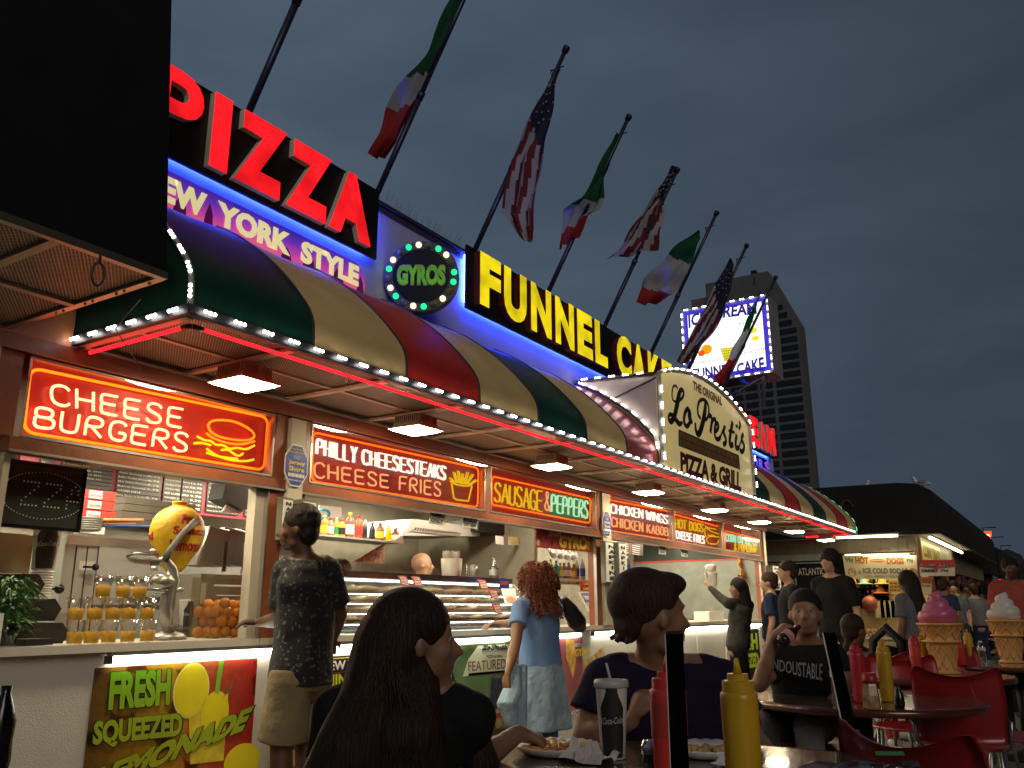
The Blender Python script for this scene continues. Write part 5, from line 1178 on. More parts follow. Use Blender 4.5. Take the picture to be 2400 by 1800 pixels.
# ================================================================ pizza display window
def rq(x, y, Y): return P(650+x/2.949, 950+y/2.949, Y=Y)
t = thing('wall_shelf', 'long metal shelf with bottles high in the pizza window', 'shelf', (5.4, 5.0, rq(600,930,5.0).z))
a, c = rq(290, 940, 5.0), rq(870, 890, 5.0); zS = rq(560, 915, 5.0).z
SX0, SX1 = a.x-.2, c.x
b = MB(); b.box(SX0, SX1, 5.0, 5.3, zS-.014, zS); part('shelf_plate', b, m_steelb, t)
b = MB(); b.slab([(SX0+.9, 5.005, zS-.016), (SX1, 5.005, zS-.016), (SX1, 5.005, zS+.06), (SX0+1.1, 5.005, zS+.0)], (0,-.006,0)); part('tread_plate', b, m_cast, t)
m_glassb = mat('amber_bottle', (.20, .06, .01), .12, var=.1); m_lab = m_paper
BT = [ # px offset in crop, r, h, body, cap, label text colour
 (322, .030, .16, (.65,.28,.02), (.7,.6,.1), 'orange pouch', m_gold), (362, .034, .15, (.35,.20,.10), (.6,.03,.03), 'brown jar with a red lid', m_paper), (405, .020, .155, (.55,.45,.02), (.8,.8,.75), 'slim yellow bottle with a white cap', m_greenp),
 (443, .032, .15, (.75,.62,.03), (.6,.03,.03), 'yellow tin with a red lid', m_ink), (497, .040, .21, (.28,.09,.05), (.8,.65,.02), 'large vinegar jug with a yellow cap', m_paper), (562, .036, .20, (.45,.12,.05), (.6,.03,.03), 'red labelled bottle with a red cap', m_redp),
 (605, .020, .165, (.10,.08,.06), (.8,.8,.75), 'slim dark bottle with a white cap', m_ink), (655, .026, .15, (.03,.015,.01), (.02,.02,.02), 'black soy sauce bottle', m_ink), (710, .038, .155, (.30,.12,.05), (.5,.03,.03), 'square spice jar with a dark red lid', m_gold),
 (768, .028, .155, (.85,.65,.01), (.85,.85,.8), 'bright yellow squeeze bottle', None), (815, .036, .125, (.22,.06,.02), (.6,.04,.03), 'brown spice jar with a red lid', m_paper), (826, .026, .165, (.8,.78,.72), (.8,.8,.75), 'white capped jar at the end', None)]
def bottle(name, lab, c, r, h, body, cap_, label_m=None, cat='bottle', grp=None, n=14, neck=.35, clear_=False):
    t = thing(name, lab, cat, tuple(c), group=grp)
    mb_ = clear('clear_bottle_%g' % round(body[0], 2), body, .12, .05, .4) if clear_ else mat('bottle_%02x%02x%02x' % tuple(int(v*255) for v in body), body, .25, var=.1)
    b = MB(); b.smooth = True; b.lathe([(r*.9,0),(r,h*.03),(r,h*.62),(r*.85,h*.72),(r*neck,h*.84),(r*neck,h*.9)], c, n=n); part('bottle_body', b, mb_, t)
    b = MB(); b.smooth = True; b.lathe([(r*neck*1.25,h*.87),(r*neck*1.25,h*.99),(r*neck*.9,h)], c, n=n); part('cap', b, mat('cap_%02x%02x%02x' % tuple(int(v*255) for v in cap_), cap_, .4), t)
    if label_m:
        b = MB(); b.smooth = True; b.lathe([(r*1.02,h*.14),(r*1.02,h*.52)], c, n=n, cap=False); part('label', b, label_m, t)
    return t
for px, r_, h_, body, cap_, lab, lm_ in BT:
    p = rq(px, 900, 5.1); yo = 5.1 if px != 826 else 5.2
    bottle('sauce_bottle', lab+' on the high metal shelf', (rq(px,900,yo).x, yo, zS+.001), r_*.95, h_*1.02, body, cap_, lm_, grp='bottles and jars on the high shelf')
# range hood
a, c = rq(860, 830, 5.3), rq(1400, 860, 5.3)
t = thing('range_hood', 'stainless range hood with a dark slotted filter above the pizza case', 'range hood', ((a.x+c.x)/2, 5.3, c.z-.1))
b = MB(); b.slab([rq(850,900,5.3), rq(1400,905,5.3), rq(1400,845,5.3), rq(950,785,5.3)], (0,.7,0)); part('hood_body', b, m_steelb, t)
b = MB(); b.slab([rq(915,870,5.29), rq(1270,910,5.29), rq(1250,880,5.29), rq(960,840,5.29)], (0,-.006,0)); part('filter', b, m_cast, t)
for i in range(18):
    x_ = 945+i*18; b = MB(); b.slab([rq(x_,862+i*1.6,5.285), rq(x_+8,863+i*1.6,5.285), rq(x_+18,846+i*2.2,5.285), rq(x_+10,845+i*2.2,5.285)], (0,-.003,0)); part('filter_slot', b, m_black, t)
for (xa, xb, ya, yb, dark) in ((1390, 1800, 790, 860, True),):
    b = MB(); b.slab([rq(xa,ya+80,5.2), rq(xb,yb+65,5.2), rq(xb,yb,5.2), rq(xa,ya,5.2)], (0,.5,0)); single('dark_duct', b, m_black, 'dark duct running right of the range hood', 'duct')
# card signs in the window
def card(q_, lines, lab, Y, two=False):
    t = thing('card_sign', lab, 'sign', tuple(P(*q_[2], Y=Y)))
    ps = [P(*p, Y=Y) for p in q_]; b = MB(); b.slab([ps[2], ps[3], ps[1], ps[0]], (0,.004,0)); part('card', b, m_paper, t)
    f = bil([P(*q_[2], Y=Y-.003), P(*q_[3], Y=Y-.003), P(*q_[0], Y=Y-.003), P(*q_[1], Y=Y-.003)])
    for i, (s_, v0, v1, mm) in enumerate(lines):
        if mm is m_whitep:
            b = MB(); b.add([f(.02,v0-.05)-Vector((0,.001,0)), f(.98,v0-.05)-Vector((0,.001,0)), f(.98,v1+.06)-Vector((0,.001,0)), f(.02,v1+.06)-Vector((0,.001,0))], [(0,1,2,3)]); part('dark_band', b, m_ink, t)
        b = MB(); text(b, s_, lambda u, v: f(.1+.8*u, v0+(v1-v0)*v)-Vector((0,.003,0)), bold=.03); part('lettering', b, mm, t)
    return t
def px2(x, y): return (650+x/2.949, 950+y/2.949)
card([px2(1065,725), px2(1165,745), px2(1045,815), px2(1150,832)], [('CASH', .58, .88, m_ink), ('ONLY', .14, .44, m_ink)], 'white CASH ONLY card hanging under the cheesesteak sign', D+.02)
card([px2(1285,760), px2(1380,780), px2(1283,840), px2(1380,855)], [('ORDER HERE', .58, .86, m_whitep), ('PAY HERE', .12, .42, m_ink)], 'white ORDER HERE PAY HERE card hanging right of the cash only card', D+.02)
def px3(x, y): return (1400+x/5.53, 1050+y/5.53)
card([px3(805,1255), px3(890,1275), px3(800,1375), px3(888,1385)], [('CASH', .6, .88, m_ink), ('ONLY', .16, .44, m_ink)], 'small CASH ONLY card hanging in the third opening', D+.02)
card([px3(1085,1305), px3(1170,1325), px3(1095,1400), px3(1172,1410)], [('ORDER HERE', .6, .86, m_whitep), ('PAY HERE', .14, .40, m_ink)], 'small ORDER HERE card hanging in the third opening, right of the cash card', D+.02)
# blue swirl picture and note papers
t = thing('wall_poster', 'white poster with blue swirls at the top left of the pizza window', 'poster', tuple(rq(370,740,5.6)))
b = MB(); b.slab([rq(290,780,5.6), rq(445,775,5.6), rq(445,705,5.6), rq(290,690,5.6)], (0,.01,0)); part('sheet', b, m_paper, t)
b = MB(); b.tube([rq(*p,5.59) for p in chaik([(300,725),(340,720),(368,745),(345,775),(300,780)],2)], .012, 5); part('swirl', b, mat('sky_blue_print', (.08,.4,.6), .5), t)
for i, (x0_, y0_) in enumerate(((1510, 900), (1597, 905))):
    b = MB(); b.slab([rq(x0_,y0_+58,5.0), rq(x0_+(55 if i==0 else 75),y0_+65,5.0), rq(x0_+(55 if i==0 else 65),y0_+8,5.0), rq(x0_,y0_,5.0)], (0,.003,0)); single('note_paper', b, mat('pale_yellow_note', (.75,.66,.35), .6) if i else m_paper, ['white note paper hanging by the duct', 'yellow note paper hanging right of the white one'][i], 'paper')
t = thing('pizza_picture', 'triangular pizza picture leaning on the back bar', 'picture', tuple(rq(650,1080,5.2)))
b = MB(); b.slab([rq(520,1080,5.2), rq(740,1090,5.2), rq(745,955,5.2)], (0,.01,0)); part('card', b, mat('tomato_pizza_print', (.45,.22,.14), .5, var=.9, scale=28), t)
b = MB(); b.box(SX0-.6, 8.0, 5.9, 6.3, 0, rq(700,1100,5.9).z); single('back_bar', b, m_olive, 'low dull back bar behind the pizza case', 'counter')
# pizza display case
t = thing('pizza_case', 'stainless glass-fronted display case with four shelves of pizzas', 'display case', (6.1, 4.6, Z0))
CX0, CX1 = 4.35, 7.20
zC = P(1000,1347,Y=4.62).z
b = MB(); b.box(CX0, CX1, 4.60, 5.15, zC-.05, zC); part('case_top', b, m_steel, t)
b = MB(); b.box(CX0, CX1, 4.60, 5.15, Z0+.001, Z0+.05); part('case_floor', b, m_steelb, t)
b = MB(); b.box(CX0, CX1, 5.12, 5.149, Z0+.05, zC-.051); part('case_back', b, mat('case_back_panel', (.62,.68,.66), .4), t)
for xx in (CX0, CX1-.02):
    b = MB(); b.slab([(xx, 4.22, Z0+.001), (xx, 5.119, Z0+.001), (xx, 5.119, zC-.05), (xx, 4.58, zC-.05)], (.02,0,0)); part('case_end', b, m_steelb if xx < 5 else m_cream, t)
b = MB(); b.slab([(CX0+.021, 4.22, Z0+.03), (CX1-.021, 4.22, Z0+.03), (CX1-.021, 4.58, zC-.052), (CX0+.021, 4.58, zC-.052)], (0,.004,.001)); part('glass_front', b, clear('case_glass', (.93,.98,.96), .07, .02, .25), t)
b = MB(); b.box(CX0+.02, CX1-.02, 4.60, 4.62, zC-.075, zC-.055); part('case_light', b, emis('case_light_tube', (.9,1,.95), 8), t)
m_rack = mat('rack_wire', (.62,.65,.62), .4)
shz = []
for k in range(4):
    z_ = Z0+.075+k*(zC-Z0-.16)/4; y_ = 4.30+.068*k; shz.append((z_, y_))
    b = MB(); b.box(CX0+.022, CX1-.022, y_, 5.10, z_-.012, z_-.004); part('shelf', b, m_rack, t)
    b = MB(); b.box(CX0+.022, CX1-.022, y_-.008, y_-.001, z_-.008, z_+.002); part('shelf_lip', b, m_steel, t)
    b = MB(); b.box(CX0+.03, CX1-.03, y_+.004, y_+.014, z_-.020, z_-.0125); part('shelf_light', b, emis('shelf_light_tube', (.92,1,.93), 16), t)
m_crust = mat('pizza_crust', (.75,.55,.28), .6, var=.3, scale=20, bump=.3)
TOPS = [('plain cheese pizza', (.78,.60,.28)), ('pepperoni pizza', (.60,.22,.08)), ('white pizza with broccoli', (.72,.70,.50)), ('mushroom pizza', (.50,.36,.20)), ('spinach pizza', (.40,.45,.18))]
kk = 0
for k, (z_, y_) in enumerate(shz):
    for i in range(6):
        nm, col = TOPS[(i*2+k) % 5]; x_ = CX0+.30+i*.44+random.uniform(-.03,.03); yy = y_+.22
        if x_ > CX1-.2: continue
        p_ = thing('pizza', f'{nm} on the {["bottom","second","third","top"][k]} shelf of the case, {["first","second","third","fourth","fifth","sixth"][i]} from left', 'pizza', (x_, yy, z_), group='pizzas in the display case')
        b = MB(); b.smooth = True; b.lathe([(.19,0),(.205,.004),(.208,.007),(.19,.005),(.001,.005)], (x_, yy, z_-.003), n=24); part('tray', b, m_steel, p_)
        b = MB(); b.smooth = True; b.lathe([(.165,.004),(.185,.010),(.188,.030),(.172,.042),(.160,.034),(.001,.040)], (x_, yy, z_), n=28); part('crust', b, m_crust, p_)
        b = MB(); b.smooth = False
        for j in range(16):
            a = random.uniform(0,6.28); rr = random.uniform(.01,.14); b.sphere((x_+rr*math.cos(a), yy+rr*math.sin(a), z_+.040), random.uniform(.015,.035), 6, 4, (1,1,.7))
        part('topping', b, mat('topping_'+nm.split()[0], col, .5, var=.5, scale=30), p_, kind='stuff')
# red price tags on the glass
for i, (x0_, y0_) in enumerate(((832,1175), (925,1180), (1378,1200), (1455,1270), (1480,1370))):
    s_ = [rq(x0_, y0_, 4.45-.06*(i>2)*(i-2)), rq(x0_+60, y0_+4, 4.45-.06*(i>2)*(i-2)), rq(x0_+25, y0_+65, 4.42-.06*(i>2)*(i-2)), rq(x0_+82, y0_+72, 4.42-.06*(i>2)*(i-2))]
    tt = thing('price_tag', f'red price tag clipped to the pizza case, {["first","second","third","fourth","fifth"][i]} from left', 'price tag', tuple(s_[2]), group='red price tags on the pizza case')
    b = MB(); b.slab([s_[2], s_[3], s_[1], s_[0]], (0,.004,0)); part('tag', b, m_redp, tt)
    f = bil([s_[2], s_[3], s_[0], s_[1]]); b = MB()
    for k in range(5): b.add([f(.12,.1+k*.17)+Vector((0,-.003,0)), f(.88,.1+k*.17)+Vector((0,-.003,0)), f(.88,.18+k*.17)+Vector((0,-.003,0)), f(.12,.18+k*.17)+Vector((0,-.003,0))], [(0,1,2,3)])
    part('price_lines', b, m_whitep, tt, kind='stuff')
# things on top of the case
a = P(1055, 1337, Y=4.75)
t = thing('straw_tub', 'white tub stuffed with wrapped straws on the pizza case', 'tub', (P(1062,1337,Y=4.75).x, 4.75, zC))
cx = P(1058,1337,Y=4.75).x
b = MB(); b.smooth = True; b.lathe([(.085,0),(.098,.16),(.092,.16)], (cx,4.75,zC+.001), n=20, cap=False); part('tub', b, mat('milky_plastic', (.62,.60,.50), .4), t)
b = MB()
for i in range(90):
    a_ = random.uniform(0,6.28); rr = random.uniform(0,.075); x_, y_ = cx+rr*math.cos(a_), 4.75+rr*math.sin(a_)
    b.tube([(x_, y_, zC+.03), (x_+(x_-cx)*.3, y_+(y_-4.75)*.3, zC+random.uniform(.19,.235))], .0042, 4)
part('straws', b, mat('straw_paper', (.70,.68,.60), .6, var=.1), t, kind='stuff')
cx = P(1107,1340,Y=4.72).x
t = thing('cutlery_jar', 'clear jar of white plastic cutlery on the pizza case', 'jar', (cx, 4.72, zC))
b = MB(); b.smooth = True; b.lathe([(.050,0),(.062,.12),(.064,.122),(.060,.122)], (cx,4.72,zC+.001), n=20, cap=False); part('jar', b, m_cup, t)
b = MB()
for i in range(40):
    a_ = random.uniform(0,6.28); rr = random.uniform(0,.05); x_, y_ = cx+rr*math.cos(a_), 4.72+rr*math.sin(a_); b.tube([(x_*.5+cx*.5, y_, zC+.005), (x_, y_, zC+random.uniform(.07,.115))], .004, 4)
part('cutlery', b, m_white, t, kind='stuff')
cx = P(1158,1345,Y=4.7).x
t = thing('sanitizer_bottle', 'clear pump bottle of hand gel on the pizza case', 'bottle', (cx, 4.7, zC))
b = MB(); b.smooth = True; b.lathe([(.042,0),(.046,.01),(.046,.10),(.030,.135),(.014,.15),(.014,.16)], (cx,4.7,zC+.001), n=18); part('bottle_body', b, clear('gel_plastic', (.86,.88,.85), .14, .1, .4), t)
b = MB(); b.smooth = True; b.tube([(cx,4.7,zC+.16), (cx,4.7,zC+.19), (cx-.03,4.7,zC+.192)], .006, 6); b.lathe([(.016,.155),(.016,.17)], (cx,4.7,zC), n=12); part('pump', b, m_white, t)
b = MB(); b.smooth = True; b.lathe([(.0468,.03),(.0468,.085)], (cx,4.7,zC), n=18, cap=False); part('label', b, mat('grey_label', (.45,.48,.46), .5), t)
# Heros / GYROS banner
t = thing('gyros_banner', 'red banner reading Fresh GYROS in yellow hanging in the window', 'banner', tuple(rq(2000, 1000, 4.32)))
def nq(x, y, Y=4.20): return P(1180+x/6.91, 1200+y/6.91, Y=Y)
b = MB(); b.slab([nq(530,570), nq(1440,655), nq(1440,350), nq(525,235)], (0,.004,0)); part('banner_sheet', b, mat('red_vinyl', (.45,.035,.03), .4), t)
b = MB(); text(b, 'GYROS', [nq(895,580,4.194), nq(1430,625,4.194), nq(905,365,4.194), nq(1425,405,4.194)], bold=.06, res=3); part('lettering', b, mat('yellow_banner_ink', (.72,.50,.06), .45), t)
b = MB(); text(b, 'Fresh', [nq(725,400,4.194), nq(935,395,4.194), nq(735,330,4.194), nq(930,310,4.194)], shear=.3, bold=.02, res=2); part('lettering', b, m_whitep, t)
for i, (p0, cc) in enumerate((((570,470), (.35,.20,.08)), ((650,420), (.5,.12,.05)), ((720,470), (.45,.04,.02)), ((780,500), (.07,.03,.02)), ((560,500), (.6,.55,.25)))):
    b = MB(); c_ = nq(p0[0], p0[1], 4.196); b.add([c_+Vector((.022*math.cos(k*.63+i)*(1+.3*(k%2)), -.0005*i, .028*math.sin(k*.63+i))) for k in range(10)], [tuple(range(10))]); part('food_print', b, mat(f'food_print_{i}', cc, .5, var=.4, scale=40), t)
# bottles right of the case
for i, (x_, hh, body, cap_, lm_, nm) in enumerate(((770,.19,(.55,.62,.05),(.1,.1,.1),None,'lime green drink bottle'), (860,.18,(.02,.30,.28),(.02,.02,.02),None,'teal drink bottle'), (925,.16,(.35,.40,.12),(.1,.08,.06),m_gold,'bottle with a yellow green label'), (985,.165,(.2,.08,.15),(.05,.05,.05),m_paper,'dark bottle with a pale label'), (1060,.17,(.25,.12,.04),(.05,.05,.05),m_paper,'brown jar with a cream label'), (1145,.16,(.30,.14,.05),(.05,.05,.05),m_gold,'brown bottle with an orange label'), (1190,.22,(.5,.5,.52),(.7,.7,.7),m_blue,'clear water bottle with a blue label'), (1285,.23,(.5,.5,.52),(.7,.7,.7),m_blue,'tall clear water bottle at the far right'))):
    p = nq(x_, 1060, 4.62)
    bottle('drink_bottle', nm+' on the ledge under the gyros banner', (p.x, 4.62, nq(1000,1075,4.62).z), .030, hh, body, cap_, lm_, grp='bottles on the ledge under the gyros banner')
z_ = nq(1000,1078,4.6).z
b = MB(); b.box(nq(700,1080,4.6).x, nq(1440,1100,4.6).x, 4.58, 4.75, z_-.06, z_-.002); t = thing('menu_ledge', 'cream ledge printed CHEESEBURGERS and CHICKEN CHEESESTEAKS', 'ledge', tuple(nq(1000,1150,4.58))); part('ledge', b, m_cream, t)
b = MB(); text(b, 'BURGERS  CHICKEN CHEESESTEAKS', [nq(640,1150,4.577), nq(1430,1180,4.577), nq(640,1115,4.577), nq(1430,1140,4.577)], bold=.03); part('lettering', b, m_ink, t)
def leanbook(qs, Y, lab, col1, col2, words):
    t = thing('picture_board', lab, 'picture board', tuple(nq(*qs[2], Y=Y)))
    ps = [nq(*qs[0], Y=Y), nq(*qs[1], Y=Y), nq(*qs[2], Y=Y-.12), nq(*qs[3], Y=Y-.12)]
    b = MB(); b.slab([ps[2], ps[3], ps[1], ps[0]], (0,.012,0)); part('board', b, m_paper, t)
    f = bil([ps[2], ps[3], ps[0], ps[1]]); o_ = Vector((0,-.003,0))
    b = MB(); b.add([f(.06,.5)+o_, f(.94,.5)+o_, f(.94,.95)+o_, f(.5,1.0)*.0+f(.5,.97)+o_, f(.06,.95)+o_], [(0,1,2,3,4)]); part('blue_print', b, col1, t)
    b = MB(); b.add([f(.1+.4+.4*math.cos(a_),.26+.2*math.sin(a_))+o_ for a_ in [k*.4 for k in range(16)]], [tuple(range(16))]); part('food_print', b, col2, t)
    b = MB(); text(b, words, lambda u, v: f(.12+.76*u, .6+.22*v)+o_*2, bold=.04); part('lettering', b, m_whitep, t)
leanbook([(1225,1300),(1445,1300),(1395,1620),(1620,1620)], 4.42, 'white board with a blue heading and a pile of fried food, leaning on the counter', m_blue, mat('fried_food_print', (.60,.36,.12), .5, var=.6, scale=40), 'WINGS')
leanbook([(-20,1240),(190,1240),(40,1480),(230,1500)], 4.42, 'white board with orange lettering leaning right of the pizza case', m_paper, mat('orange_food_print', (.65,.2,.05), .5, var=.6, scale=40), 'FRIES')
b = MB(); b.slab([nq(-60,1250,4.45), nq(95,1240,4.45), nq(95,1090,4.45), nq(-60,1065,4.45)], (0,.005,0)); t = thing('gyro_card', 'small blue and orange gyro card at the end of the pizza case', 'card', tuple(nq(0,1250,4.45))); part('card', b, m_blue, t)
b = MB(); text(b, 'GYROS', [nq(-50,1190,4.445), nq(80,1180,4.445), nq(-50,1120,4.445), nq(80,1115,4.445)], bold=.06); part('lettering', b, mat('orange_ink', (.7,.15,.03), .5), t)
b = MB(); b.slab([nq(1250,1280,4.5), nq(1420,1280,4.5), nq(1425,1130,4.5), nq(1240,1125,4.5)], (0,.005,0)); t = thing('burger_card', 'small red card reading CHEESE BURGER above the white board', 'card', tuple(nq(1300,1280,4.5))); part('card', b, m_redp, t)
for s_, ya, yb in (('CHEESE', 1185, 1140), ('BURGER', 1260, 1215)):
    b = MB(); text(b, s_, [nq(1290,ya,4.494), nq(1415,ya,4.494), nq(1290,yb,4.494), nq(1415,yb,4.494)], bold=.05); part('lettering', b, m_gold, t)
t = thing('grill_shelf', 'steel serving shelf with a printed glass guard behind the blue woman', 'shelf', tuple(nq(1100,1300,4.7)))
b = MB(); b.box(7.3, 7.95, 4.7, 5.0, 1.12, 1.32); part('steel_box', b, m_steelb, t)
b = MB(); text(b, 'WITH GRILL PEPPERS', [nq(880,1385,4.695), nq(1330,1400,4.695), nq(880,1345,4.695), nq(1330,1355,4.695)]); part('lettering', b, m_paper, t)
# back shelf bottles in shade and wall tools (dark background clutter)
for i in range(7):
    p = nq(100+i*36, 690, 5.7); bottle('spice_bottle', f'dark spice bottle in the shade behind the curly-haired woman, {["first","second","third","fourth","fifth","sixth","seventh"][i]} from left', (p.x, 5.7, p.z), .032, .17, (.09,.05,.03), (.2,.17,.12), None, grp='dark bottles on the shaded back shelf')
t = thing('back_shelf', 'dim steel shelf holding the dark spice bottles', 'shelf', tuple(nq(200,700,5.7))); a, c = nq(40,700,5.7), nq(420,700,5.7)
b = MB(); b.box(a.x, c.x, 5.6, 5.85, a.z-.025, a.z-.005); part('shelf_plate', b, m_steelb, t)
for i in range(4):
    p = nq(780+i*110, 660+i*15, 5.3); b = MB(); b.smooth = True; b.lathe([(.07,0),(.075,.02),(.07,.045)], p, n=16, ax=(0,-1,.3)); single('hanging_pan', b, m_cast, f'round metal pan hanging under the banner, {["first","second","third","fourth"][i]} from left', 'pan', group='pans hanging in the gyros window')
# third opening: dispensers, pretzels and condiments
def hq(x, y, Y): return P(1200+x/3.16, 1000+y/3.16, Y=Y)
t = thing('mustard_bottle', 'yellow mustard squeeze bottle on the counter right of the second column', 'bottle', tuple(hq(860,1440,4.25)))
p = hq(860,1440,4.25); b = MB(); b.smooth = True; b.lathe([(.034,0),(.036,.02),(.034,.16),(.026,.165),(.026,.185),(.01,.19),(.004,.235)], (p.x,4.25,Z0+.001), n=16); part('bottle_body', b, mat('mustard_yellow', (.62,.42,.01), .35), t)
bottle('sauce_bottle', 'tall sauce bottle with a white cap beside the right napkin box', (hq(860,1080,4.35).x, 4.35, hq(860,1090,4.35).z), .03, .2, (.12,.2,.15), (.8,.8,.78), m_blue)
t = thing('fry_warmer', 'cream fry scoop and straw dispenser in the third opening', 'dispenser', tuple(hq(1480,1150,4.5)))
p = hq(1480, 1190, 4.5); b = MB(); b.smooth = True; b.lathe([(.08,0),(.09,.18),(.10,.20),(.07,.22)], p, n=16); part('tub', b, m_white, t)
b = MB(); b.smooth = True; b.lathe([(.06,.22),(.09,.30),(.05,.33)], p, n=12); part('white_hood', b, m_paper, t)
b = MB()
for i in range(24): b.tube([p+Vector((-.12,0,.05)), p+Vector((-.2+random.uniform(-.05,.05), 0, .19+random.uniform(-.02,.03)))], .004, 4)
part('straws', b, m_paper, t, kind='stuff')
b = MB(); b.box(hq(1450,1400,4.3).x, hq(1560,1400,4.3).x, 4.28, 4.5, Z0+.001, 1.16); single('white_machine', b, m_white, 'white boxy machine on the third counter beside the reaching woman', 'machine')
m_pret = mat('pretzel_glaze', (.62,.30,.06), .3, var=.25, scale=20)
for i, (x_, y_, s_) in enumerate(((1690,1020,.085), (1735,1010,.075), (1700,1110,.07), (1800,1090,.06))):
    c_ = hq(x_, y_, 4.5); b = MB(); b.smooth = True; pts = []
    for k in range(40):
        a_ = 2*math.pi*k/40; pts.append(c_+Vector((s_*math.sin(a_)*(1+.35*math.cos(2*a_)), .01*math.sin(3*a_), s_*(.8*math.cos(a_)+.3*math.cos(2*a_)))))
    b.tube(pts, s_*.2, 8, closed=True); b.tube([c_+Vector((-s_*.6,0,-s_*.5)), c_+Vector((s_*.3,-.01,s_*.3))], s_*.16, 6); b.tube([c_+Vector((s_*.6,0,-s_*.5)), c_+Vector((-s_*.3,-.012,s_*.3))], s_*.16, 6)
    single('pretzel', b, m_pret, ['big golden pretzel hanging high in the far window', 'golden pretzel hanging right of the biggest one', 'lower pretzel under the big one', 'pretzel lowest and farthest right'][i], 'pretzel', group='pretzels hanging in the far window')
t = thing('pretzel_sign', 'orange and yellow pretzel sign below the hanging pretzels', 'sign', tuple(hq(1720,1120,4.45)))
b = MB(); b.add([hq(1715,1105,4.45)+Vector((.13*math.cos(k*.4),0,.10*math.sin(k*.4))) for k in range(16)], [tuple(range(15,-1,-1))]); part('sign_plate', b, m_gold, t)
b = MB(); text(b, 'SOFT', [hq(1670,1130,4.445), hq(1760,1140,4.445), hq(1670,1095,4.445), hq(1760,1105,4.445)], bold=.05); part('lettering', b, m_redp, t)
for i in range(3):
    p = hq(750+i*40, 1420, 4.5); bottle('condiment_bottle', f'small condiment bottle behind the second column, {["first","second","third"][i]} from left', (p.x, 4.5, Z0+.001), .022, .13, [(.2,.06,.03),(.05,.2,.05),(.4,.3,.05)][i], (.6,.05,.03), None, grp='small condiment bottles behind the column')
for i in range(2):
    b = MB(); b.smooth = True; p = hq(755+i*60, 1330, 5.2); b.sphere(p, .11, 12, 10, (.8,.6,1.6)); single('red_cup_sleeve', b, m_redp, ['red sack leaning in the third opening, left one', 'red sack leaning in the third opening, right one'][i], 'sack', group='red sacks in the third opening')
b = MB(); b.box(hq(830,1300,4.6).x, hq(900,1300,4.6).x, 4.6, 4.8, Z0+.001, hq(830,1190,4.6).z); single('cup_dispenser', b, m_cream, 'cream cup dispenser box right of the napkin boxes', 'dispenser')

# ================================================================ under-counter lights and posters
for i, (xa, xb, w) in enumerate(((2.72, 3.84, 'above the lemonade poster'), (3.98, 5.20, 'above the thin crust poster'), (5.28, 6.45, 'above the featured poster'), (6.52, 7.75, 'above the gyros poster'), (8.0, 10.0, 'below the third opening, left'), (10.2, 13.6, 'below the third opening, right'))):
    t = thing('counter_light', f'white tube light under the counter edge {w}', 'tube light', ((xa+xb)/2, D+.03, .95), group='tube lights under the counter edge')
    b = MB(); b.box(xa, xb, D+.012, D+.055, .974, .993); part('housing', b, mat('ribbed_housing', (.3,.3,.28), .5), t)
    b = MB(); b.smooth = True; b.tube([(xa+.02, D+.033, .955), (xb-.02, D+.033, .955)], .017, 8); part('tube', b, e_tube, t)
    b = MB(); b.box(xa-.012, xa+.012, D+.015, D+.052, .935, .9735); part('end_cap', b, m_dark, t)
YP = D+.052
def poster(name, lab, x0, x1, z0, z1, mm):
    t = thing(name, lab, 'poster', ((x0+x1)/2, YP, z0))
    b = MB(); b.box(x0, x1, YP-.002, YP+.004, z0, z1); part('panel', b, mm, t)
    for xx in (x0+.02, x1-.02):
        for zz in (z0+.02, z1-.02): 
            b = MB(); b.lathe([(.009,0),(.009,.003)], (xx, YP-.002, zz), n=10, ax=(0,-1,0)); part('screw', b, m_steel, t)
    return t
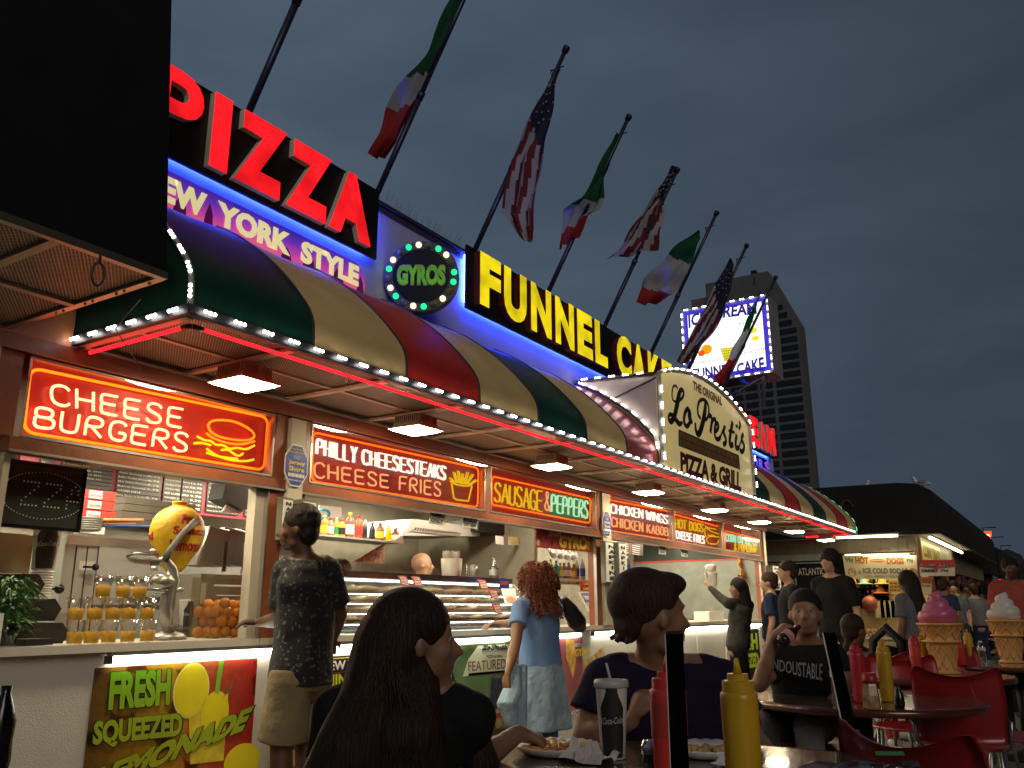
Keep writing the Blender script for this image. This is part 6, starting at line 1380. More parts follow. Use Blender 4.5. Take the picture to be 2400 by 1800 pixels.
def fruitmat():
    M = bpy.data.materials.new('fruit_slice_print'); M.use_nodes = True; t = M.node_tree; n = t.nodes; l = t.links; b = n['Principled BSDF']; b.inputs['Roughness'].default_value = .3
    g_ = n.new('ShaderNodeNewGeometry'); mp = n.new('ShaderNodeMapping'); mp.inputs['Scale'].default_value = (1, .02, 1); l.new(g_.outputs['Position'], mp.inputs[0])
    v = n.new('ShaderNodeTexVoronoi'); v.inputs['Scale'].default_value = 5.5; l.new(mp.outputs[0], v.inputs['Vector'])
    r = n.new('ShaderNodeValToRGB'); e = r.color_ramp.elements; e[0].position = .0; e[0].color = (.9,.9,.9,1); e[1].position = .85; e[1].color = (.10,.04,.03,1)
    q_ = r.color_ramp.elements.new(.62); q_.color = (.75,.75,.75,1); q_ = r.color_ramp.elements.new(.68); q_.color = (.25,.15,.1,1)
    l.new(v.outputs['Distance'], r.inputs[0])
    sp = n.new('ShaderNodeSeparateXYZ'); l.new(g_.outputs['Position'], sp.inputs[0]); mr = n.new('ShaderNodeMapRange'); mr.inputs[1].default_value = 2.65; mr.inputs[2].default_value = 3.70; l.new(sp.outputs['X'], mr.inputs[0])
    c = n.new('ShaderNodeValToRGB'); e = c.color_ramp.elements; e[0].position = .0; e[0].color = (.16,.08,.02,1); e[1].position = 1; e[1].color = (.50,.02,.02,1)
    q_ = e.new(.45); q_.color = (.60,.34,.02,1); q_ = e.new(.7); q_.color = (.55,.10,.04,1)
    l.new(mr.outputs[0], c.inputs[0]); m_ = n.new('ShaderNodeMixRGB'); m_.blend_type = 'MULTIPLY'; m_.inputs[0].default_value = 1; l.new(c.outputs[0], m_.inputs[1]); l.new(r.outputs[0], m_.inputs[2])
    w = n.new('ShaderNodeTexNoise'); w.inputs['Scale'].default_value = 30; l.new(g_.outputs['Position'], w.inputs['Vector']); m2 = n.new('ShaderNodeMixRGB'); m2.blend_type = 'OVERLAY'; m2.inputs[0].default_value = .4; l.new(m_.outputs[0], m2.inputs[1]); l.new(w.outputs[0], m2.inputs[2])
    l.new(m2.outputs[0], b.inputs['Base Color']); return M
zP0, zP1 = .10, .918
t = poster('lemonade_poster', 'colourful FRESH SQUEEZED LEMONADE poster with fruit slices under the juice counter', 2.665, 3.70, zP0, zP1, fruitmat())
def fq(x, y, k=0): return P(x/3.456, 1450+y/3.456, Y=YP-.004-.002*k)
def flatdisc(c, rx, rz, mm, nm='print', k=1, n=28, rot=0):
    b = MB(); b.add([c+Vector((rx*math.cos(a)*math.cos(rot)-rz*math.sin(a)*math.sin(rot), -.0012*k, rx*math.cos(a)*math.sin(rot)+rz*math.sin(a)*math.cos(rot))) for a in [2*math.pi*i/n for i in range(n)]], [tuple(range(n-1,-1,-1))]); return part(nm, b, mm, t)
m_lem = mat('lemon_print', (.85,.72,.02), .35, var=.06); m_lem2 = mat('pale_lemon_print', (.88,.82,.25), .35)
b = MB(); b.add([fq(1530,740), fq(1850,600), fq(1810,1150), fq(1540,1180)], [(3,2,1,0)]); part('glass_print', b, mat('lemonade_print', (.75,.60,.05), .3, var=.3, scale=12), t)
flatdisc(fq(1550,580), .118, .145, m_lem2, 'slice_rim_print', 1); flatdisc(fq(1552,580), .110, .137, m_lem, 'lemon_slice_print', 2)
flatdisc(fq(1740,760), .095, .115, m_lem, 'lemon_slice_print', 2); flatdisc(fq(1960,1160), .13, .10, m_lem, 'lemon_slice_print', 1)
b = MB(); b.add([fq(1740,600,2), fq(1775,600,2), fq(1815,340,2), fq(1775,340,2)], [(0,1,2,3)]); part('straw_print', b, mat('lime_straw_print', (.20,.50,.04), .4), t)
b = MB(); b.add([fq(1790,660,2), fq(1830,610,2), fq(1890,500,2), fq(1860,590,2)], [(3,2,1,0)]); part('leaf_print', b, mat('leaf_print', (.05,.22,.10), .4), t)
m_lime = gradmat('lime_gradient_ink', .30, .95, [(0, (.42,.45,.02)), (1, (.18,.55,.02)), (.5, (.35,.48,.03))], 0)
def plet(s_, q4_, bold=.05, k=3, shear=0):
    b = MB(); text(b, s_, [fq(*p, k=k) for p in q4_], bold=bold+.035, res=3, shear=shear, grow=.03); part('dark_outline', b, mat('dark_green_ink', (.02,.05,.01), .4), t)  # printed dark green outline behind the letters
    b = MB(); text(b, s_, [fq(*p, k=k+1) for p in q4_], bold=bold, res=3, shear=shear); part('lettering', b, m_lime, t)
plet('FRESH', [(875,745),(1375,700),(900,430),(1390,400)], shear=0)
plet('SQUEEZED', [(745,1060),(1470,980),(765,830),(1480,760)])
plet('LEMONADE', [(700,1440),(1985,900),(760,1230),(2060,700)], bold=.06, shear=.15)
t = poster('thin_crust_poster', 'black poster reading NEW YORK THIN CRUST beside the boy', 3.86, 5.35, .12, .90, mat('black_poster', (.015,.013,.013), .3, var=.2))
def zq(x, y, k=0): return P(700+x/4.424, 1500+y/4.424, Y=YP-.004-.002*k)
b = MB(); b.box(3.87, 5.34, YP-.0045, YP-.003, zq(500,190).z, zq(500,178).z); part('yellow_rule', b, m_gold, t)
b = MB(); b.box(3.87, 5.34, YP-.0045, YP-.003, zq(500,332).z, zq(500,325).z); b.box(3.87, 5.34, YP-.0045, YP-.003, zq(450,512).z, zq(450,504).z); part('red_rule', b, m_mbar, t)
b = MB(); text(b, 'NEW YORK STYLE', [zq(240,325,1), zq(1050,270,1), zq(240,225,1), zq(1050,165,1)], bold=.03, res=2); part('lettering', b, m_whitep, t)
b = MB(); text(b, 'THIN CRUST', [zq(200,500,1), zq(900,440,1), zq(200,370,1), zq(900,300,1)], bold=.03, res=2); part('lettering', b, mat('lemon_yellow_ink', (.62,.66,.03), .4), t)
for i in range(9):
    c_ = Vector((3.95+random.uniform(0,1.3), YP-.003-.0008*i, .18+random.uniform(0,.28)))
    flatdisc(c_, random.uniform(.05,.12), random.uniform(.03,.08), mat(f'pizza_print_{i%3}', [(.75,.42,.04),(.6,.2,.03),(.8,.6,.2)][i%3], .35, var=.4, scale=25), 'pizza_print', 1)
t = poster('featured_poster', 'green poster with the Lo Presti\'s logo and FEATURED ON over a city street picture', 5.42, 6.55, .20, .925, mat('green_night_print', (.10,.16,.06), .3, var=.8, scale=2))
def vq(x, y, k=0): return P(700+x/4.424, 1500+y/4.424, Y=YP-.004-.002*k)
b = MB(); b.add([vq(1700,380), vq(2250,320), vq(2250,40), vq(1860,60), vq(1760,200)], [(0,1,2,3,4)]); part('pale_sky_print', b, mat('pale_green_print', (.60,.62,.42), .35, var=.15, scale=3), t)
b = MB(); S2 = lambda x, y: (lambda uv: bil([vq(1905,150,1), vq(2155,130,1), vq(1910,60,1), vq(2160,40,1)])(uv[0], uv[1]))(((x-1000)/820, (1020-(y-(x-1000)*.33)-0)/640-.0))
for pts, w_, ws_ in SCRIPT:
    pts2 = chaik([(x_, y_, (ws_[i] if ws_ else w_)) for i, (x_, y_) in enumerate(pts)], 1); b.tube([S2(x_, y_) for x_, y_, _ in pts2], [.0045*w2+.001 for _, _, w2 in pts2], 5)
part('script_lettering', b, m_ink, t)
b = MB(); text(b, 'PIZZA & GRILL', [vq(1950,188,1), vq(2118,178,1), vq(1950,158,1), vq(2118,148,1)], bold=.02); part('lettering', b, m_ink, t)
b = MB(); text(b, 'FEATURED ON', [vq(1760,325,1), vq(2290,285,1), vq(1758,225,1), vq(2290,180,1)], res=2); part('lettering', b, m_dkred, t)
b = MB(); b.add([vq(1760,375), vq(2280,330), vq(2280,300), vq(1760,345)], [(0,1,2,3)]); part('red_rule', b, m_dkred, t)
b = MB(); b.add([vq(1930,720), vq(2120,700), vq(2110,400), vq(2000,390), vq(1990,560)], [(0,1,2,3,4)]); part('tower_print', b, mat('dusk_tower_print', (.05,.05,.09), .3, var=.8, scale=40), t)
b = MB(); b.add([vq(1740,950), vq(2330,900), vq(2330,640), vq(2120,660), vq(1960,800)], [(0,1,2,3,4)]); part('street_print', b, mat('street_print', (.40,.36,.12), .35, var=.6, scale=14), t)
b = MB(); b.add([vq(1900,860,1), vq(2160,780,1), vq(2120,740,1), vq(1960,800,1)], [(0,1,2,3)]); part('red_roof_print', b, m_redp, t)
b = MB()
for i in range(34):
    x_ = 1740+i*15+random.uniform(-5,5); h_ = random.uniform(40,95); b.add([vq(x_,985-i*1.5,1), vq(x_+9,985-i*1.5,1), vq(x_+7,985-h_-i*1.5,1), vq(x_+3,985-h_-i*1.5,1)], [(0,1,2,3)])
part('crowd_print', b, mat('crowd_print', (.12,.05,.02), .4), t, kind='stuff')
t = poster('gyros_poster', 'pink and gold BEEF & LAMB GYROS poster behind the woman in blue', 6.62, 7.80, .22, .925, mat('pink_poster', (.42,.12,.14), .35, var=.5, scale=3))
def gq(x, y, k=0): return P(1150+x/6.38, 1480+y/6.38, Y=YP-.004-.002*k)
b = MB(); text(b, 'BEEF & LAMB', [gq(1255,235,1), gq(1490,215,1), gq(1255,175,1), gq(1490,155,1)], bold=.03); part('lettering', b, mat('pale_blue_ink', (.45,.55,.55), .4), t)
b = MB(); text(b, 'GYROS', [gq(1265,380,1), gq(1490,360,1), gq(1262,265,1), gq(1490,240,1)], bold=.04); part('lettering', b, m_gold, t)
b = MB(); b.add([gq(1120,110), gq(1240,130), gq(1280,350), gq(1270,500), gq(1230,700), gq(1130,400)], [(5,4,3,2,1,0)]); part('wrap_print', b, mat('wrap_print', (.72,.42,.10), .35, var=.4, scale=14), t)
b = MB(); b.add([gq(1380,420), gq(1500,380), gq(1700,200), gq(1700,700), gq(1400,640)], [(4,3,2,1,0)]); part('food_print', b, mat('gold_food_print', (.62,.45,.18), .35, var=.5, scale=14), t)
b = MB(); text(b, 'CHICKEN', [gq(1100,1280,1), gq(1500,1240,1), gq(1100,1190,1), gq(1500,1150,1)], bold=.02); part('lettering', b, m_whitep, t)
t = poster('small_lemonade_poster', 'narrow black and lime FRESH SQUEEZED poster at the far counter end', 12.15, 13.5, .15, .90, m_black)
for s_, z_ in (('FRESH', .60), ('SQUEEZED', .32)):
    b = MB(); text(b, s_, wq(12.25, 13.4, z_, z_+.24, YP-.005), bold=.05); part('lettering', b, mat('acid_lime_ink', (.45,.62,.03), .4, emit=(.4,.6,.02), es=.05), t)  # weak glow added to the ink to lift the words
t = thing('floor_stand_poster', 'white sheet with a pale green print low on the counter beside the drinking man', 'poster', (11.2, YP, .2))
b = MB(); b.box(10.9, 11.9, YP-.002, YP+.004, .2, .85); part('panel', b, m_paper, t); flatdisc(Vector((11.6, YP-.004, .45)), .16, .13, mat('pale_green_ink', (.45,.5,.25), .5, var=.4), 'green_print')
# ================================================================ tower beyond
m_conc = mat('tower_concrete', (.12, .12, .125), .7, var=.08, scale=.2); m_win = mat('tower_dark_glass', (.012, .014, .018), .15)
m_concr = mat('tower_pink_top', (.19, .15, .145), .7, scale=.2)
t = thing('tower_block', 'tall grey hotel tower with dark window bands and a slanting top corner behind the signs', 'tower', (290, 60, 0))
XT = 290.0
pc, pr_ = P(1795, 1100, X=XT), P(1913, 1140, X=XT)        # corner between the two faces, right end
def tw(px, py): return P(px, py, X=XT)
yl, ym, yr = P(1655, 700, X=XT).y, P(1800, 700, X=XT).y, P(1893, 1000, X=XT).y
zt1 = P(1640, 668, X=XT).z; zt2 = P(1865, 755, X=XT).z
xm = P(1802, 668, X=XT).y
b = MB(); b.slab([(XT, yl, 0), (XT, yr, 0), (XT, yr, zt2), (XT, xm, zt1), (XT, yl, zt1)], (9, 0, 0)); part('shaft', b, m_conc, t)
b = MB(); b.slab([(XT+.6, yl+6.0, 0), (XT+.6, yl+.01, 0), (XT+.6, yl+.01, zt1-5), (XT+.6, yl+6, zt1-5)], (9, 0, 0)); part('side_block', b, m_concr, t)
fl = (zt1-2)/24.
wm = MB(); wm.box(-.25, 0, 0, 1, 0, 1)
nf = 0
hw = 1.9; step = 3.05
z_ = P(1850, 1110, X=XT).z-40
ztop = P(1820, 716, X=XT).z
while ztop > 0:
    # right hand bay: one long dark band, stepping with the slanted corner
    yb0 = yr+.7; yb1 = ym-.6
    if ztop > zt2-1: yb0 = yr+1.2+(ztop-(zt2-1))*(xm-yr)/(zt1-zt2)
    if yb1-yb0 > 1:
        b = MB(); b.box(XT-.25, XT-.02, yb0, yb1, ztop-hw, ztop); part('window_band', b, m_win, t)
    if ztop < P(1750, 866, X=XT).z:
        n_ = 4; w_ = (yl-ym-1.5)/n_
        for i in range(n_):
            b = MB(); b.box(XT-.25, XT-.02, ym+.8+i*w_, ym+.8+i*w_+w_*.8, ztop-hw, ztop); part('window', b, m_win, t)
    ztop -= step; nf += 1
b = MB(); b.tube([tw(1768, 668), tw(1768, 650)], .22, 5); b.tube([tw(1678, 668), tw(1678, 660)], .2, 5); part('antenna', b, m_black, t)
b = MB(); b.box(XT+3, XT+5, tw(1768,668).y, tw(1756,668).y, zt1, zt1+2.6); part('roof_box', b, m_black, t)
t['label'] = 'tall grey hotel tower with dark window bands and a slanting top corner'

# ================================================================ neighbouring shop building, end wall facing back along the walk
m_vin = mat('dark_mansard', (.010, .0085, .0075), .9, var=.3, scale=2, bump=.3, bscale=8); m_slat = mat('weathered_board', (.20, .16, .10), .6, var=.2, scale=6, bump=.2)
XS_ = 18.0
t = thing('shop_building', 'dark mansard roofed shop building with lit hot dog stall at its corner', 'building', (XS_, 2.4, 0))
yC = 2.42
zB = 2.53
# mansard box with a rounded far corner
prof = [(1.95, zB), (1.95, 3.1), (2.02, 3.32), (2.25, 3.46), (2.6, 3.50), (9.0, 3.55), (9.0, zB)]
b = MB(); b.slab([(XS_-.4, y, z) for y, z in prof], (13, 0, 0)); part('mansard', b, m_vin, t)
for i in range(9):
    b = MB(); b.box(XS_-.405, XS_-.401, 2.4+i*.62, 2.42+i*.62, zB, 3.46); part('panel_seam', b, m_black, t)
b = MB(); b.slab([(XS_-.4, 1.95, zB-.015), (XS_-.4, 9, zB-.015), (31, 9, zB-.015), (31, 1.95, zB-.015)], (0, 0, .012)); part('eave_soffit', b, m_slat, t)
b = MB(); b.box(XS_, XS_+.1, yC, 9, 2.25, zB-.016); part('board_backing', b, m_slat, t)
for i in range(26):
    b = MB(); b.box(XS_-.014, XS_-.001, yC+.02+i*.155, yC+.02+i*.155+.147, 2.252, zB-.03); part('wall_board', b, m_slat, t)
b = MB(); b.box(XS_, XS_+.1, 4.0, 9, 0, 2.249); part('end_wall', b, mat('grey_white_door_wall', (.30,.30,.27), .6), t)
for ya, yb in ((4.08, 4.75), (4.85, 5.6)):
    b = MB(); b.box(XS_-.02, XS_-.002, ya, yb, 0.9, 2.12); w_ = part('shop_window', b, m_win, t)
    b = MB()
    for q_ in ((ya+.02, yb-.02, 2.07, 2.085), (ya+.02, ya+.035, .95, 2.069), (yb-.035, yb-.02, .95, 2.069)): b.box(XS_-.024, XS_-.021, *q_)
    o = bpy.data.objects.new('painted_line', b.mesh(m_cream, t['_loc'], 'painted_line')); C.objects.link(o); o.parent = w_
b = MB(); text(b, 'ATLANTIC', [(XS_-.03, 4.66, 1.84), (XS_-.03, 4.14, 1.84), (XS_-.03, 4.66, 1.98), (XS_-.03, 4.14, 1.98)], bold=.01); part('lettering', b, m_cream, t)
b = MB(); text(b, 'JUICE 99¢', [(XS_-.03, 5.5, 1.84), (XS_-.03, 4.92, 1.84), (XS_-.03, 5.5, 1.96), (XS_-.03, 4.92, 1.96)], bold=.01); part('lettering', b, m_cream, t)
b = MB(); b.box(XS_+.02, XS_+.1, 3.9, 3.99, 0, 2.249); part('door_post', b, m_brown, t)
b = MB(); b.box(XS_+.0, XS_+.1, yC, yC+.09, 0, 2.249); part('corner_post', b, m_brown, t)
b = MB(); b.box(XS_+1.2, XS_+1.3, yC+.09, 3.99, 0, 2.24); part('stall_back', b, mat('slat_wall', (.52, .38, .16), .5, var=.1), t)
for i in range(22):
    b = MB(); b.box(XS_+1.188, XS_+1.199, yC+.02, 3.98, .5+i*.08, .565+i*.08); part('slat', b, mat('slat_board', (.58, .42, .18), .5), t)
b = MB(); b.box(XS_+.11, 31, yC-.05, yC+.0, 2.0, zB-.02); part('front_fascia', b, m_slat, t)
# long dark run of fronts further down the walk
b = MB(); b.box(XS_+1.4, 32, yC+.6, yC+.7, 0, 2.4); part('shop_front', b, mat('shop_interior', (.22,.17,.10), .6, var=.7, scale=3), t)
for i in range(5):
    b = MB(); b.box(XS_+1.6+i*2.5, XS_+1.7+i*2.5, yC-.02, yC+.1, 0, 2.3); part('shop_post', b, m_brown, t)
for i, (x_, h_) in enumerate(((33.2, 3.35), (36.5, 3.25), (41, 3.2), (47, 3.1), (54, 3.2))):
    tt = thing('far_shop', f'dark flat-roofed boardwalk shop, {["nearest","second","third","fourth","farthest"][i]} beyond the mansard building', 'building', (x_, 2.6, 0), group='far shops along the boardwalk')
    b = MB(); b.box(x_, x_+3.0+i*.8, 2.3-.05*i, 9, 2.3, h_+.1); part('upper_storey', b, m_vin, tt)
    b = MB(); b.box(x_, x_+3.0+i*.8, 2.7, 9, 0, 2.299); part('lower_wall', b, mat(f'far_wall_{i}', (.06+.02*i, .05, .045), .6, var=.5, scale=2), tt)
    b = MB(); b.tube([(x_+.5, 2.4, h_+.1), (x_+.5, 2.4, h_+.5), (x_+.5, 2.0, h_+.5)], .02, 5); part('roof_lamp_arm', b, m_black, tt)
    b = MB(); b.box(x_+.3, x_+2.4, 2.28-.05*i, 2.299-.05*i, 1.6, 2.25); part('awning_front', b, mat(f'far_awning_{i}', [(.2,.2,.2),(.3,.06,.06),(.1,.15,.3),(.25,.2,.1),(.2,.2,.25)][i], .6), tt)
# signs
V3 = Vector
def xsign(name, lab, pc4, X_, mm, lines, th=.03, m_t=None):
    t = thing(name, lab, 'sign', tuple(P(*pc4[2], X=X_)))
    ps = [P(*p, X=X_) for p in pc4]; b = MB(); b.slab([ps[2], ps[3], ps[1], ps[0]], (th, 0, 0)); part('board', b, mm, t)
    o_ = Vector((-.006,0,0)); f = bil([ps[2]+o_, ps[3]+o_, ps[0]+o_, ps[1]+o_])
    for s_, u0, u1, v0, v1, m2, bd in lines:
        b = MB(); text(b, s_, lambda u, v: f(u0+(u1-u0)*u, v0+(v1-v0)*v), bold=bd); part('lettering', b, m2, t)
    return t, f
def p5(x, y): return (1750+x/5.53, 1200+y/5.53)
m_oldcream = mat('old_cream_board', (.62, .52, .28), .5, var=.1, scale=3); m_rust = mat('rust_red_ink', (.40, .09, .02), .5); m_gink = mat('grey_ink', (.14,.13,.11), .5)
t, f = xsign('hot_dog_sign', 'cream board reading HOT DOGS 99¢ and ICE COLD SODAS 79¢ over the corner stall', [p5(1240,560), p5(2205,560), p5(1290,865), p5(2215,870)], XS_-.05, m_oldcream,
  [('HOT', .17, .355, .63, .93, m_rust, .05), ('DOGS', .60, .83, .62, .90, m_rust, .05), ('ICE COLD SODAS', .26, .87, .22, .46, m_gink, .04), ('COKE—SPRITE & OTHER FLAVORS', .27, .87, .06, .15, m_gink, .01),
   ('99¢', .03, .14, .64, .9, m_gink, .04), ('99¢', .86, .95, .66, .88, m_gink, .04), ('79¢', .05, .15, .17, .40, m_rust, .01), ('79¢', .90, .98, .17, .40, m_rust, .01)])
for k, (u0, u1, v0, v1, mm) in enumerate(((.37, .585, .70, .84, m_rust), (.36, .595, .745, .80, mat('bun_tan', (.55,.30,.10), .5)))):
    b = MB(); b.add([f((u0+u1)/2+(u1-u0)/2*math.cos(a), (v0+v1)/2+(v1-v0)/2*math.sin(a))+Vector((-.002*k,0,0)) for a in [i*.4 for i in range(16)]], [tuple(range(16))]); part('hot_dog_print', b, mm, t)
for u0 in (.10, .94):
    b = MB(); b.tube([f(u0+.055*math.cos(a), .28+.17*math.sin(a)) for a in [i*.5 for i in range(13)]], .006, 4, closed=True); part('ring_print', b, m_rust, t)
b = MB()
for k in range(3):
    a = k*math.pi/3; b.tube([f(.21+.03*math.cos(a), .28+.11*math.sin(a)), f(.21-.03*math.cos(a), .28-.11*math.sin(a))], .004, 4)
part('snowflake_print', b, m_gink, t)
def p6(x, y): return (2000+x/5.53, 1150+y/5.53)
t, f = xsign('price_sign', 'red and cream board reading DOGS .99¢ DRINKS .79¢ hanging at the stall corner', [p6(850,895), p6(1310,900), p6(868,1105), p6(1318,1105)], XS_-.9, mat('cream_price_board', (.66,.60,.42), .5),
  [('DRINKS', .05, .52, .22, .42, m_ink, .05), ('.79¢', .56, .82, .20, .42, m_ink, .03)])
b = MB(); o_ = Vector((.002,0,0)); b.add([f(.0,.56)+o_, f(.5,.42)+o_, f(1,.56)+o_, f(1,1)+o_, f(0,1)+o_], [(0,1,2,3,4)]); part('red_top', b, m_redp, t)
for s_, u0, u1, v0, v1 in (('D', .02, .11, .58, .80), ('GS', .27, .47, .57, .79), ('.99¢', .55, .91, .57, .79)):
    b = MB(); text(b, s_, lambda u, v: f(u0+(u1-u0)*u, v0+(v1-v0)*v)+V3((-.002,0,0)), bold=.10, grow=.05); part('letter_outline', b, m_whitep, t)
    b = MB(); text(b, s_, lambda u, v: f(u0+(u1-u0)*u, v0+(v1-v0)*v)+V3((-.006,0,0)), bold=.03); part('lettering', b, m_ink, t)
b = MB(); b.add([f(.19+.055*math.cos(a), .69+.15*math.sin(a))+Vector((-.001,0,0)) for a in [i*.4 for i in range(16)]], [tuple(range(16))]); part('hot_dog_print', b, m_rust, t)
t = thing('yellow_sign', 'old yellow board reading CORN TREATS along the shop side', 'sign', (21, yC-.06, 2.1))
a_, c_ = P(2161, 1290, Y=yC-.065), P(2205, 1310, Y=yC-.065)
b = MB(); b.box(a_.x, c_.x, yC-.07, yC-.052, 2.08, 2.44); part('board', b, mat('old_yellow_board', (.60,.46,.10), .5, emit=(.6,.42,.06), es=.12), t)
b = MB(); text(b, 'CORN TREATS', wq(a_.x+.1, c_.x-.1, 2.14, 2.38, yC-.075), bold=.06); part('lettering', b, mat('olive_ink', (.18,.14,.02), .5), t)
t, f = xsign('shoes_sign', 'dim grey board reading SHOES further along the boardwalk', [p6(1320,850), p6(1625,880), p6(1325,990), p6(1630,1010)], 32.0, mat('grey_green_board', (.16,.17,.14), .5), [('SHOES', .05, .86, .2, .8, m_black, .03)])
t, f = xsign('tattoo_sign', 'pale board reading Henna Tattoos at the far right', [p6(1640,965), p6(2085,985), p6(1645,1085), p6(2085,1100)], 42.0, mat('grey_pink_board', (.34,.28,.25), .5, emit=(.4,.3,.25), es=.05), [('Henna Tattoos', .15, .97, .2, .78, m_black, .01)])
t, f = xsign('steak_sign', 'small glowing red rimmed sign reading STEAK beyond the shops', [p6(1580,550), p6(1770,548), p6(1585,625), p6(1775,625)], 60.0, emis('hot_white_face', (1, .55, .25), 2.0, False), [('STEA', .05, .95, .12, .88, emis('pale_letter_glow', (1,.95,.7), 3, False), .05)])
b = MB(); ps = [P(*p6(*p), X=59.9) for p in ((1572,625), (1780,625), (1780,545), (1572,547))]; b.tube(ps+[ps[0]], .10, 4); part('red_rim', b, emis('red_rim_glow', (1,.04,.01), 3, False), t)
b = MB(); ps = [P(*p6(*p), X=60.2) for p in ((1600,640), (1785,640), (1800,760), (1750,840), (1640,850))]; b.slab(ps, (2,0,0)); part('drum_post', b, mat('dark_maroon_drum', (.05,.015,.014), .5), t)
b = MB(); b.smooth = False; ps = [P(*p6(*p), X=41.8) for p in ((1640,960), (1980,985), (1850,930), (1700,870), (1630,870))]; b.slab(ps, (2,0,0)); single('far_roof', b, mat('pale_shed_roof', (.25,.25,.22), .6), 'pale sloping roof corner above the Henna Tattoos board', 'roof')
b = MB()
for i in range(60):
    p = P(*p6(random.uniform(1790,2100), random.uniform(890,990)), X=43.5+random.random()*3); b.sphere(p, random.uniform(.25,.5), 6, 4)
single('far_tree', b, mat('far_foliage', (.02,.025,.02), .8), 'dark tree crown behind the Henna Tattoos board', 'tree')
# red light rope and far bright screens
b = MB(); b.tube([P(*p6(1560,1152), X=40), P(*p6(1980,1155), X=40)], .05, 4); single('red_light_rope', b, emis('red_rope', (1,.02,.03), 2.2, False), 'string of red lights under the Henna Tattoos board', 'string lights')
b = MB(); b.add([P(*p6(*p), X=40.2) for p in ((1665,1250), (1725,1255), (1725,1205), (1665,1205))], [(0,1,2,3)]); single('lit_window', b, emis('far_white', (1,.95,.85), 2, False), 'small bright white lit window under the red lights', 'window')
b = MB(); b.add([P(*p6(*p), X=30.2) for p in ((1785,1340), (1820,1335), (1810,1285), (1795,1290))], [(0,1,2,3)]); single('lit_lantern', b, emis('far_warm', (1,.75,.4), 1.6, False), 'small warm lantern left of the white ice cream cone', 'lantern')
# fluorescent battens
for i, (a_, c_, X_, z_, w) in enumerate(((p5(1165,335), p5(1955,308), XS_-.45, None, 'upper one under the mansard'), (p5(1500,550), p5(2165,578), XS_-.12, None, 'lower one over the hot dog board'))):
    q0, q1 = P(*a_, X=X_), P(*c_, X=X_)
    t = thing('batten_light', 'white fluorescent batten on the shop end wall, '+w, 'tube light', tuple((q0+q1)/2), group='fluorescent battens on the shop')
    b = MB(); b.smooth = True; b.tube([q0, q1], .017, 8); part('tube', b, emis('shop_fluorescent', (1, .90, .62), 16), t)
    b = MB(); b.box(X_-.03, X_+.03, q1.y-.02, q0.y+.02, (q0.z+q1.z)/2+.03, (q0.z+q1.z)/2+.05); part('batten_housing', b, m_cream, t)
q0, q1 = P(*p6(985,590), Y=2.15), P(*p6(1410,825), Y=2.15)
t = thing('batten_light', 'long fluorescent batten running away along the shop front', 'tube light', tuple((q0+q1)/2), group='fluorescent battens on the shop')
b = MB(); b.smooth = True; b.tube([(q0.x, 2.15, 2.46), (q1.x, 2.15, 2.46)], .022, 8); part('tube', b, emis('shop_fluorescent', (1, .90, .62), 16), t)
b = MB(); b.box(q0.x, q1.x, 2.12, 2.18, 2.485, 2.51); part('batten_housing', b, m_cream, t)
t = thing('stall_light', 'warm strip light inside the corner stall', 'tube light', (XS_+.6, 3.2, 2.2))
b = MB(); b.box(XS_+.3, XS_+.9, 2.7, 3.8, 2.21, 2.24); part('diffuser', b, emis('stall_glow', (1, .78, .38), 7), t)
# white security light at the awning end
p = P(1945, 1262, Z=2.38)
# stall goods: hats, towels, postcards, clothes
goods = [(.55,.20,.10),(.20,.35,.45),(.60,.50,.10),(.45,.45,.40),(.15,.30,.15),(.6,.25,.35),(.1,.2,.5),(.6,.3,.05),(.7,.65,.5)]
for i in range(54):
    r_, c_ = divmod(i, 9); px = 1345+c_*57+random.uniform(-8,8); py = 900+r_*62+random.uniform(-8,8)
    p = P(*p5(px, py), X=XS_+1.1); b = MB(); w_, h_ = random.uniform(.05,.085), random.uniform(.05,.1)
    b.box(p.x, p.x+.02, p.y-w_, p.y+w_, p.z-h_, p.z+h_)
    single('goods_packet', b, mat(f'goods_{i%9}', goods[(i*5+r_)%9], .5, var=.5, scale=30), f'small packet on the slat wall, row {["one","two","three","four","five","six"][r_]} from the top, {["first","second","third","fourth","fifth","sixth","seventh","eighth","ninth"][c_]} from left', 'packet', group='packets hanging on the stall slat wall')
for i, (x_, y_, col) in enumerate(((1520, 935, (.35,.55,.45)), (1760, 935, (.75,.40,.06)), (1740, 1055, (.75,.2,.06)))):
    p = P(*p5(x_, y_), X=XS_+.95); b = MB(); b.smooth = True; b.lathe([(.17,0),(.16,.01),(.075,.03),(.07,.09),(.04,.12),(.001,.125)], p, n=18); single('sun_hat', b, mat(f'hat_{i}', col, .6), ['pale green sun hat hanging in the stall', 'bright orange sun hat hanging right of the green one', 'small orange red hat lower in the stall'][i], 'hat')
for i, (x_, y_) in enumerate(((1400, 900), (1410, 1010))):
    p = P(*p5(x_, y_), X=XS_+.9); b = MB(); b.smooth = True; b.tube([p+Vector((0,.03,.1)), p, p+Vector((0,-.02,-.1)), p+Vector((0,.02,-.2))], [.05,.03,.05,.02], 8); single('hanging_toy', b, mat(f'toy_{i}', [(.7,.2,.05),(.6,.6,.5)][i], .5, var=.6, scale=15), ['orange toy hanging by the stall post', 'pale and orange toy hanging below the first'][i], 'toy')
p = P(*p5(1600, 1190), X=XS_+.8); b = MB(); b.smooth = True; b.sphere(p, .16, 14, 10); single('beach_ball', b, mat('beach_ball_print', (.5,.15,.1), .35, var=.9, scale=2.5), 'red, blue and yellow beach ball low in the stall', 'ball')
t = thing('goods_table', 'stall table piled with folded clothes and trinkets', 'table', (XS_+.4, 3.0, 0))
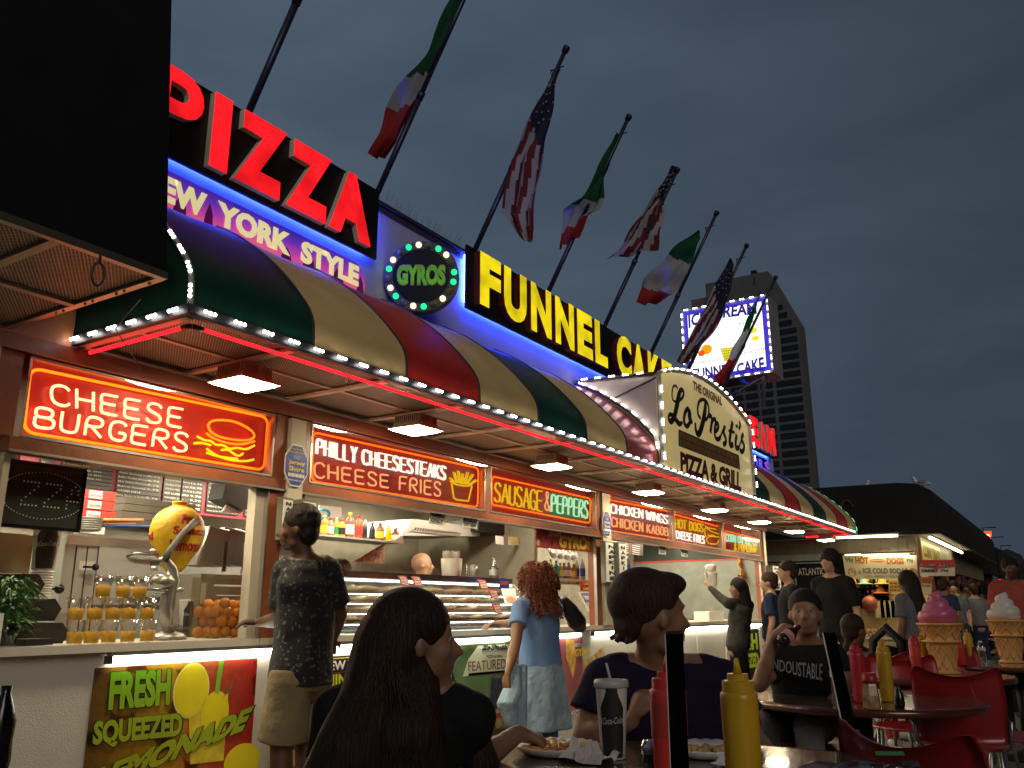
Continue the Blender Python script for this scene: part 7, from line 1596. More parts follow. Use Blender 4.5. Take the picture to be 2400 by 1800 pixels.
b = MB(); b.box(XS_+.15, XS_+.9, 2.5, 3.9, .62, .66); part('table_top', b, m_cream, t); b = MB(); b.box(XS_+.2, XS_+.22, 2.5, 3.9, 0, .619); part('table_cloth', b, mat('buff_cloth', (.45,.36,.20), .8), t)
b = MB()
for i in range(140): b.sphere((XS_+random.uniform(.2,.7), random.uniform(2.55,3.6), .68+random.uniform(0,.10)), random.uniform(.02,.05), 6, 4)
part('trinkets', b, mat('trinket_mix', (.35,.22,.12), .5, var=.95, scale=18), t, kind='stuff')
for i, x_ in enumerate((1720, 1790, 1860, 1930)):
    p = P(*p5(x_, 1220), X=XS_+.75); b = MB(); b.slab([(p.x, p.y-.09, p.z-.22), (p.x, p.y+.09, p.z-.22), (p.x, p.y+.08, p.z+.1), (p.x, p.y-.08, p.z+.1)], (.05,0,0)); single('hanging_shirt', b, mat('pale_garment', (.62,.55,.38), .8, bump=.4, bscale=15), f'pale shirt on the stall rail, {["first","second","third","fourth"][i]} from left', 'shirt', group='pale shirts hanging on the stall rail')
t = thing('stall_menu', 'brown stall menu board with small yellow pictures', 'menu board', tuple(P(*p5(1950,1000), X=XS_+.6)))
q_ = [P(*p5(*p), X=XS_+.6) for p in ((1840,1035), (2060,1040), (2060,890), (1840,885))]; b = MB(); b.slab(q_, (.02,0,0)); part('board', b, mat('ochre_board', (.50,.36,.13), .5), t)
b = MB(); f = bil([q_[0], q_[1], q_[3], q_[2]])
for i in range(4):
    for j in range(3): b.add([f(.08+i*.23,.1+j*.3)+Vector((-.004,0,0)), f(.24+i*.23,.1+j*.3)+Vector((-.004,0,0)), f(.24+i*.23,.22+j*.3)+Vector((-.004,0,0)), f(.08+i*.23,.22+j*.3)+Vector((-.004,0,0))], [(0,1,2,3)])
part('menu_pictures', b, m_brown, t, kind='stuff')
b = MB(); q_ = [P(*p6(*p), X=XS_-.3) for p in ((890,1330), (1010,1345), (1020,1120), (880,1120))]; b.slab(q_, (.02,0,0)); t = thing('dog_card', 'tall card with a hot dog picture and the word DOG below the price board', 'sign', tuple(q_[0])); part('card', b, m_oldcream, t)
f = bil([q_[0], q_[1], q_[3], q_[2]]); b = MB(); text(b, 'DOG', [f(.1,.42)+Vector((-.005,0,0)), f(.9,.42)+Vector((-.005,0,0)), f(.1,.54)+Vector((-.005,0,0)), f(.9,.54)+Vector((-.005,0,0))], bold=.03); part('lettering', b, m_ink, t)
b = MB(); b.add([f(.02,.62)+Vector((-.004,0,0)), f(.98,.62)+Vector((-.004,0,0)), f(.98,.99)+Vector((-.004,0,0)), f(.02,.99)+Vector((-.004,0,0))], [(0,1,2,3)]); part('red_print', b, m_rust, t)
# seagulls on the mansard
for i, (px, py) in enumerate(((2019, 1122), (2156, 1117))):
    p = P(px, py, X=XS_+1.5); p.z = 3.53; s_ = 1.
    t = thing('seagull', ['white and grey seagull standing on the roof, left one', 'white and grey seagull standing on the roof, right one'][i], 'seagull', tuple(p), group='seagulls on the mansard roof')
    b = MB(); b.smooth = True; d_ = -1 if i else 1
    b.sphere(p+Vector((0,0,.17)), .07, 12, 8, (.9,1.7,.85)); b.cap(p+Vector((0,-.09*d_,.20)), .045, p+Vector((0,-.12*d_,.27)), .034); b.sphere(p+Vector((0,-.125*d_,.29)), .038, 10, 8); b.cap(p+Vector((0,.09*d_,.17)), .035, p+Vector((0,.2*d_,.15)), .012)
    part('body', b, m_white, t)
    b = MB(); b.smooth = True; b.sphere(p+Vector((-.055,.03*d_,.19)), .05, 10, 6, (.4,2,.7)); b.sphere(p+Vector((.055,.03*d_,.19)), .05, 10, 6, (.4,2,.7)); part('wings', b, m_grey, t, kind='stuff')
    b = MB(); b.smooth = True; b.tube([p+Vector((0,-.155*d_,.29)), p+Vector((0,-.20*d_,.28))], [.012,.004], 6); part('beak', b, m_gold, t)
    for s_ in (-1, 1):
        b = MB(); b.tube([p+Vector((.025*s_,0,0)), p+Vector((.025*s_,0,.12))], .006, 5); part('leg', b, m_gold, t)
# painted shape faintly seen on the mansard
b = MB(); c_ = P(1985, 1195, X=XS_-.42); b.tube([c_+Vector((0,.12*math.cos(a), .18*math.sin(a))) for a in [R(-60+k*15) for k in range(16)]], .03, 5); single('faded_mark', b, mat('faded_red_paint', (.10,.02,.02), .6), 'faded dark red curved mark on the mansard near the awning end', 'painted mark')

for i, (x_, y_, c_) in enumerate(((2300,1395,2),(2330,1352,1),(2362,1340,0),(2390,1376,1))):
    b = MB(); p = P(x_, y_, X=38+i*3); b.box(p.x, p.x+.1, p.y-.3, p.y+.3, p.z-.12, p.z+.12); single('stall_lamp', b, emis(f'far_glow_{c_}', [(1,.75,.4),(1,.95,.85),(1,.25,.2)][c_], 1.3, False), f'tiny {["warm","white","reddish"][c_]} lit stall lamp far off, {["first","second","third","fourth"][i]} from left behind the walkers', 'lamp', group='tiny lit stall lamps')
# ================================================================ people kit: primitives fused by voxel remesh into one continuous surface
def fuse(name, mb, m_, parent, vox=.012, smooth=4, label=None, kind=None):
    mb.smooth = True; me = mb.mesh(m_, root_of(parent)['_loc'], name)
    o = bpy.data.objects.new(name, me); C.objects.link(o)
    r = o.modifiers.new('r', 'REMESH'); r.mode = 'VOXEL'; r.voxel_size = vox; r.use_smooth_shade = True
    s = o.modifiers.new('s', 'SMOOTH'); s.factor = .5; s.iterations = smooth
    dg = bpy.context.evaluated_depsgraph_get(); me2 = bpy.data.meshes.new_from_object(o.evaluated_get(dg)); o.modifiers.clear()
    o.data = me2; bpy.data.meshes.remove(me)
    if not me2.materials: me2.materials.append(m_)
    for p in me2.polygons: p.use_smooth = True
    o.parent = parent
    if label: o['label'] = label
    if kind: o['kind'] = kind
    return o
V = Vector
def lerp(a, b, t): return a+(b-a)*t
def frame(h, face=0., roll=0.):
    """columns: right, forward, up for a heading angle (0 = towards +X)"""
    f = V((math.cos(h), math.sin(h), 0)); r = V((math.sin(h), -math.cos(h), 0)); return r, f, V((0,0,1))
def hand(mb, w, d, up, s=1., curl=.5, spread=1.):
    """palm and five fingers from wrist w along d; up = back-of-hand normal"""
    d = d.normalized(); up = (up-d*up.dot(d)).normalized(); sd = d.cross(up)
    pc = w+d*.045*s
    mb.cap(w, .024*s, w+d*.075*s+sd*.018*s, .018*s); mb.cap(w, .024*s, w+d*.075*s-sd*.018*s, .018*s); mb.cap(w, .022*s, w+d*.08*s, .017*s)
    for k, (o_, L_) in enumerate(((.030,.062), (.010,.072), (-.011,.068), (-.030,.052))):
        b0 = w+d*.080*s+sd*o_*s*spread; k1 = b0+(d*math.cos(curl*.6)-up*math.sin(curl*.6))*L_*.5*s
        k2 = k1+(d*math.cos(curl*1.7)-up*math.sin(curl*1.7))*L_*.5*s
        mb.cap(b0, .0105*s, k1, .0095*s, 8, 3); mb.cap(k1, .0095*s, k2, .008*s, 8, 3)
    t0 = w+d*.022*s+sd*.028*s; t1 = t0+(d*.7+sd*.6-up*.35).normalized()*.035*s; t2 = t1+(d*.9+sd*.05-up*.5).normalized()*.03*s
    mb.cap(t0, .013*s, t1, .0115*s, 8, 3); mb.cap(t1, .0115*s, t2, .009*s, 8, 3)
def head_prims(mb, c, hd, s=1., pitch=0.):
    """c = head centre; returns frame"""
    r, f, u = frame(hd)
    f2 = f*math.cos(pitch)+u*math.sin(pitch); u2 = u*math.cos(pitch)-f*math.sin(pitch); Mx = Matrix((r, f2, u2)).transposed()
    def q(x, y, z): return c+(r*x+f2*y+u2*z)*s
    mb.sphere(q(0,-.012,.022), .1*s, 20, 14, (.76,.98,.93), Mx)
    mb.sphere(q(0,.028,-.035), .1*s, 16, 12, (.58,.62,.72), Mx)
    mb.sphere(q(0,.055,-.085), .03*s, 12, 8, (1.1,.9,.75), Mx)      # chin
    mb.cap(q(.035,.02,-.075), .024*s, q(.0,.055,-.09), .02*s); mb.cap(q(-.035,.02,-.075), .024*s, q(.0,.055,-.09), .02*s)
    mb.cap(q(0,.082,.012), .009*s, q(0,.108,-.024), .0135*s); mb.sphere(q(.012,.096,-.027), .009*s, 8, 6); mb.sphere(q(-.012,.096,-.027), .009*s, 8, 6)
    mb.cap(q(-.04,.070,.028), .012*s, q(.04,.070,.028), .012*s)      # brow
    for e in (-1, 1):
        mb.sphere(q(.042*e,.055,-.02), .024*s, 10, 8)                # cheek
        mb.sphere(q(.078*e,-.008,-.008), .028*s, 10, 8, (.35,.62,1.05), Mx)
    mb.cap(q(-.018,.084,-.055), .0085*s, q(.018,.084,-.055), .0085*s); mb.cap(q(-.014,.083,-.064), .009*s, q(.014,.083,-.064), .009*s)
    return q, Mx
def skinmat(name, col): return mat(name, col, .48, var=.22, scale=14, bump=.25, bscale=160, bdist=.003, sss=.08)
m_eye = mat('eye_white', (.32,.31,.29), .2); m_iris = mat('dark_iris', (.02,.012,.008), .15)
def eyes(t, q, s=1.):
    for e in (-1, 1):
        b = MB(); b.smooth = True; b.sphere(q(.030*e,.066,.006), .0125*s, 10, 8); o = part('eye', b, m_eye, t)
        b = MB(); b.smooth = True; b.sphere(q(.030*e,.0745,.006), .0062*s, 8, 6)
        i_ = bpy.data.objects.new('iris', b.mesh(m_iris, root_of(t)['_loc'], 'iris')); C.objects.link(i_); i_.parent = o

def loft(mb, st, r, f, n=28, folds=0, amp=0., ph=0.):
    vs = []; fs = []
    for k, (c, rx_, ry_) in enumerate(st):
        for i in range(n):
            a = 2*math.pi*i/n; m_ = 1+(amp*k/len(st)*math.sin(folds*a+ph+k*.25) if folds else 0)
            ca, sa = math.cos(a), math.sin(a); e = .88   # slightly squared section
            vs.append(c+r*(rx_*m_*math.copysign(abs(ca)**e, ca))+f*(ry_*m_*math.copysign(abs(sa)**e, sa)))
    m_ = len(st)
    for k in range(m_-1):
        for i in range(n): fs.append((k*n+i, k*n+(i+1)%n, (k+1)*n+(i+1)%n, (k+1)*n+i))
    fs += [tuple(range(n-1,-1,-1)), tuple(range((m_-1)*n, m_*n))]
    mb.add(vs, fs)
def spine(J, v):
    """v: -x below hip, 0 hip, 1 chest, 2 neck"""
    if v < 0: return J['hip']+V((0,0,v*.3))
    return lerp(J['hip'], J['chest'], v) if v <= 1 else lerp(J['chest'], J['neck'], v-1)
def smooth_st(J, tab, g_, e=0.):
    out = []
    for (v0, x0_, y0_), (v1, x1_, y1_) in zip(tab, tab[1:]):
        for k in range(4):
            t_ = k/4; s_ = t_*t_*(3-2*t_); out.append((spine(J, v0+(v1-v0)*t_), (x0_+(x1_-x0_)*s_)*g_+e, (y0_+(y1_-y0_)*s_)*g_+e))
    v, a, c = tab[-1]; out.append((spine(J, v), a*g_+e, c*g_+e)); return out
BODY = [(-.5,.10,.08),(-.35,.15,.11),(0,.165,.12),(.5,.14,.105),(1,.165,.118),(1.4,.165,.105),(1.72,.12,.075),(2,.055,.055)]
SHIRT = [(-.15,.170,.128),(0,.172,.128),(.5,.158,.120),(1,.172,.126),(1.4,.172,.112),(1.70,.135,.086),(1.93,.075,.066)]
def figure(lab, J, hd, head_hd, skin, shirt, pants, shoe=None, vox=.013, sleeve=.75, shirt_hem=.0, legs=1., hp=0., hs=1., girth=1., curl=(.6,.6), hup=None, cat='person', wide=1., shorts=0., face=True, sh_vox=None):
    """J: joint dict in world space. One continuous body, shirt and trousers as fitted shells over it."""
    t = thing('person', lab, cat, (J['hip'].x, J['hip'].y, min(J['ankL'].z, J['ankR'].z)-.06 if 'ankL' in J else J['hip'].z-.1))
    r, f, u = frame(hd); g_ = girth
    b = MB(); q, Mx = head_prims(b, J['head'], head_hd, hs, hp)
    nb = J['neck']; b.cap(nb, .056*g_, J['head']+V((0,0,-.05))-frame(head_hd)[1]*.01, .05)
    b.cap(lerp(J['shL'],nb,.35), .062*g_, lerp(J['shR'],nb,.35), .062*g_); b.cap(nb, .06, lerp(J['shL'],nb,.3), .05*g_); b.cap(nb, .06, lerp(J['shR'],nb,.3), .05*g_)
    ch, hip = J['chest'], J['hip']; M2 = Matrix((r, f, u)).transposed()
    def torso(b, e): loft(b, smooth_st(J, BODY, g_*(wide if not e else wide), e), r, f)
    torso(b, 0)
    for sd in 'LR':
        s_, el, wr = J['sh'+sd], J['el'+sd], J['wr'+sd]
        b.cap(s_, .054*g_, el, .040*g_); b.cap(el, .041*g_, lerp(el, wr, .35), .040*g_); b.cap(lerp(el, wr, .35), .040*g_, wr, .026)
        dd = J.get('hd'+sd, wr-el); hand(b, wr, dd, (hup or {}).get(sd, V((0,0,1)) if abs(dd.normalized().z) < .8 else r*(1 if sd == 'R' else -1)), 1.0, curl[0 if sd == 'L' else 1])
        if 'knL' in J:
            kn, an = J['kn'+sd], J['ank'+sd]; hj = hip+r*(.09 if sd == 'R' else -.09)*g_+V((0,0,-.03))
            b.cap(hj, .088*g_, kn, .058*g_); b.cap(kn, .056*g_, lerp(kn, an, .35), .055*g_); b.cap(lerp(kn, an, .35), .055*g_, an, .036)
            toe = J.get('toe'+sd, an+f*.14+V((0,0,-.05))); b.cap(an+V((0,0,-.02)), .038, toe, .030)
    fuse('body', b, skin, t, vox)
    if face: eyes(t, q, hs)
    # shirt
    b = MB(); sh_ = [(-.15-shirt_hem/.3,.182,.138)]+SHIRT if shirt_hem else SHIRT; loft(b, smooth_st(J, sh_, g_*wide, .010), r, f, folds=7, amp=.05, ph=hd)
    b.cap(lerp(J['shL'],nb,.25), .066*g_, lerp(J['shR'],nb,.25), .066*g_); b.cap(J['shL'], .064*g_, lerp(nb,J['shL'],.4)+V((0,0,-.02)), .058*g_); b.cap(J['shR'], .064*g_, lerp(nb,J['shR'],.4)+V((0,0,-.02)), .058*g_)
    for sd in 'LR':
        s_, el = J['sh'+sd], J['el'+sd]; e2 = lerp(s_, el, sleeve); b.cap(s_, .064*g_, lerp(s_, el, .25), .062*g_)
        if sleeve < 1: b.tube([s_, lerp(s_, el, .3), e2], [.062*g_, .064*g_, .070*g_], 20)
        else: b.cap(s_, .06*g_, e2, .052*g_)
        if sleeve >= 1: b.cap(el, .053*g_, lerp(el, J['wr'+sd], .85), .038)
    so_ = fuse('shirt', b, shirt, t, sh_vox or vox, 3)
    # trousers
    if 'knL' in J and pants:
        b = MB(); b.sphere(hip+V((0,0,-.02)), .1, 18, 12, (1.75*g_,1.32*g_,1.25), M2)
        for sd in 'LR':
            kn, an = J['kn'+sd], J['ank'+sd]; hj = hip+r*(.09 if sd == 'R' else -.09)*g_+V((0,0,-.03))
            if shorts: b.tube([hj+V((0,0,.06)), hj, lerp(hj, kn, shorts*.5), lerp(hj, kn, shorts)], [.095*g_, .108*g_, .112*g_, .120*g_], 24)
            else: b.cap(hj, .102*g_, kn, .075*g_); b.cap(kn, .074*g_, lerp(kn, an, .92), .060*g_)
        fuse('trousers' if not shorts else 'shorts', b, pants, t, vox, 3)
    if shoe and 'knL' in J:
        for sd in 'LR':
            b = MB(); an = J['ank'+sd]; toe = J.get('toe'+sd, an+f*.14+V((0,0,-.05))); b.cap(an+V((0,0,-.03)), .046, toe, .040); b.cap(an+V((0,0,-.03))-f*.03, .04, toe+V((0,0,-.005)), .038); fuse('shoe', b, shoe, t, .012, 2)
    return t, q, Mx
def standing(x, y, hd, h, z0=0., lean=0., **over):
    s = h/1.75; r, f, u = frame(hd); o = V((x, y, z0))
    def w(a, b_, c): return o+(r*a+f*b_+u*c)*s
    J = dict(hip=w(0,0,.95), chest=w(0,.0+lean*.5,1.28), neck=w(0,-.01+lean*.8,1.47), head=w(0,.02+lean,1.63), shL=w(-.175,lean*.7,1.42), shR=w(.175,lean*.7,1.42),
             elL=w(-.23,lean*.5-.02,1.12), elR=w(.23,lean*.5-.02,1.12), wrL=w(-.24,.06,.86), wrR=w(.24,.06,.86), knL=w(-.10,.02,.50), knR=w(.10,.02,.50), ankL=w(-.11,-.02,.08), ankR=w(.11,-.02,.08))
    for k, v in over.items():
        J[k] = w(*v) if isinstance(v, tuple) else v
    return J
def seated(x, y, hd, z0=0., seat=.46, h=1.7, lean=0., **over):
    s = h/1.7; r, f, u = frame(hd); o = V((x, y, z0+seat-.0))
    def w(a, b_, c): return o+(r*a+f*b_+u*c)*s
    J = dict(hip=w(0,0,.11), chest=w(0,.02+lean*.5,.42), neck=w(0,lean*.8,.61), head=w(0,.025+lean,.755), shL=w(-.18,lean*.7,.555), shR=w(.18,lean*.7,.555), elL=w(-.24,.12+lean*.6,.30), elR=w(.24,.12+lean*.6,.30),
             wrL=w(-.16,.34+lean*.5,.30), wrR=w(.16,.34+lean*.5,.30), knL=w(-.13,.44,.04), knR=w(.13,.44,.04), ankL=w(-.12,.42,-.38), ankR=w(.12,.42,-.38))
    for k, v in over.items(): J[k] = w(*v) if isinstance(v, tuple) else v
    return J
def hair_short(t, q, Mx, s, m_, nz_=.0, drop=0., vox=.012, bumps=0):
    b = MB(); b.sphere(q(0,-.022,.045), .1*s, 20, 14, (.84,1.0,.90), Mx); b.sphere(q(0,-.055,-.01+drop*-.5), .1*s, 16, 12, (.72,.62,.75+drop*2), Mx)
    for i in range(bumps):
        a = random.uniform(0, 6.28); p_ = random.uniform(0, 1.3); b.sphere(q(.08*math.sin(p_)*math.cos(a), -.025+.09*math.sin(p_)*math.sin(a)*(1 if math.sin(a) < 0 else .8), .05+.085*math.cos(p_)), .017*s, 6, 5)
    return fuse('hair', b, m_, t, vox, 2)

m_tone1 = skinmat('deep_brown_skin', (.10,.045,.022)); m_tone2 = skinmat('brown_skin', (.22,.10,.05)); m_tone3 = skinmat('fair_skin', (.50,.29,.19)); m_tone4 = skinmat('light_tan_skin', (.27,.14,.085))
def hairmat(name, c1, c2, rough=.4):
    M = bpy.data.materials.new(name); M.use_nodes = True; t = M.node_tree; n = t.nodes; l = t.links; b = n['Principled BSDF']; b.inputs['Roughness'].default_value = rough+.15; b.inputs['Specular IOR Level'].default_value = .25
    tc = n.new('ShaderNodeTexCoord'); mp = n.new('ShaderNodeMapping'); mp.inputs['Scale'].default_value = (60, 60, 3); l.new(tc.outputs['Object'], mp.inputs[0])
    z = n.new('ShaderNodeTexNoise'); z.inputs['Scale'].default_value = 3; z.inputs['Detail'].default_value = 6; z.inputs['Distortion'].default_value = .5; l.new(mp.outputs[0], z.inputs['Vector'])
    r = n.new('ShaderNodeValToRGB'); r.color_ramp.elements[0].position = .35; r.color_ramp.elements[0].color = (*c1, 1); r.color_ramp.elements[1].position = .65; r.color_ramp.elements[1].color = (*c2, 1)
    l.new(z.outputs[0], r.inputs[0]); l.new(r.outputs[0], b.inputs['Base Color']); bp = n.new('ShaderNodeBump'); bp.inputs['Strength'].default_value = .8; bp.inputs['Distance'].default_value = .01
    l.new(z.outputs[0], bp.inputs['Height']); l.new(bp.outputs[0], b.inputs['Normal']); return M
m_hblack = hairmat('black_hair', (.004,.003,.003), (.014,.010,.009)); m_hbrown = hairmat('brown_hair', (.018,.009,.006), (.06,.028,.016)); m_hred = hairmat('auburn_curls', (.06,.012,.006), (.26,.075,.03), .45); m_hdk = hairmat('dark_brown_hair', (.010,.005,.003), (.032,.015,.009))
def fabric(name, col, rough=.85, var=.15, wr=.5, ws=7.):
    return mat(name, col, rough, var=var, scale=3, bump=wr, bscale=ws, spec=.2, bdist=.06)
# patterned shirt: pale leaf shapes scattered on black
def leafshirt():
    M = bpy.data.materials.new('leaf_print_shirt'); M.use_nodes = True; t = M.node_tree; n = t.nodes; l = t.links; b = n['Principled BSDF']; b.inputs['Roughness'].default_value = .85
    tc = n.new('ShaderNodeTexCoord'); nz = n.new('ShaderNodeTexNoise'); nz.inputs['Scale'].default_value = 6; l.new(tc.outputs['Object'], nz.inputs['Vector'])
    ad = n.new('ShaderNodeMixRGB'); ad.inputs[0].default_value = .12; l.new(tc.outputs['Object'], ad.inputs[1]); l.new(nz.outputs['Color'], ad.inputs[2])
    v = n.new('ShaderNodeTexVoronoi'); v.inputs['Scale'].default_value = 38; l.new(ad.outputs[0], v.inputs['Vector'])
    w = n.new('ShaderNodeTexWave'); w.inputs['Scale'].default_value = 30; w.inputs['Distortion'].default_value = 9; w.inputs['Detail'].default_value = 1; l.new(tc.outputs['Object'], w.inputs['Vector'])
    r = n.new('ShaderNodeValToRGB'); r.color_ramp.elements[0].position = .27; r.color_ramp.elements[0].color = (1,1,1,1); r.color_ramp.elements[1].position = .33; r.color_ramp.elements[1].color = (0,0,0,1); l.new(v.outputs['Distance'], r.inputs[0])
    m_ = n.new('ShaderNodeMath'); m_.operation = 'MULTIPLY'; l.new(r.outputs[0], m_.inputs[0]); l.new(w.outputs['Fac'], m_.inputs[1])
    mx_ = n.new('ShaderNodeMixRGB'); mx_.inputs[1].default_value = (.008,.008,.009,1); mx_.inputs[2].default_value = (.13,.125,.12,1); l.new(m_.outputs[0], mx_.inputs[0]); l.new(mx_.outputs[0], b.inputs['Base Color'])
    n2 = n.new('ShaderNodeTexNoise'); n2.inputs['Scale'].default_value = 7; l.new(tc.outputs['Object'], n2.inputs['Vector']); bp = n.new('ShaderNodeBump'); bp.inputs['Strength'].default_value = .6; bp.inputs['Distance'].default_value = .03; l.new(n2.outputs[0], bp.inputs['Height']); l.new(bp.outputs[0], b.inputs['Normal']); return M

# ---- boy at the juice counter (seen from behind, leaning on the counter, forearm out to the left)
def at_px(px, y): return P(px, 1410, Y=y).x
bx = P(715, 1400, Y=3.62).x; by = 3.62
J = standing(bx, by, R(100), 1.77, chest=None)if False else standing(bx, by, R(100), 1.77)
J['head'] = P(698, 1243, Y=3.62); J['neck'] = P(715, 1306, Y=3.60); J['chest'] = P(720, 1420, Y=3.62); J['hip'] = P(706, 1578, Y=3.60)
J['shL'] = P(666, 1338, Y=3.68); J['shR'] = P(772, 1335, Y=3.54)
J['elL'] = P(655, 1452, Y=3.72); J['wrL'] = P(632, 1458, Y=3.98)-V((.08,0,0)); J['hdL'] = V((-.8,.5,.0)); J['elR'] = P(797, 1440, Y=3.56); J['wrR'] = P(780, 1500, Y=3.82)
t, q, Mx = figure('teenage boy in a black leaf print shirt and khaki shorts leaning at the juice counter', J, R(100), R(125), m_tone1, leafshirt(), fabric('khaki_twill', (.22,.17,.095)), mat('dark_sneaker', (.03,.03,.03), .6), vox=.011, sleeve=.78, shirt_hem=.015, shorts=.92, hs=1.03, girth=1.08)
hair_short(t, q, Mx, 1.06, m_hblack, bumps=160, vox=.009)

# ---- woman in blue
bx = P(1262, 1430, Y=3.68).x; by = 3.66
J = standing(bx, by, R(85), 1.65)
J['head'] = P(1255, 1358, Y=3.66); J['neck'] = P(1258, 1408, Y=3.65); J['chest'] = P(1262, 1455, Y=3.66); J['hip'] = P(1268, 1560, Y=3.66); J['shL'] = P(1218, 1425, Y=3.68); J['shR'] = P(1302, 1428, Y=3.62)
J['elL'] = P(1208, 1510, Y=3.62); J['wrL'] = P(1190, 1580, Y=3.58); J['hdL'] = V((-.1,.05,-1)); J['elR'] = P(1230, 1462, Y=3.90); J['wrR'] = P(1160, 1462, Y=4.14); J['hdR'] = V((-1,.25,-.15))
m_blue_t = fabric('blue_jersey', (.14,.23,.42), .85, wr=.4); m_denim = fabric('pale_denim', (.26,.36,.44), .85, wr=.6, ws=12); m_jeans = fabric('blue_jeans', (.12,.17,.28), .85)
t, q, Mx = figure('woman with curly auburn hair in blue with a pale denim wrap at the counter', J, R(85), R(100), m_tone2, m_blue_t, m_jeans, mat('pale_shoe', (.4,.38,.35), .6), vox=.010, sleeve=.5, shirt_hem=.06, girth=1.08)
b = MB(); hp_ = J['hip']
rW, fW, _u = frame(R(85)); loft(b, [(hp_+V((0,0,.07-.54*k/10)), (.178+.095*(k/10)**.8), (.135+.075*(k/10)**.8)) for k in range(11)], rW, fW, n=40, folds=6, amp=.07)
fuse('denim_wrap', b, m_denim, t, .012, 3, label='pale denim shirt tied round the waist')
b = MB(); b.tube([P(1205,1560,Y=3.62), P(1200,1620,Y=3.58), P(1188,1650,Y=3.56), P(1200,1690,Y=3.55), P(1215,1735,Y=3.55)], [.05,.075,.08,.055,.015], 8); b.tube([P(1222,1560,Y=3.60), P(1218,1640,Y=3.56), P(1222,1700,Y=3.55), P(1226,1725,Y=3.55)], [.05,.06,.045,.015], 8); fuse('hanging_sleeve', b, m_denim, t, .012, 2)
# curls
cb = MB(); cb.smooth = True; hc = J['head']; rnd = random.Random(3)
core = MB(); core.sphere(hc+V((0,-.01,.02)), .125, 18, 12, (1,1,1)); core.cap(hc+V((0,-.03,-.02)), .125, hc+V((0,-.05,-.17)), .12); fo = fuse('hair_core', core, m_hred, t, .014, 2)
for i in range(520):
    a = rnd.uniform(0, 6.283); zz = rnd.uniform(-.24, .15)
    rad = 1.12*(.155 if zz > -.12 else .165)*math.sqrt(max(.05, 1-max(0, zz)**2/.026)) if zz > 0 else .172+.02*math.sin(zz*20)
    px_, py_ = rad*math.cos(a), rad*math.sin(a)
    if py_ > .09 and -.15 < zz < .06: continue
    p0 = hc+V((px_*.93, py_*.93-.02, zz)); L_ = rnd.uniform(.05,.085); pts = []
    for k in range(9):
        s_ = k/8; pts.append(p0+V((.010*math.cos(s_*14+i), .010*math.sin(s_*14+i), -L_*s_))+V((px_, py_, 0))*.10*s_)
    cb.tube(pts, .0052, 4)
part('curls', cb, m_hred, t, kind='stuff')
# black bag on her far shoulder
t = thing('shoulder_bag', 'black leather shoulder bag hanging at the right side of the woman in blue', 'bag', tuple(P(1345,1480,Y=3.6)))
b = MB(); b.tube([P(1318,1400,Y=3.58), P(1335,1430,Y=3.56), P(1352,1455,Y=3.55), P(1362,1475,Y=3.55)], [.03,.075,.085,.05], 10); b.sphere(P(1340,1440,Y=3.56), .075, 12, 8, (1,.7,1.1)); fuse('bag_body', b, mat('black_leather', (.012,.012,.014), .35, bump=.3, bscale=20), t, .01, 3)
b = MB(); b.smooth = True; b.tube([P(1305,1392,Y=3.57), P(1318,1412,Y=3.53), P(1335,1440,Y=3.51)], .008, 6); part('strap', b, m_black, t)

# ---- near woman with long hair, seen from behind, seated at the near table
gd = 2.12
J = dict(head=P(978,1506,d=gd), neck=P(945,1610,d=gd+.02), chest=P(925,1790,d=gd+.02), hip=P(900,1790,d=gd)+V((0,0,-.30)), shL=P(790,1665,d=gd+.02), shR=P(1105,1680,d=gd-.02))
J['elR'] = P(1105,1800,d=gd-.15)+V((0,0,-.04)); J['wrR'] = P(1215,1718,d=gd+.30); J['elL'] = P(770,1800,d=gd+.15)+V((0,0,-.1)); J['wrL'] = P(900,1800,d=gd+.35)+V((0,0,-.05)); J['hdR'] = P(1310,1752,d=gd+.42)-J['wrR']
gh = math.atan2(-(.85)*RT.y*-1, 1)  # placeholder heading, replaced below
gh = math.atan2((RT*.8+FW*.6).y, (RT*.8+FW*.6).x); hh_ = math.atan2((RT*.96+FW*.28).y, (RT*.96+FW*.28).x)
r_, f_, u_ = frame(gh)
for sd, s_ in (('L',-1),('R',1)):
    J['kn'+sd] = J['hip']+f_*.42+r_*.12*s_; J['ank'+sd] = J['kn'+sd]+V((0,0,-.42))+f_*-.03
J['elR'] = P(1060,1830,d=gd+.06)
t, q, Mx = figure('woman in black with very long dark hair seated at the near table, eating', J, gh, hh_, m_tone4, fabric('black_tee', (.010,.010,.011), wr=.3), fabric('dark_jeans', (.02,.02,.03)), mat('black_shoe', (.01,.01,.01), .5), vox=.010, sleeve=.45, hs=1.0, girth=.98)
b = MB()
rr_, ff_, uu_ = frame(hh_)
b.sphere(q(0,-.025,.04), .104, 20, 14, (.86,1.04,.93), Mx); b.cap(q(0,-.06,0), .098, q(0,-.09,-.13), .095)
bk = lambda px, py, d_: P(px, py, d=d_)
b.cap(bk(925,1560,gd+.02), .092, bk(885,1650,gd-.06), .10); b.cap(bk(885,1650,gd-.06), .10, bk(850,1760,gd-.08), .12); b.cap(bk(850,1760,gd-.08), .12, bk(830,1850,gd-.08), .14); b.cap(bk(960,1590,gd-.03), .075, bk(955,1720,gd-.11), .09); b.cap(bk(955,1720,gd-.11), .09, bk(955,1850,gd-.10), .11)
b.cap(bk(1035,1600,gd+.06), .028, bk(1100,1690,gd+.02), .035); b.cap(bk(1100,1690,gd+.02), .035, bk(1130,1790,gd-.02), .045)
fuse('hair', b, m_hdk, t, .010, 4)
sb_ = MB(); rnd = random.Random(5)
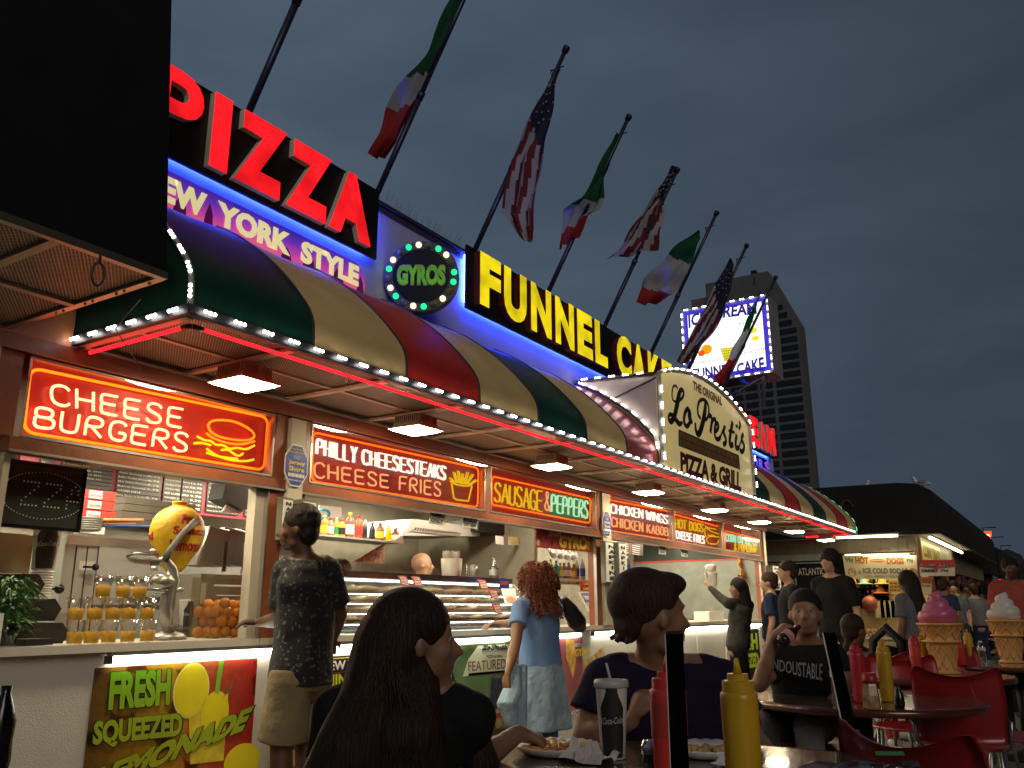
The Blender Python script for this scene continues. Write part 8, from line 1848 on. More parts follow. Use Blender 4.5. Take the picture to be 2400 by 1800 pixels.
for i in range(260):
    a0 = rnd.random(); top_ = q(-.085*math.cos(a0*3.14), -.05-.055*math.sin(a0*3.14), rnd.uniform(-.02,.10))
    ex = lerp(V((760,1800,0)), V((1010,1800,0)), rnd.random()); e_ = P(ex.x, ex.y, d=gd-.15+rnd.uniform(-.03,.05)); m1 = P(lerp(910., ex.x, .35), 1600, d=gd-.13+rnd.uniform(-.03,.03))
    pts = chaik([tuple(top_), tuple(m1), tuple(lerp(m1, e_, .5)+V((rnd.uniform(-.01,.01),)*3)), tuple(e_)], 2); sb_.tube(pts, .0011, 3)
for i in range(34):
    s0 = P(1050+rnd.uniform(-15,10), 1580+rnd.uniform(-10,25), d=gd+.02); s2 = P(1095+rnd.uniform(-20,25), 1690+rnd.uniform(-30,40), d=gd); sb_.tube(chaik([tuple(s0), tuple(lerp(s0, s2, .5)+V((rnd.uniform(-.012,.012), 0, .0))), tuple(s2)], 1), .0009, 3)
part('hair_strands', sb_, m_hbrown, t, kind='stuff')

# ---- man across the near table
md = 2.86
hd_m = math.atan2((-FW+RT*.25).y, (-FW+RT*.25).x); hh_m = math.atan2((RT*.93+FW*.35).y, (RT*.93+FW*.35).x)
J = dict(head=P(1530,1445,d=md), neck=P(1540,1560,d=md+.05), chest=P(1560,1700,d=md+.08), hip=P(1570,1790,d=md+.12)+V((0,0,-.18)), shR=P(1420,1598,d=md+.03), shL=P(1690,1600,d=md+.08))
J['elR'] = P(1378,1725,d=md-.04); J['wrR'] = P(1482,1690,d=md-.16); J['hdR'] = V((0,0,1))+RT*.35; J['elL'] = P(1760,1740,d=md-.02); J['wrL'] = P(1810,1790,d=md-.22); J['hdL'] = RT*.5+V((0,0,.4))-FW*.5
r_, f_, u_ = frame(hd_m)
for sd, s_ in (('L',-1),('R',1)):
    J['kn'+sd] = J['hip']+f_*.40+r_*.13*s_; J['ank'+sd] = J['kn'+sd]+V((0,0,-.40))
t, q, Mx = figure('man with swept back brown hair in a dark purple tee across the near table', J, hd_m, hh_m, m_tone4, fabric('dark_purple_tee', (.013,.008,.030), wr=.4), fabric('dark_trousers', (.02,.02,.025)), mat('black_shoe', (.01,.01,.01), .5), vox=.010, sleeve=.62, hs=1.19, girth=1.30, curl=(1.1,1.4), wide=1.05)
b = MB(); s_ = 1.19
b.sphere(q(0,-.03,.045), .1*s_, 20, 14, (.86,1.06,.92), Mx); b.sphere(q(0,.03,.088), .075*s_, 16, 10, (.95,1.0,.5), Mx); b.sphere(q(0,-.080,-.01), .06*s_, 16, 12, (.95,.6,1.05), Mx)
for i in range(12): b.sphere(q(rnd.uniform(-.04,.04), -.105+rnd.uniform(-.01,.01), rnd.uniform(-.075,.08)), .012, 6, 5)
fuse('hair', b, m_hbrown, t, .009, 2)

# ---- man drinking behind the round table
dd = 4.75
hd_d = math.atan2((-FW-RT*.1).y, (-FW-RT*.1).x)
J = dict(head=P(1888,1440,d=dd), neck=P(1890,1505,d=dd+.04), chest=P(1893,1580,d=dd+.05), hip=P(1880,1680,d=dd+.12), shR=P(1832,1540,d=dd+.03), shL=P(1955,1535,d=dd+.05), elR=P(1780,1605,d=dd-.16), wrR=P(1815,1490,d=dd-.14), elL=P(1985,1610,d=dd-.05), wrL=P(1950,1640,d=dd-.2))
J['hdR'] = V((0,0,.7))+RT*.8; r_, f_, u_ = frame(hd_d)
for sd, s_ in (('L',-1),('R',1)):
    J['kn'+sd] = J['hip']+f_*.44+r_*.15*s_+V((0,0,-.03)); J['ank'+sd] = J['kn'+sd]+V((0,0,-.42))
J['knL'] = P(1895,1705,d=dd-.35); J['knR'] = P(1790,1700,d=dd-.3); J['ankL'] = J['knL']+V((0,0,-.38)); J['ankR'] = J['knR']+V((0,0,-.38))
t, q, Mx = figure('man in a black lettered tee tipping back a small drink bottle behind the round table', J, hd_d, math.atan2((-FW-RT*.35).y, (-FW-RT*.35).x), m_tone4, fabric('black_lettered_tee', (.012,.012,.013)), fabric('grey_jeans', (.16,.17,.18)), mat('black_shoe', (.01,.01,.01), .5), vox=.012, sleeve=.6, hs=1.08, girth=1.08, curl=(.6,1.3), hp=.12)
hair_short(t, q, Mx, 1.1, m_hblack)
b = MB(); q4 = [P(1802,1562,d=dd-.11), P(1922,1590,d=dd-.11), P(1802,1538,d=dd-.12), P(1922,1550,d=dd-.11)]; fq_ = bil(q4)
text(b, 'INDOUSTABLE', lambda u, v: fq_(u, v)-FW*(.035+.02*math.sin(u*3.1)), bold=.01, res=2); part('shirt_lettering', b, mat('grey_shirt_ink', (.35,.35,.35), .6), t)
bt = thing('drink_bottle', 'small dark bottle held to the mouth of the man in the lettered tee', 'bottle', tuple(P(1860,1478,d=dd-.2)))
b = MB(); b.smooth = True; p0, p1 = P(1838,1498,d=dd-.22), P(1872,1470,d=dd-.16); ax = (p1-p0).normalized(); b.lathe([(.001,0),(.030,.002),(.034,.02),(.034,.09),(.014,.13),(.012,.16)], p0-ax*.03, n=16, ax=ax); part('bottle_body', b, mat('dark_cola_glass', (.03,.012,.01), .1), bt)
b = MB(); b.smooth = True; b.lathe([(.0348,.035),(.0348,.075)], p0-ax*.03, n=16, ax=ax, cap=False); part('label', b, mat('red_pale_label', (.5,.25,.22), .4, var=.5, scale=30), bt)

# ---- standing woman reaching up to the third window
x_ = P(1725, 1400, Y=3.55).x
J = standing(x_, 3.50, R(110), 1.66)
J['head'] = P(1728,1378,Y=3.5); J['neck'] = P(1735,1410,Y=3.5); J['chest'] = P(1735,1440,Y=3.5); J['hip'] = P(1730,1510,Y=3.5); J['shL'] = P(1708,1415,Y=3.58); J['shR'] = P(1755,1418,Y=3.42)
J['elL'] = P(1688,1400,Y=3.75); J['wrL'] = P(1662,1375,Y=3.95); J['hdL'] = P(1655,1365,Y=4.0)-J['wrL']; J['elR'] = P(1748,1460,Y=3.5); J['wrR'] = P(1745,1490,Y=3.6)
t, q, Mx = figure('woman in black with long dark hair reaching up at the third window', J, R(110), R(135), m_tone4, fabric('black_cardigan', (.016,.014,.014)), fabric('black_trousers', (.012,.012,.013)), mat('black_shoe', (.01,.01,.01), .5), vox=.014, sleeve=1.0, girth=1.05)
b = MB(); b.sphere(q(0,-.02,.03), .108, 14, 10, (.9,1,.98), Mx); b.cap(q(0,-.06,0), .09, q(0,-.10,-.22), .08); fuse('hair', b, m_hblack, t, .014, 2)
b = MB(); b.tube([P(1702,1515,Y=3.42), P(1706,1600,Y=3.42), P(1710,1660,Y=3.42)], .006, 4); part('side_stripe', b, m_paper, t)

# ---- others queueing behind her
def bystander(lab, px, pyh, Y, hd, skin, shirt, pants, hair, h=1.74, longhair=False, vox=.016, gir=1.0, headhd=None):
    x_ = P(px, pyh, Y=Y).x; J = standing(x_, Y, hd, h); t, q, Mx = figure(lab, J, hd, headhd if headhd is not None else hd, skin, shirt, pants, m_black, vox=vox, girth=gir, face=False)
    if longhair: b = MB(); b.sphere(q(0,-.02,.03), .112, 14, 10, (.92,1,.98), Mx); b.cap(q(0,-.06,0), .095, q(0,-.10,-.32), .10); fuse('hair', b, hair, t, .016, 2)
    else: hair_short(t, q, Mx, 1.06, hair)
    return t
m_kh = fabric('khaki_cotton', (.38,.33,.18)); m_dk = fabric('charcoal_cotton', (.011,.011,.012)); m_gr = fabric('grey_cotton', (.12,.125,.14)); m_or = fabric('coral_cotton', (.34,.07,.045)); m_nv = fabric('navy_cotton', (.02,.03,.07))
bystander('man with short brown hair in grey and khaki by the far napkin box', 1845, 1320, 2.75, R(120), m_tone3, m_dk, m_kh, m_hbrown, 1.72)
bystander('person with short brown hair half hidden at the end of the counter', 1803, 1350, 3.2, R(100), m_tone3, m_nv, m_dk, m_hbrown, 1.62)
bystander('tall person in black with long dark hair behind the drinking man', 1948, 1330, 2.05, R(160), m_tone3, m_dk, m_dk, m_hblack, 1.78, longhair=True)
bystander('woman with long black hair in a grey top before the hot dog stall', 2130, 1380, 1.62, R(60), m_tone2, m_gr, m_dk, m_hblack, 1.60, longhair=True)
bystander('stout man in coral behind the white cone', 2372, 1370, .62, R(200), m_tone1, m_or, m_dk, m_hblack, 1.76, gir=1.25)
rnd = random.Random(11)
cloths = [m_dk, m_nv, m_gr, fabric('dull_red_cotton', (.16,.03,.03)), fabric('olive_cotton', (.08,.08,.04)), fabric('white_cotton', (.18,.18,.18))]
names_ = ['dark shirt', 'navy shirt', 'grey shirt', 'dull red shirt', 'olive shirt', 'white shirt']
for i, (px, X_) in enumerate(((2180,21),(2215,17.0),(2238,19.5),(2252,31),(2262,23),(2285,20),(2300,26),(2322,30),(2345,24),(2360,34),(2388,21),(2396,28))):
    p = P(px, 1400, X=X_); k = i % 6
    bystander(f'distant walker in a {names_[k]} beyond the shops, {["first","second","third","fourth","fifth","sixth","seventh","eighth","ninth","tenth","eleventh","twelfth"][i]} from left', px, 1400, p.y, rnd.uniform(0,6.28), [m_tone1,m_tone2,m_tone3][i%3], cloths[k], [m_dk,m_kh,m_nv][i%3], [m_hblack,m_hbrown][i%2], rnd.uniform(1.58,1.8), vox=.03)['group'] = 'distant walkers on the boardwalk'

# ---- child with a braid on a red chair
cd = 7.0
hd_c = math.atan2((FW*.8+RT*.6).y, (FW*.8+RT*.6).x)
J = dict(head=P(2003,1478,d=cd), neck=P(2005,1522,d=cd), chest=P(2020,1560,d=cd), hip=P(2022,1625,d=cd), shL=P(1975,1540,d=cd), shR=P(2052,1540,d=cd), elL=P(1965,1585,d=cd), elR=P(2068,1580,d=cd), wrL=P(1990,1600,d=cd+.2), wrR=P(2060,1590,d=cd+.2))
r_, f_, u_ = frame(hd_c)
for sd, s_ in (('L',-1),('R',1)): J['kn'+sd] = J['hip']+f_*.36+r_*.1*s_; J['ank'+sd] = J['kn'+sd]+V((0,0,-.38))
t, q, Mx = figure('child with a braided ponytail in a white and red vest sitting with back turned', J, hd_c, math.atan2((RT*.9+FW*.45).y, (RT*.9+FW*.45).x), m_tone2, mat('striped_vest', (.55,.50,.48), .8, var=.3), fabric('red_shorts_cloth', (.35,.03,.03)), m_white, vox=.014, sleeve=.12, girth=.86, face=False)
hair_short(t, q, Mx, 1.05, m_hdk)
b = MB(); b.smooth = True; b.tube([P(1988,1500,d=cd-.1), P(1982,1520,d=cd-.13), P(1985,1545,d=cd-.14), P(1990,1570,d=cd-.14)], [.028,.024,.022,.01], 8); part('braid', b, m_hdk, t)
# ---- cook and counter girl inside
p = P(985, 1340, Y=5.55); J = standing(p.x, 5.55, R(20), 1.66); J['head'] = P(990,1325,Y=5.5)
t, q, Mx = figure('bald cook in white behind the pizza case', J, R(-30), R(-48), m_tone3, fabric('white_cook_shirt', (.6,.6,.58)), m_dk, m_black, vox=.014, hs=1.08)
p = P(795, 1360, Y=5.2); J = standing(p.x, 5.25, R(-60), 1.5); J['head'] = P(803,1345,Y=5.2)
t, q, Mx = figure('young server with tied back brown hair behind the pizza case next to the boy', J, R(-60), R(-10), m_tone3, fabric('red_uniform', (.4,.04,.04)), m_dk, m_black, vox=.014)
b = MB(); b.sphere(q(0,-.025,.035), .104, 14, 10, (.84,1,.95), Mx); b.sphere(q(0,-.12,.02), .04, 10, 8); fuse('hair', b, m_hbrown, t, .012, 2)
# ---- forearms and body of someone at the far right table
hd_w = math.atan2((-RT*.9+FW*.2).y, (-RT*.9+FW*.2).x); w0 = 8.0
J = dict(head=P(2440,1430,d=w0), neck=P(2445,1470,d=w0), chest=P(2450,1510,d=w0), hip=P(2455,1590,d=w0), shL=P(2425,1485,d=w0-.2), shR=P(2425,1480,d=w0+.2), elL=P(2385,1530,d=w0-.2), elR=P(2400,1530,d=w0+.2), wrL=P(2350,1510,d=w0-.1), wrR=P(2350,1525,d=w0+.1))
r_, f_, u_ = frame(hd_w)
for sd, s_ in (('L',-1),('R',1)): J['kn'+sd] = J['hip']+f_*.42+r_*.12*s_; J['ank'+sd] = J['kn'+sd]+V((0,0,-.42))
t, q, Mx = figure('person at the right edge leaning on the table beside the white cone', J, hd_w, hd_w, m_tone2, m_dk, m_dk, m_black, vox=.016, sleeve=.5, face=False)
# ================================================================ tables, chairs and what stands on them
m_top = mat('dark_laminate', (.12, .09, .055), .16, var=.45, scale=14, coat=.6); m_edge = mat('mahogany_edge', (.09, .022, .012), .22, coat=.5); m_chrome = mat('chrome', (.7,.7,.72), .12, metal=1.)
m_chair = mat('red_chair_plastic', (.27, .010, .014), .34, var=.08, coat=.3); m_leg = mat('grey_steel_leg', (.30,.30,.30), .3, metal=.8)
def table(lab, c, r_=.62, h=.74):
    t = thing('round_table', lab, 'table', (c[0], c[1], 0), group='round tables on the boardwalk')
    b = MB(); b.smooth = False; b.lathe([(r_-.02, h-.004), (r_-.02, h), (.001, h)], (c[0], c[1], 0), n=64); part('table_top', b, m_top, t)
    b = MB(); b.smooth = True; b.lathe([(r_-.03, h-.04), (r_-.005, h-.038), (r_+.004, h-.02), (r_-.002, h-.003), (r_-.019, h+.001), (r_-.021, h-.002)], (c[0], c[1], 0), n=64, cap=False); part('table_edge', b, m_edge, t)
    b = MB(); b.smooth = True; b.lathe([(.04,.06),(.04,h-.04)], (c[0], c[1], 0), n=16); part('pedestal', b, m_black, t)
    b = MB(); b.smooth = True; b.lathe([(.30,0),(.30,.02),(.08,.05),(.045,.07)], (c[0], c[1], 0), n=32); part('foot_plate', b, m_black, t)
    return t
near_dir = (P(1600,1400,d=1)-V((0,0,CH))); near_dir.z = 0; near_dir.normalize()
C1 = near_dir*2.12; C2 = V((5.08, 1.04, 0)); C3 = V((7.05, 1.02, 0)); C4 = P(2365,1420,d=1)-V((0,0,CH)); C4.z = 0; C4 = C4.normalized()*8.75
C5 = P(2130,1420,d=1)-V((0,0,CH)); C5.z = 0; C5 = C5.normalized()*9.6
table('nearest round table with dark top, with the cola cup and squeeze bottles on it', C1, .80, .80)
table('second round table with a glossy dark top and mahogany edge ', C2, .6)
table('third round table carrying the giant pink ice cream cone', C3, .6)
table('fourth round table at the right carrying the giant white ice cream cone', C4, .6)
table('farthest round table in front of the stall, behind the child', C5, .6)
TZ = .741
def chair_proto():
    t = thing('red_chair', 'x', 'chair', (0,0,0), group='red plastic chairs')
    # local frame: sitter faces +Y; back at y=-.2
    b = MB(); b.smooth = True; n = 14; vs = []
    for j in range(9):
        v = j/8
        for i in range(n+1):
            u = i/n; x_ = (u-.5); wv = .215+.012*math.sin(v*3.1)
            top = .845+.06*abs(2*x_)**2.0-.0*(1-abs(2*x_)); zz = .50+(top-.50)*v
            if v > .95 and (i == 0 or i == n): zz -= .012
            vs.append((x_*2*wv*(1-.06*(v > .97)), -.20-.05*(1-(2*x_)**2)-.08*v, zz))
    w_ = n+1; m0 = len(vs); vs2 = [(x_, y_+.012, z_) for x_, y_, z_ in vs]; b.v = vs+vs2
    for j in range(8):
        for i in range(n):
            b.add([], [(j*w_+i, j*w_+i+1, (j+1)*w_+i+1, (j+1)*w_+i)] ) if False else (b.f.append([j*w_+i+1, j*w_+i, (j+1)*w_+i, (j+1)*w_+i+1]), b.mi.append(0), b.sm.append(True), b.f.append([m0+j*w_+i, m0+j*w_+i+1, m0+(j+1)*w_+i+1, m0+(j+1)*w_+i]), b.mi.append(0), b.sm.append(True))
    rim = [j*w_ for j in range(9)]+[8*w_+i for i in range(1, n+1)]+[j*w_+n for j in range(7, -1, -1)]+[i for i in range(n-1, 0, -1)]
    for a, c in zip(rim, rim[1:]+rim[:1]): b.f.append([a, c, c+m0, a+m0]); b.mi.append(0); b.sm.append(False)
    part('backrest', b, m_chair, t, local=True)
    b = MB(); b.smooth = True; pts = []
    b.lathe([(.001,.452),(.20,.450),(.235,.455),(.24,.463),(.232,.470),(.19,.462),(.001,.456)], (0,.02,0), n=28, sy=.95); part('seat', b, m_chair, t, local=True)
    for sx in (-1, 1):
        for sy in (-1, 1):
            b = MB(); b.smooth = True
            pts = [(sx*.19, sy*.17+.02, .45), (sx*.215, sy*.215+.02, 0)]
            b.tube(pts, .012, 8); part('leg', b, m_leg, t, local=True)
        b = MB(); b.smooth = True; b.tube([(sx*.19, -.15, .45), (sx*.225, -.20, .50), (sx*.235, -.235, .62)], .011, 8); part('back_post', b, m_leg, t, local=True)
    return t
CH0 = chair_proto()
# (px, horizontal distance, facing angle rel. to view, label)
def hpos(px, dist):
    v = P(px, 1420, d=1)-V((0,0,CH)); v.z = 0; return v.normalized()*dist
chairs = [
 (2225, 2.90, -34, 'red plastic chair nearest the camera, its back filling the lower right corner'),
 (2215, 5.7, 2, 'red plastic chair at the right rim of the second table, back turned'),
 (725, 2.55, 75, 'red plastic chair of the long-haired woman, only its edge showing by the boy'),
 (1880, 5.25, 175, 'red plastic chair under the drinking man'),
 (2020, 7.35, 15, 'red plastic chair with the child on it'),
 (2105, 6.45, 185, 'red plastic chair between the second and third tables, facing the camera'),
 (2395, 6.2, 60, 'red plastic chair cut by the right edge of the picture'),
 (2090, 8.6, 0, 'red plastic chair far back beside the stall light reflection'),
 (1620, 3.15, 180, 'red plastic chair under the man across the near table'),
 (2240, 8.0, 200, 'red plastic chair behind the pink cone')]
for i, (px, dist, ang, lab) in enumerate(chairs):
    p = hpos(px, dist); a = math.atan2(p.y, p.x)-math.pi/2+R(ang)
    if i == 0: CH0.location = (p.x, p.y, 0); CH0.rotation_euler = (0,0,a); CH0['label'] = lab
    else: dup(CH0, (p.x, p.y, 0), rz=a, label=lab)
# squeeze bottles
def squeeze(lab, p, r_, h, col, nm, cat='bottle', fill=None):
    t = thing(nm, lab, cat, tuple(p)); mm = mat('squeeze_%02x%02x%02x' % tuple(int(c*255) for c in col), col, .32, var=.08, scale=12)
    b = MB(); b.smooth = True; b.lathe([(r_*.88,0),(r_*.96,h*.02),(r_*.93,h*.2),(r_*.97,h*.45),(r_,h*.74),(r_,h*.77),(r_*.9,h*.785)], p, n=28); part('bottle_body', b, mm, t)
    if fill:
        b = MB(); b.smooth = True; b.lathe([(r_*.99,h*.47),(r_*1.012,h*.66),(r_*1.012,h*.69)], p, n=28, cap=False); part('clear_upper', b, mat('upper_%02x' % int(fill[0]*255), fill, .35), t)
    b = MB(); b.lathe([(r_*.86,h*.786),(r_*.86,h*.85),(r_*.80,h*.856),(.001,h*.856)], p, n=28); part('screw_cap', b, mm, t)
    b = MB(); b.lathe([(r_*.56,h*.857),(r_*.56,h*.90),(.001,h*.90)], p, n=24); part('cap_step', b, mm, t)
    b = MB(); b.smooth = True; b.lathe([(r_*.24,h*.901),(r_*.09,h*1.0),(.001,h*1.0)], p, n=16); part('nozzle', b, mm, t)
    return t
def tp(px, dist): p = hpos(px, dist); p.z = TZ if dist > 3 else .801; return p
MUST, KETC = (.66,.38,.02), (.72,.05,.035)
squeeze('large mustard yellow squeeze bottle on the near table, at the right of the dark board', tp(1718, 1.90), .0375, .300, MUST, 'mustard_bottle')
squeeze('red ketchup squeeze bottle on the near table half behind the dark board', tp(1556, 1.95), .038, .300, KETC, 'ketchup_bottle', fill=(.50,.05,.03))
squeeze('crimson ketchup bottle on the second table beside the dark board', tp(1995, 4.90), .036, .305, (.42,.02,.035), 'ketchup_bottle')
squeeze('yellow mustard bottle on the second table behind the relish jar', tp(2058, 5.0), .036, .31, (.50,.30,.02), 'mustard_bottle')
squeeze('slim ketchup bottle left of the giant pink cone', tp(2132, 6.75), .036, .30, (.42,.025,.025), 'ketchup_bottle', fill=(.5,.12,.10))
squeeze('mustard bottle right of the giant pink cone', tp(2258, 8.35), .036, .29, (.45,.27,.02), 'mustard_bottle')
squeeze('short ketchup bottle right of the giant pink cone', tp(2238, 8.3), .036, .20, (.42,.025,.03), 'ketchup_bottle')
squeeze('mustard bottle peeping out on the left behind the giant pink cone', tp(2148, 7.3), .034, .28, (.5,.30,.02), 'mustard_bottle')
# water bottles
def water(lab, p, h=.24, r_=.033):
    t = thing('water_bottle', lab, 'bottle', tuple(p)); b = MB(); b.smooth = True
    pr = [(r_*.9,0),(r_,h*.03)]
    for k in range(9): pr += [(r_*(1 if k%2 else .93), h*(.08+k*.055))]
    pr += [(r_,h*.60),(r_,h*.74),(r_*.7,h*.86),(r_*.38,h*.92),(r_*.38,h*.95)]
    b.lathe(pr, p, n=22); part('bottle_body', b, clear('water_plastic', (.86,.84,.82), .16, .08, .5), t)
    b = MB(); b.smooth = True; b.lathe([(r_*1.02,h*.60),(r_*1.02,h*.72)], p, n=22, cap=False); part('label', b, mat('pale_label', (.45,.42,.42), .5, var=.3, scale=30), t)
    b = MB(); b.smooth = True; b.lathe([(r_*.42,h*.93),(r_*.42,h)], p, n=16); part('cap', b, m_white, t)
water('clear ribbed water bottle behind the dark board on the second table', tp(1947, 4.55))
water('small clear bottle with a pink label on the white cone table', tp(2286, 8.5), .19, .033)
# relish jar: hexagonal with a red lid
p = tp(2020, 4.62); t = thing('relish_jar', 'six-sided glass relish jar with a red lid on the second table', 'jar', tuple(p))
b = MB(); b.lathe([(.040,0),(.043,.006),(.040,.06),(.033,.105),(.029,.115)], p, n=6); part('jar_glass', b, mat('relish_glass', (.36,.24,.12), .15, var=.4, scale=25), t)
b = MB(); b.smooth = True; b.lathe([(.034,.116),(.036,.128),(.032,.160),(.001,.160)], p, n=20); part('lid', b, mat('dark_red_lid', (.32,.02,.02), .4), t)
p = tp(2083, 4.72); b = MB(); b.smooth = True; b.lathe([(.022,0),(.026,.02),(.022,.06),(.012,.08),(.016,.095),(.001,.1)], p, n=16); single('pepper_shaker', b, m_blackgloss, 'small dark shaker right of the relish jar', 'shaker')
# salt shaker on the near table
p = tp(1512, 1.98); t = thing('salt_shaker', 'fluted glass shaker with a chrome top left of the red bottle', 'shaker', tuple(p))
b = MB(); b.lathe([(.026,0),(.029,.01),(.026,.05),(.019,.085),(.018,.10)], p, n=10); part('glass_body', b, mat('dark_glass', (.02,.02,.018), .08, coat=.5), t)
b = MB(); b.smooth = True; b.lathe([(.020,.101),(.021,.116),(.017,.128),(.001,.130)], p, n=20); part('chrome_top', b, m_chrome, t)
# cola cup
p = tp(1427, 2.56); fa = math.atan2(-p.y, -p.x)
cola_cup('cola_cup', 'tall white paper cola cup with lid and straw on the near table', (p.x, p.y, .801), .198, .033, .045, straw=True, ang=fa)
# plates
def plate(nm, lab, p, r_, rim_m):
    t = thing(nm, lab, 'plate', tuple(p)); b = MB(); b.smooth = True
    n = 48; vs = []; rings = [(0,.004),(.65,.004),(.78,.008),(1.,.024),(1.01,.022),(.76,.002)]
    for ri, (rr, zz) in enumerate(rings):
        for k in range(n):
            a = 2*math.pi*k/n; w_ = r_*rr*(1+(.012*(k%2) if rr > .9 else 0)); vs.append((p.x+w_*math.cos(a), p.y+w_*math.sin(a), p.z+zz+(.003*(k%2) if .9<rr<1.005 else 0)))
    b.add(vs, [(i*n+k, i*n+(k+1)%n, (i+1)*n+(k+1)%n, (i+1)*n+k) for i in range(len(rings)-1) for k in range(n)]); part('paper_plate', b, rim_m, t); return t
p = tp(1300, 2.64); t = plate('paper_plate', 'white fluted paper plate with pizza under the long-haired woman\'s hand', p, .125, m_white)
pz = thing('pizza_slice', 'slice of cheese pizza on the left paper plate', 'pizza', (p.x, p.y, p.z+.01))
b = MB(); u = RT.copy(); u.z = 0; u.normalize(); v_ = V((-u.y, u.x, 0)); c_ = p+V((0,0,.012))
b.slab([c_-u*.10-v_*.03, c_+u*.06-v_*.075, c_+u*.085, c_+u*.06+v_*.06], (0,0,.012)); part('crust', b, mat('pizza_orange_cheese', (.62,.26,.06), .35, var=.5, scale=30, bump=.5), pz)
b = MB(); b.smooth = True
for i in range(30): b.sphere(c_+u*random.uniform(-.05,.07)+v_*random.uniform(-.05,.05)+V((0,0,.016)), random.uniform(.006,.014), 6, 4, (1,1,.6))
part('cheese_blobs', b, mat('melted_cheese', (.70,.42,.14), .3), pz, kind='stuff')
p = tp(1640, 2.66); t = plate('paper_plate', 'white paper plate with crusts in front of the man', p, .125, m_white)
b = MB(); b.smooth = True
for i in range(10): b.tube([p+u*(-.06+.015*i)+v_*(.02*math.sin(i*2))+V((0,0,.012)), p+u*(-.045+.015*i)+v_*(.02*math.cos(i*2))+V((0,0,.016))], random.uniform(.008,.014), 6)
single('crusts', b, mat('baked_crust', (.45,.28,.12), .6, var=.4, scale=30, bump=.5), 'pile of pizza crusts on the plate in front of the man', 'pizza crusts', kind='stuff')
# napkins
def crumple(lab, p, s_, seed):
    rn = random.Random(seed); b = MB(); n = 7; vs = []
    for i in range(n):
        for j in range(n): vs.append((p.x+(i/(n-1)-.5)*s_+rn.uniform(-.01,.01), p.y+(j/(n-1)-.5)*s_+rn.uniform(-.01,.01), p.z+.002+rn.uniform(0,1)**1.6*s_*.45*(1-abs(i-3)/4)))
    b.add(vs, [(i*n+j, (i+1)*n+j, (i+1)*n+j+1, i*n+j+1) for i in range(n-1) for j in range(n-1)]); single('napkin', b, mat('tissue_paper', (.72,.66,.62), .8), lab, 'napkin')
crumple('crumpled paper napkin standing up beside the cola cup', tp(1378, 2.52), .13, 3); crumple('crumpled napkin beside the plate of crusts', tp(1690, 2.50), .07, 5)
crumple('small paper scrap between the cup and the shaker', tp(1482, 2.2), .03, 8); crumple('crumpled tissue behind the third table ketchup', tp(2110, 7.6), .10, 9)
b = MB(); b.smooth = True; b.tube([tp(1608, 2.28)+V((0,0,.004)), tp(1668, 2.26)+V((0,0,.004))], .004, 6); single('clear_fork', b, m_white, 'white plastic fork handle lying before the plate of crusts', 'fork')
# clear plastic wrap with a green label at the bottom edge
p = tp(1990, 2.42); b = MB(); n = 9; rn = random.Random(2); vs = [(p+u*((i/8-.5)*.30)+v_*((j/8-.5)*.12)+V((0,0,.004+.028*rn.random())))[:] for i in range(9) for j in range(9)]
t = thing('plastic_clamshell', 'crinkled clear plastic food box with a bit of green at the lower edge', 'food box', tuple(p)); b.add(vs, [(i*9+j, (i+1)*9+j, (i+1)*9+j+1, i*9+j+1) for i in range(8) for j in range(8)]); part('clear_shell', b, clear('crinkled_plastic', (.85,.85,.85), .25, .08, .5), t)
b = MB(); b.add([p+u*.03+v_*.0+V((0,0,.05)), p+u*.10+V((0,0,.05)), p+u*.11+v_*.03+V((0,0,.055)), p+u*.04+v_*.03+V((0,0,.055))], [(0,1,2,3)]); part('green_label', b, m_greenp, t)
# upright dark boards clamped to table rims, seen edge-on
def board(lab, pxb, pxt, pyt, dist, wpx, zb=.66):
    d = hpos(pxb, 1.); fwd = d.copy(); sd = V((-fwd.y, fwd.x, 0)); pb = hpos(pxb, dist); pt = hpos(pxt, dist)
    dep = dist/(d.x*FW.x+d.y*FW.y) if False else None
    zt = P(pxt, pyt, d=(pt.x*FW.x+pt.y*FW.y+0*FW.z)).z
    rr_ = P(pxt, pyt, d=1)-V((0,0,CH)); zt = CH+rr_.z*dist/math.hypot(rr_.x, rr_.y)
    w_ = wpx*dist/CAM_F/2*.93
    t = thing('menu_stand', lab, 'menu stand', (pb.x, pb.y, TZ))
    b = MB(); c0 = V((pb.x, pb.y, zb)); c1 = V((pt.x, pt.y, zt))
    vs = []
    for c in (c0, c1):
        for a_, k in ((-1,-1),(1,-1),(1,1),(-1,1)): vs.append(c-sd*a_*w_+fwd*k*.11)
    b.add(vs, [(0,3,2,1),(4,5,6,7),(0,1,5,4),(1,2,6,5),(2,3,7,6),(3,0,4,7)]); part('board', b, mat('matt_black_board', (.003,.003,.003), 1., spec=.02), t)
    b = MB(); b.tube([vs[0]+V((0,0,0)), vs[4]] if False else [c0+sd*(w_+.001)-fwd*.111, c1+sd*(w_+.001)-fwd*.111], .0012*dist/1.8, 4); part('pale_edge', b, mat('pale_board_edge', (.6,.58,.55), .5), t)
    b = MB(); b.smooth = True; b.lathe([(w_*1.5,0),(w_*1.5,.022),(w_*1.2,.026)], (pb.x-fwd.x*.08, pb.y-fwd.y*.08, zb-.0), n=20); b.smooth = True; part('chrome_clamp', b, m_chrome, t)
    b = MB(); b.smooth = True; b.sphere((pb.x-fwd.x*.08, pb.y-fwd.y*.08, zb-.10), w_*.9, 12, 8); b.lathe([(w_*.35,-.09),(w_*.35,0)], (pb.x-fwd.x*.08, pb.y-fwd.y*.08, zb), n=10); part('clamp_screw', b, m_chrome, t)
board('tall narrow black menu board clamped to the near table, seen edge-on', 1574, 1577, 1482, 1.62, 38, .75)
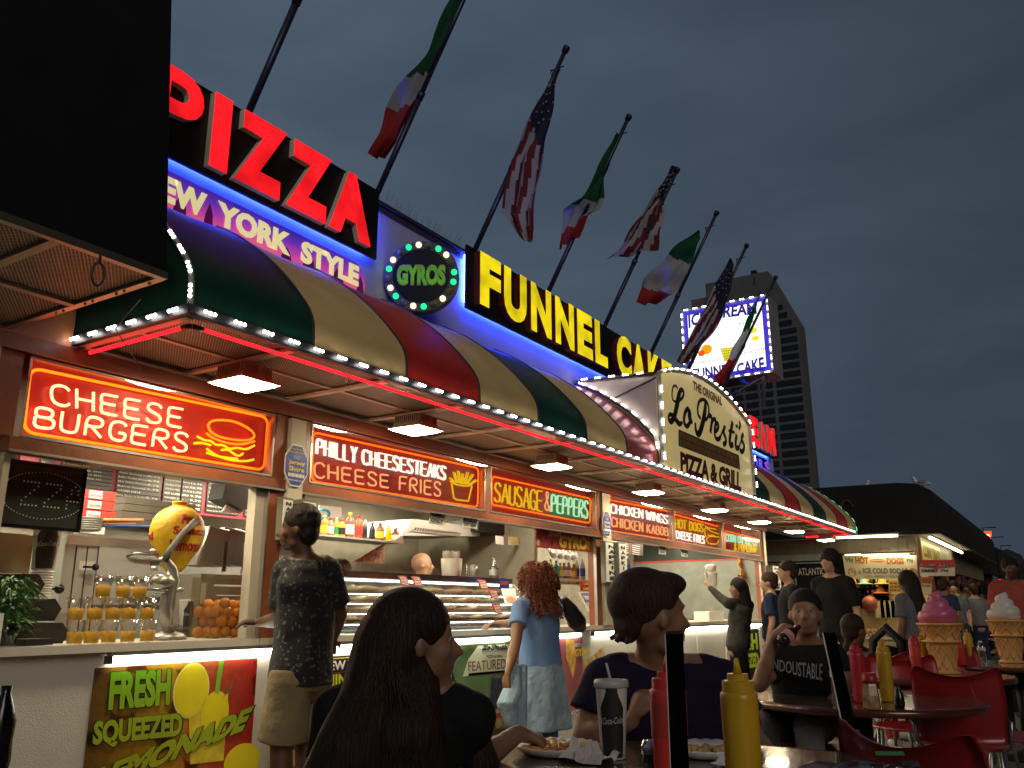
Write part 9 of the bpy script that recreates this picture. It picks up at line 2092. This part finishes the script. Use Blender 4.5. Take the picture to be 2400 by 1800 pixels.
board('slim black menu board clamped to the second table, seen edge-on', 1966, 1938, 1482, 4.36, 26, .66)
# giant ice cream cones
def cone(nm, lab, p, H, swirl_m, sw):
    t = thing('ice_cream_cone', lab, 'cone display', tuple(p), group='giant ice cream cone displays')
    m_w = mat('wafer_tan', (.62,.32,.10), .5, var=.12, scale=8, bump=.1)
    k = H/.66
    b = MB(); b.smooth = True; b.lathe([(r__*.86*k, z__*.87*k) for r__, z__ in [(.115,0),(.118,.012),(.10,.022),(.092,.03),(.118,.235),(.13,.245),(.155,.252),(.160,.262),(.135,.268),(.140,.30),(.165,.385),(.185,.392),(.188,.405),(.165,.41)]], p, n=40); part('wafer_cone', b, m_w, t)
    b = MB(); b.smooth = True; tw = []
    for s0 in range(9):
        for d_ in (-1, 1):
            pts = []
            for i in range(9):
                v = i/8; a = 2*math.pi*s0/9+d_*v*1.0; rr = lerp(.093, .119, v)*.86*k+.001; pts.append(p+V((rr*math.cos(a), rr*math.sin(a), (.032+.2*v)*.87*k)))
            b.tube(pts, .0042*k, 5)
            pts = []
            for i in range(6):
                v = i/5; a = 2*math.pi*s0/9+d_*v*.55; rr = lerp(.137, .164, v)*.86*k+.001; pts.append(p+V((rr*math.cos(a), rr*math.sin(a), (.272+.108*v)*.87*k)))
            b.tube(pts, .0042*k, 5)
    part('waffle_ridges', b, m_w, t, kind='stuff')
    b = MB(); b.smooth = True; pts = []; rs = []
    for i in range(110):
        v = i/109; a = v*2*math.pi*3.0; R_ = lerp(.100, .006, v**.85)*k; pts.append(p+V((R_*math.cos(a), R_*math.sin(a), (.375+.20*v)*k))); rs.append(lerp(.058, .030, v)*k)
    b.tube(pts, rs, 14); b.sphere(p+V((0,0,.38*k)), .12*k, 20, 10, (1,1,.4)); b.cap(p+V((0,0,.39*k)), .075*k, p+V((0,0,.55*k)), .03*k)
    fuse('swirl', b, swirl_m, t, .007*k, 2)
    return t
pc3 = tp(2196, 7.25); cone('c', 'giant ice cream cone display with pink swirl on the third table', pc3, .655, mat('pink_soft_serve', (.50,.11,.20), .35, var=.08, coat=.2), 0)
pc4 = tp(2352, 8.9); cone('c', 'giant ice cream cone display with white swirl on the right table', pc4, .665, mat('white_soft_serve', (.60,.56,.52), .35, var=.05, coat=.2), 0)
b = MB(); b.smooth = True; p = tp(2112, 7.9); b.lathe([(.035,0),(.04,.09),(.042,.09)], p, n=16, cap=False); single('glass_cup', b, m_cup, 'clear cup on the table behind the pink cone', 'cup')
p = hpos(2072, 7.6); t = thing('pushchair', 'black pushchair hood and seat beside the child', 'pushchair', (p.x, p.y, 0))
b = MB(); b.smooth = True; b.tube([(p.x, p.y-.1, .55), (p.x-.05, p.y-.1, .95), (p.x, p.y, 1.05), (p.x+.05, p.y+.12, .95), (p.x, p.y+.12, .6)], .035, 8); part('hood_frame', b, m_black, t)
b = MB(); b.smooth = True; b.sphere((p.x, p.y, .72), .18, 14, 10, (1,.8,1.1)); part('seat_shell', b, m_dk, t)
for sx in (-.18, .18):
    for sy in (-.2, .2):
        b = MB(); b.smooth = True; b.tube([(p.x+sx+.10*math.cos(a), p.y+sy, .11+.10*math.sin(a)) for a in [k*.7 for k in range(9)]], .014, 6, closed=True); part('wheel', b, m_black, t)
        b = MB(); b.tube([(p.x+sx, p.y+sy, .11), (p.x, p.y, .6)], .01, 5); part('frame_tube', b, m_leg, t)
# boardwalk litter bin far left edge object: clear bottles seen at the frame edge
p = P(5, 1690, d=2.3); t = thing('glass_bottle', 'dark ribbed glass bottle cut by the left edge of the picture', 'bottle', (p.x, p.y, p.z-.12))
b = MB(); b.smooth = True; b.lathe([(.03,-.12),(.033,-.1),(.031,-.05),(.034,0),(.022,.04),(.012,.07),(.014,.09)], p, n=14); part('bottle_body', b, m_blackgloss, t)
b = MB(); b.box(p.x-.3, p.x+.03, p.y-.25, p.y+.25, p.z-.15, p.z-.122); single('side_table', b, m_top, 'dark table corner under the bottle at the left picture edge', 'table')
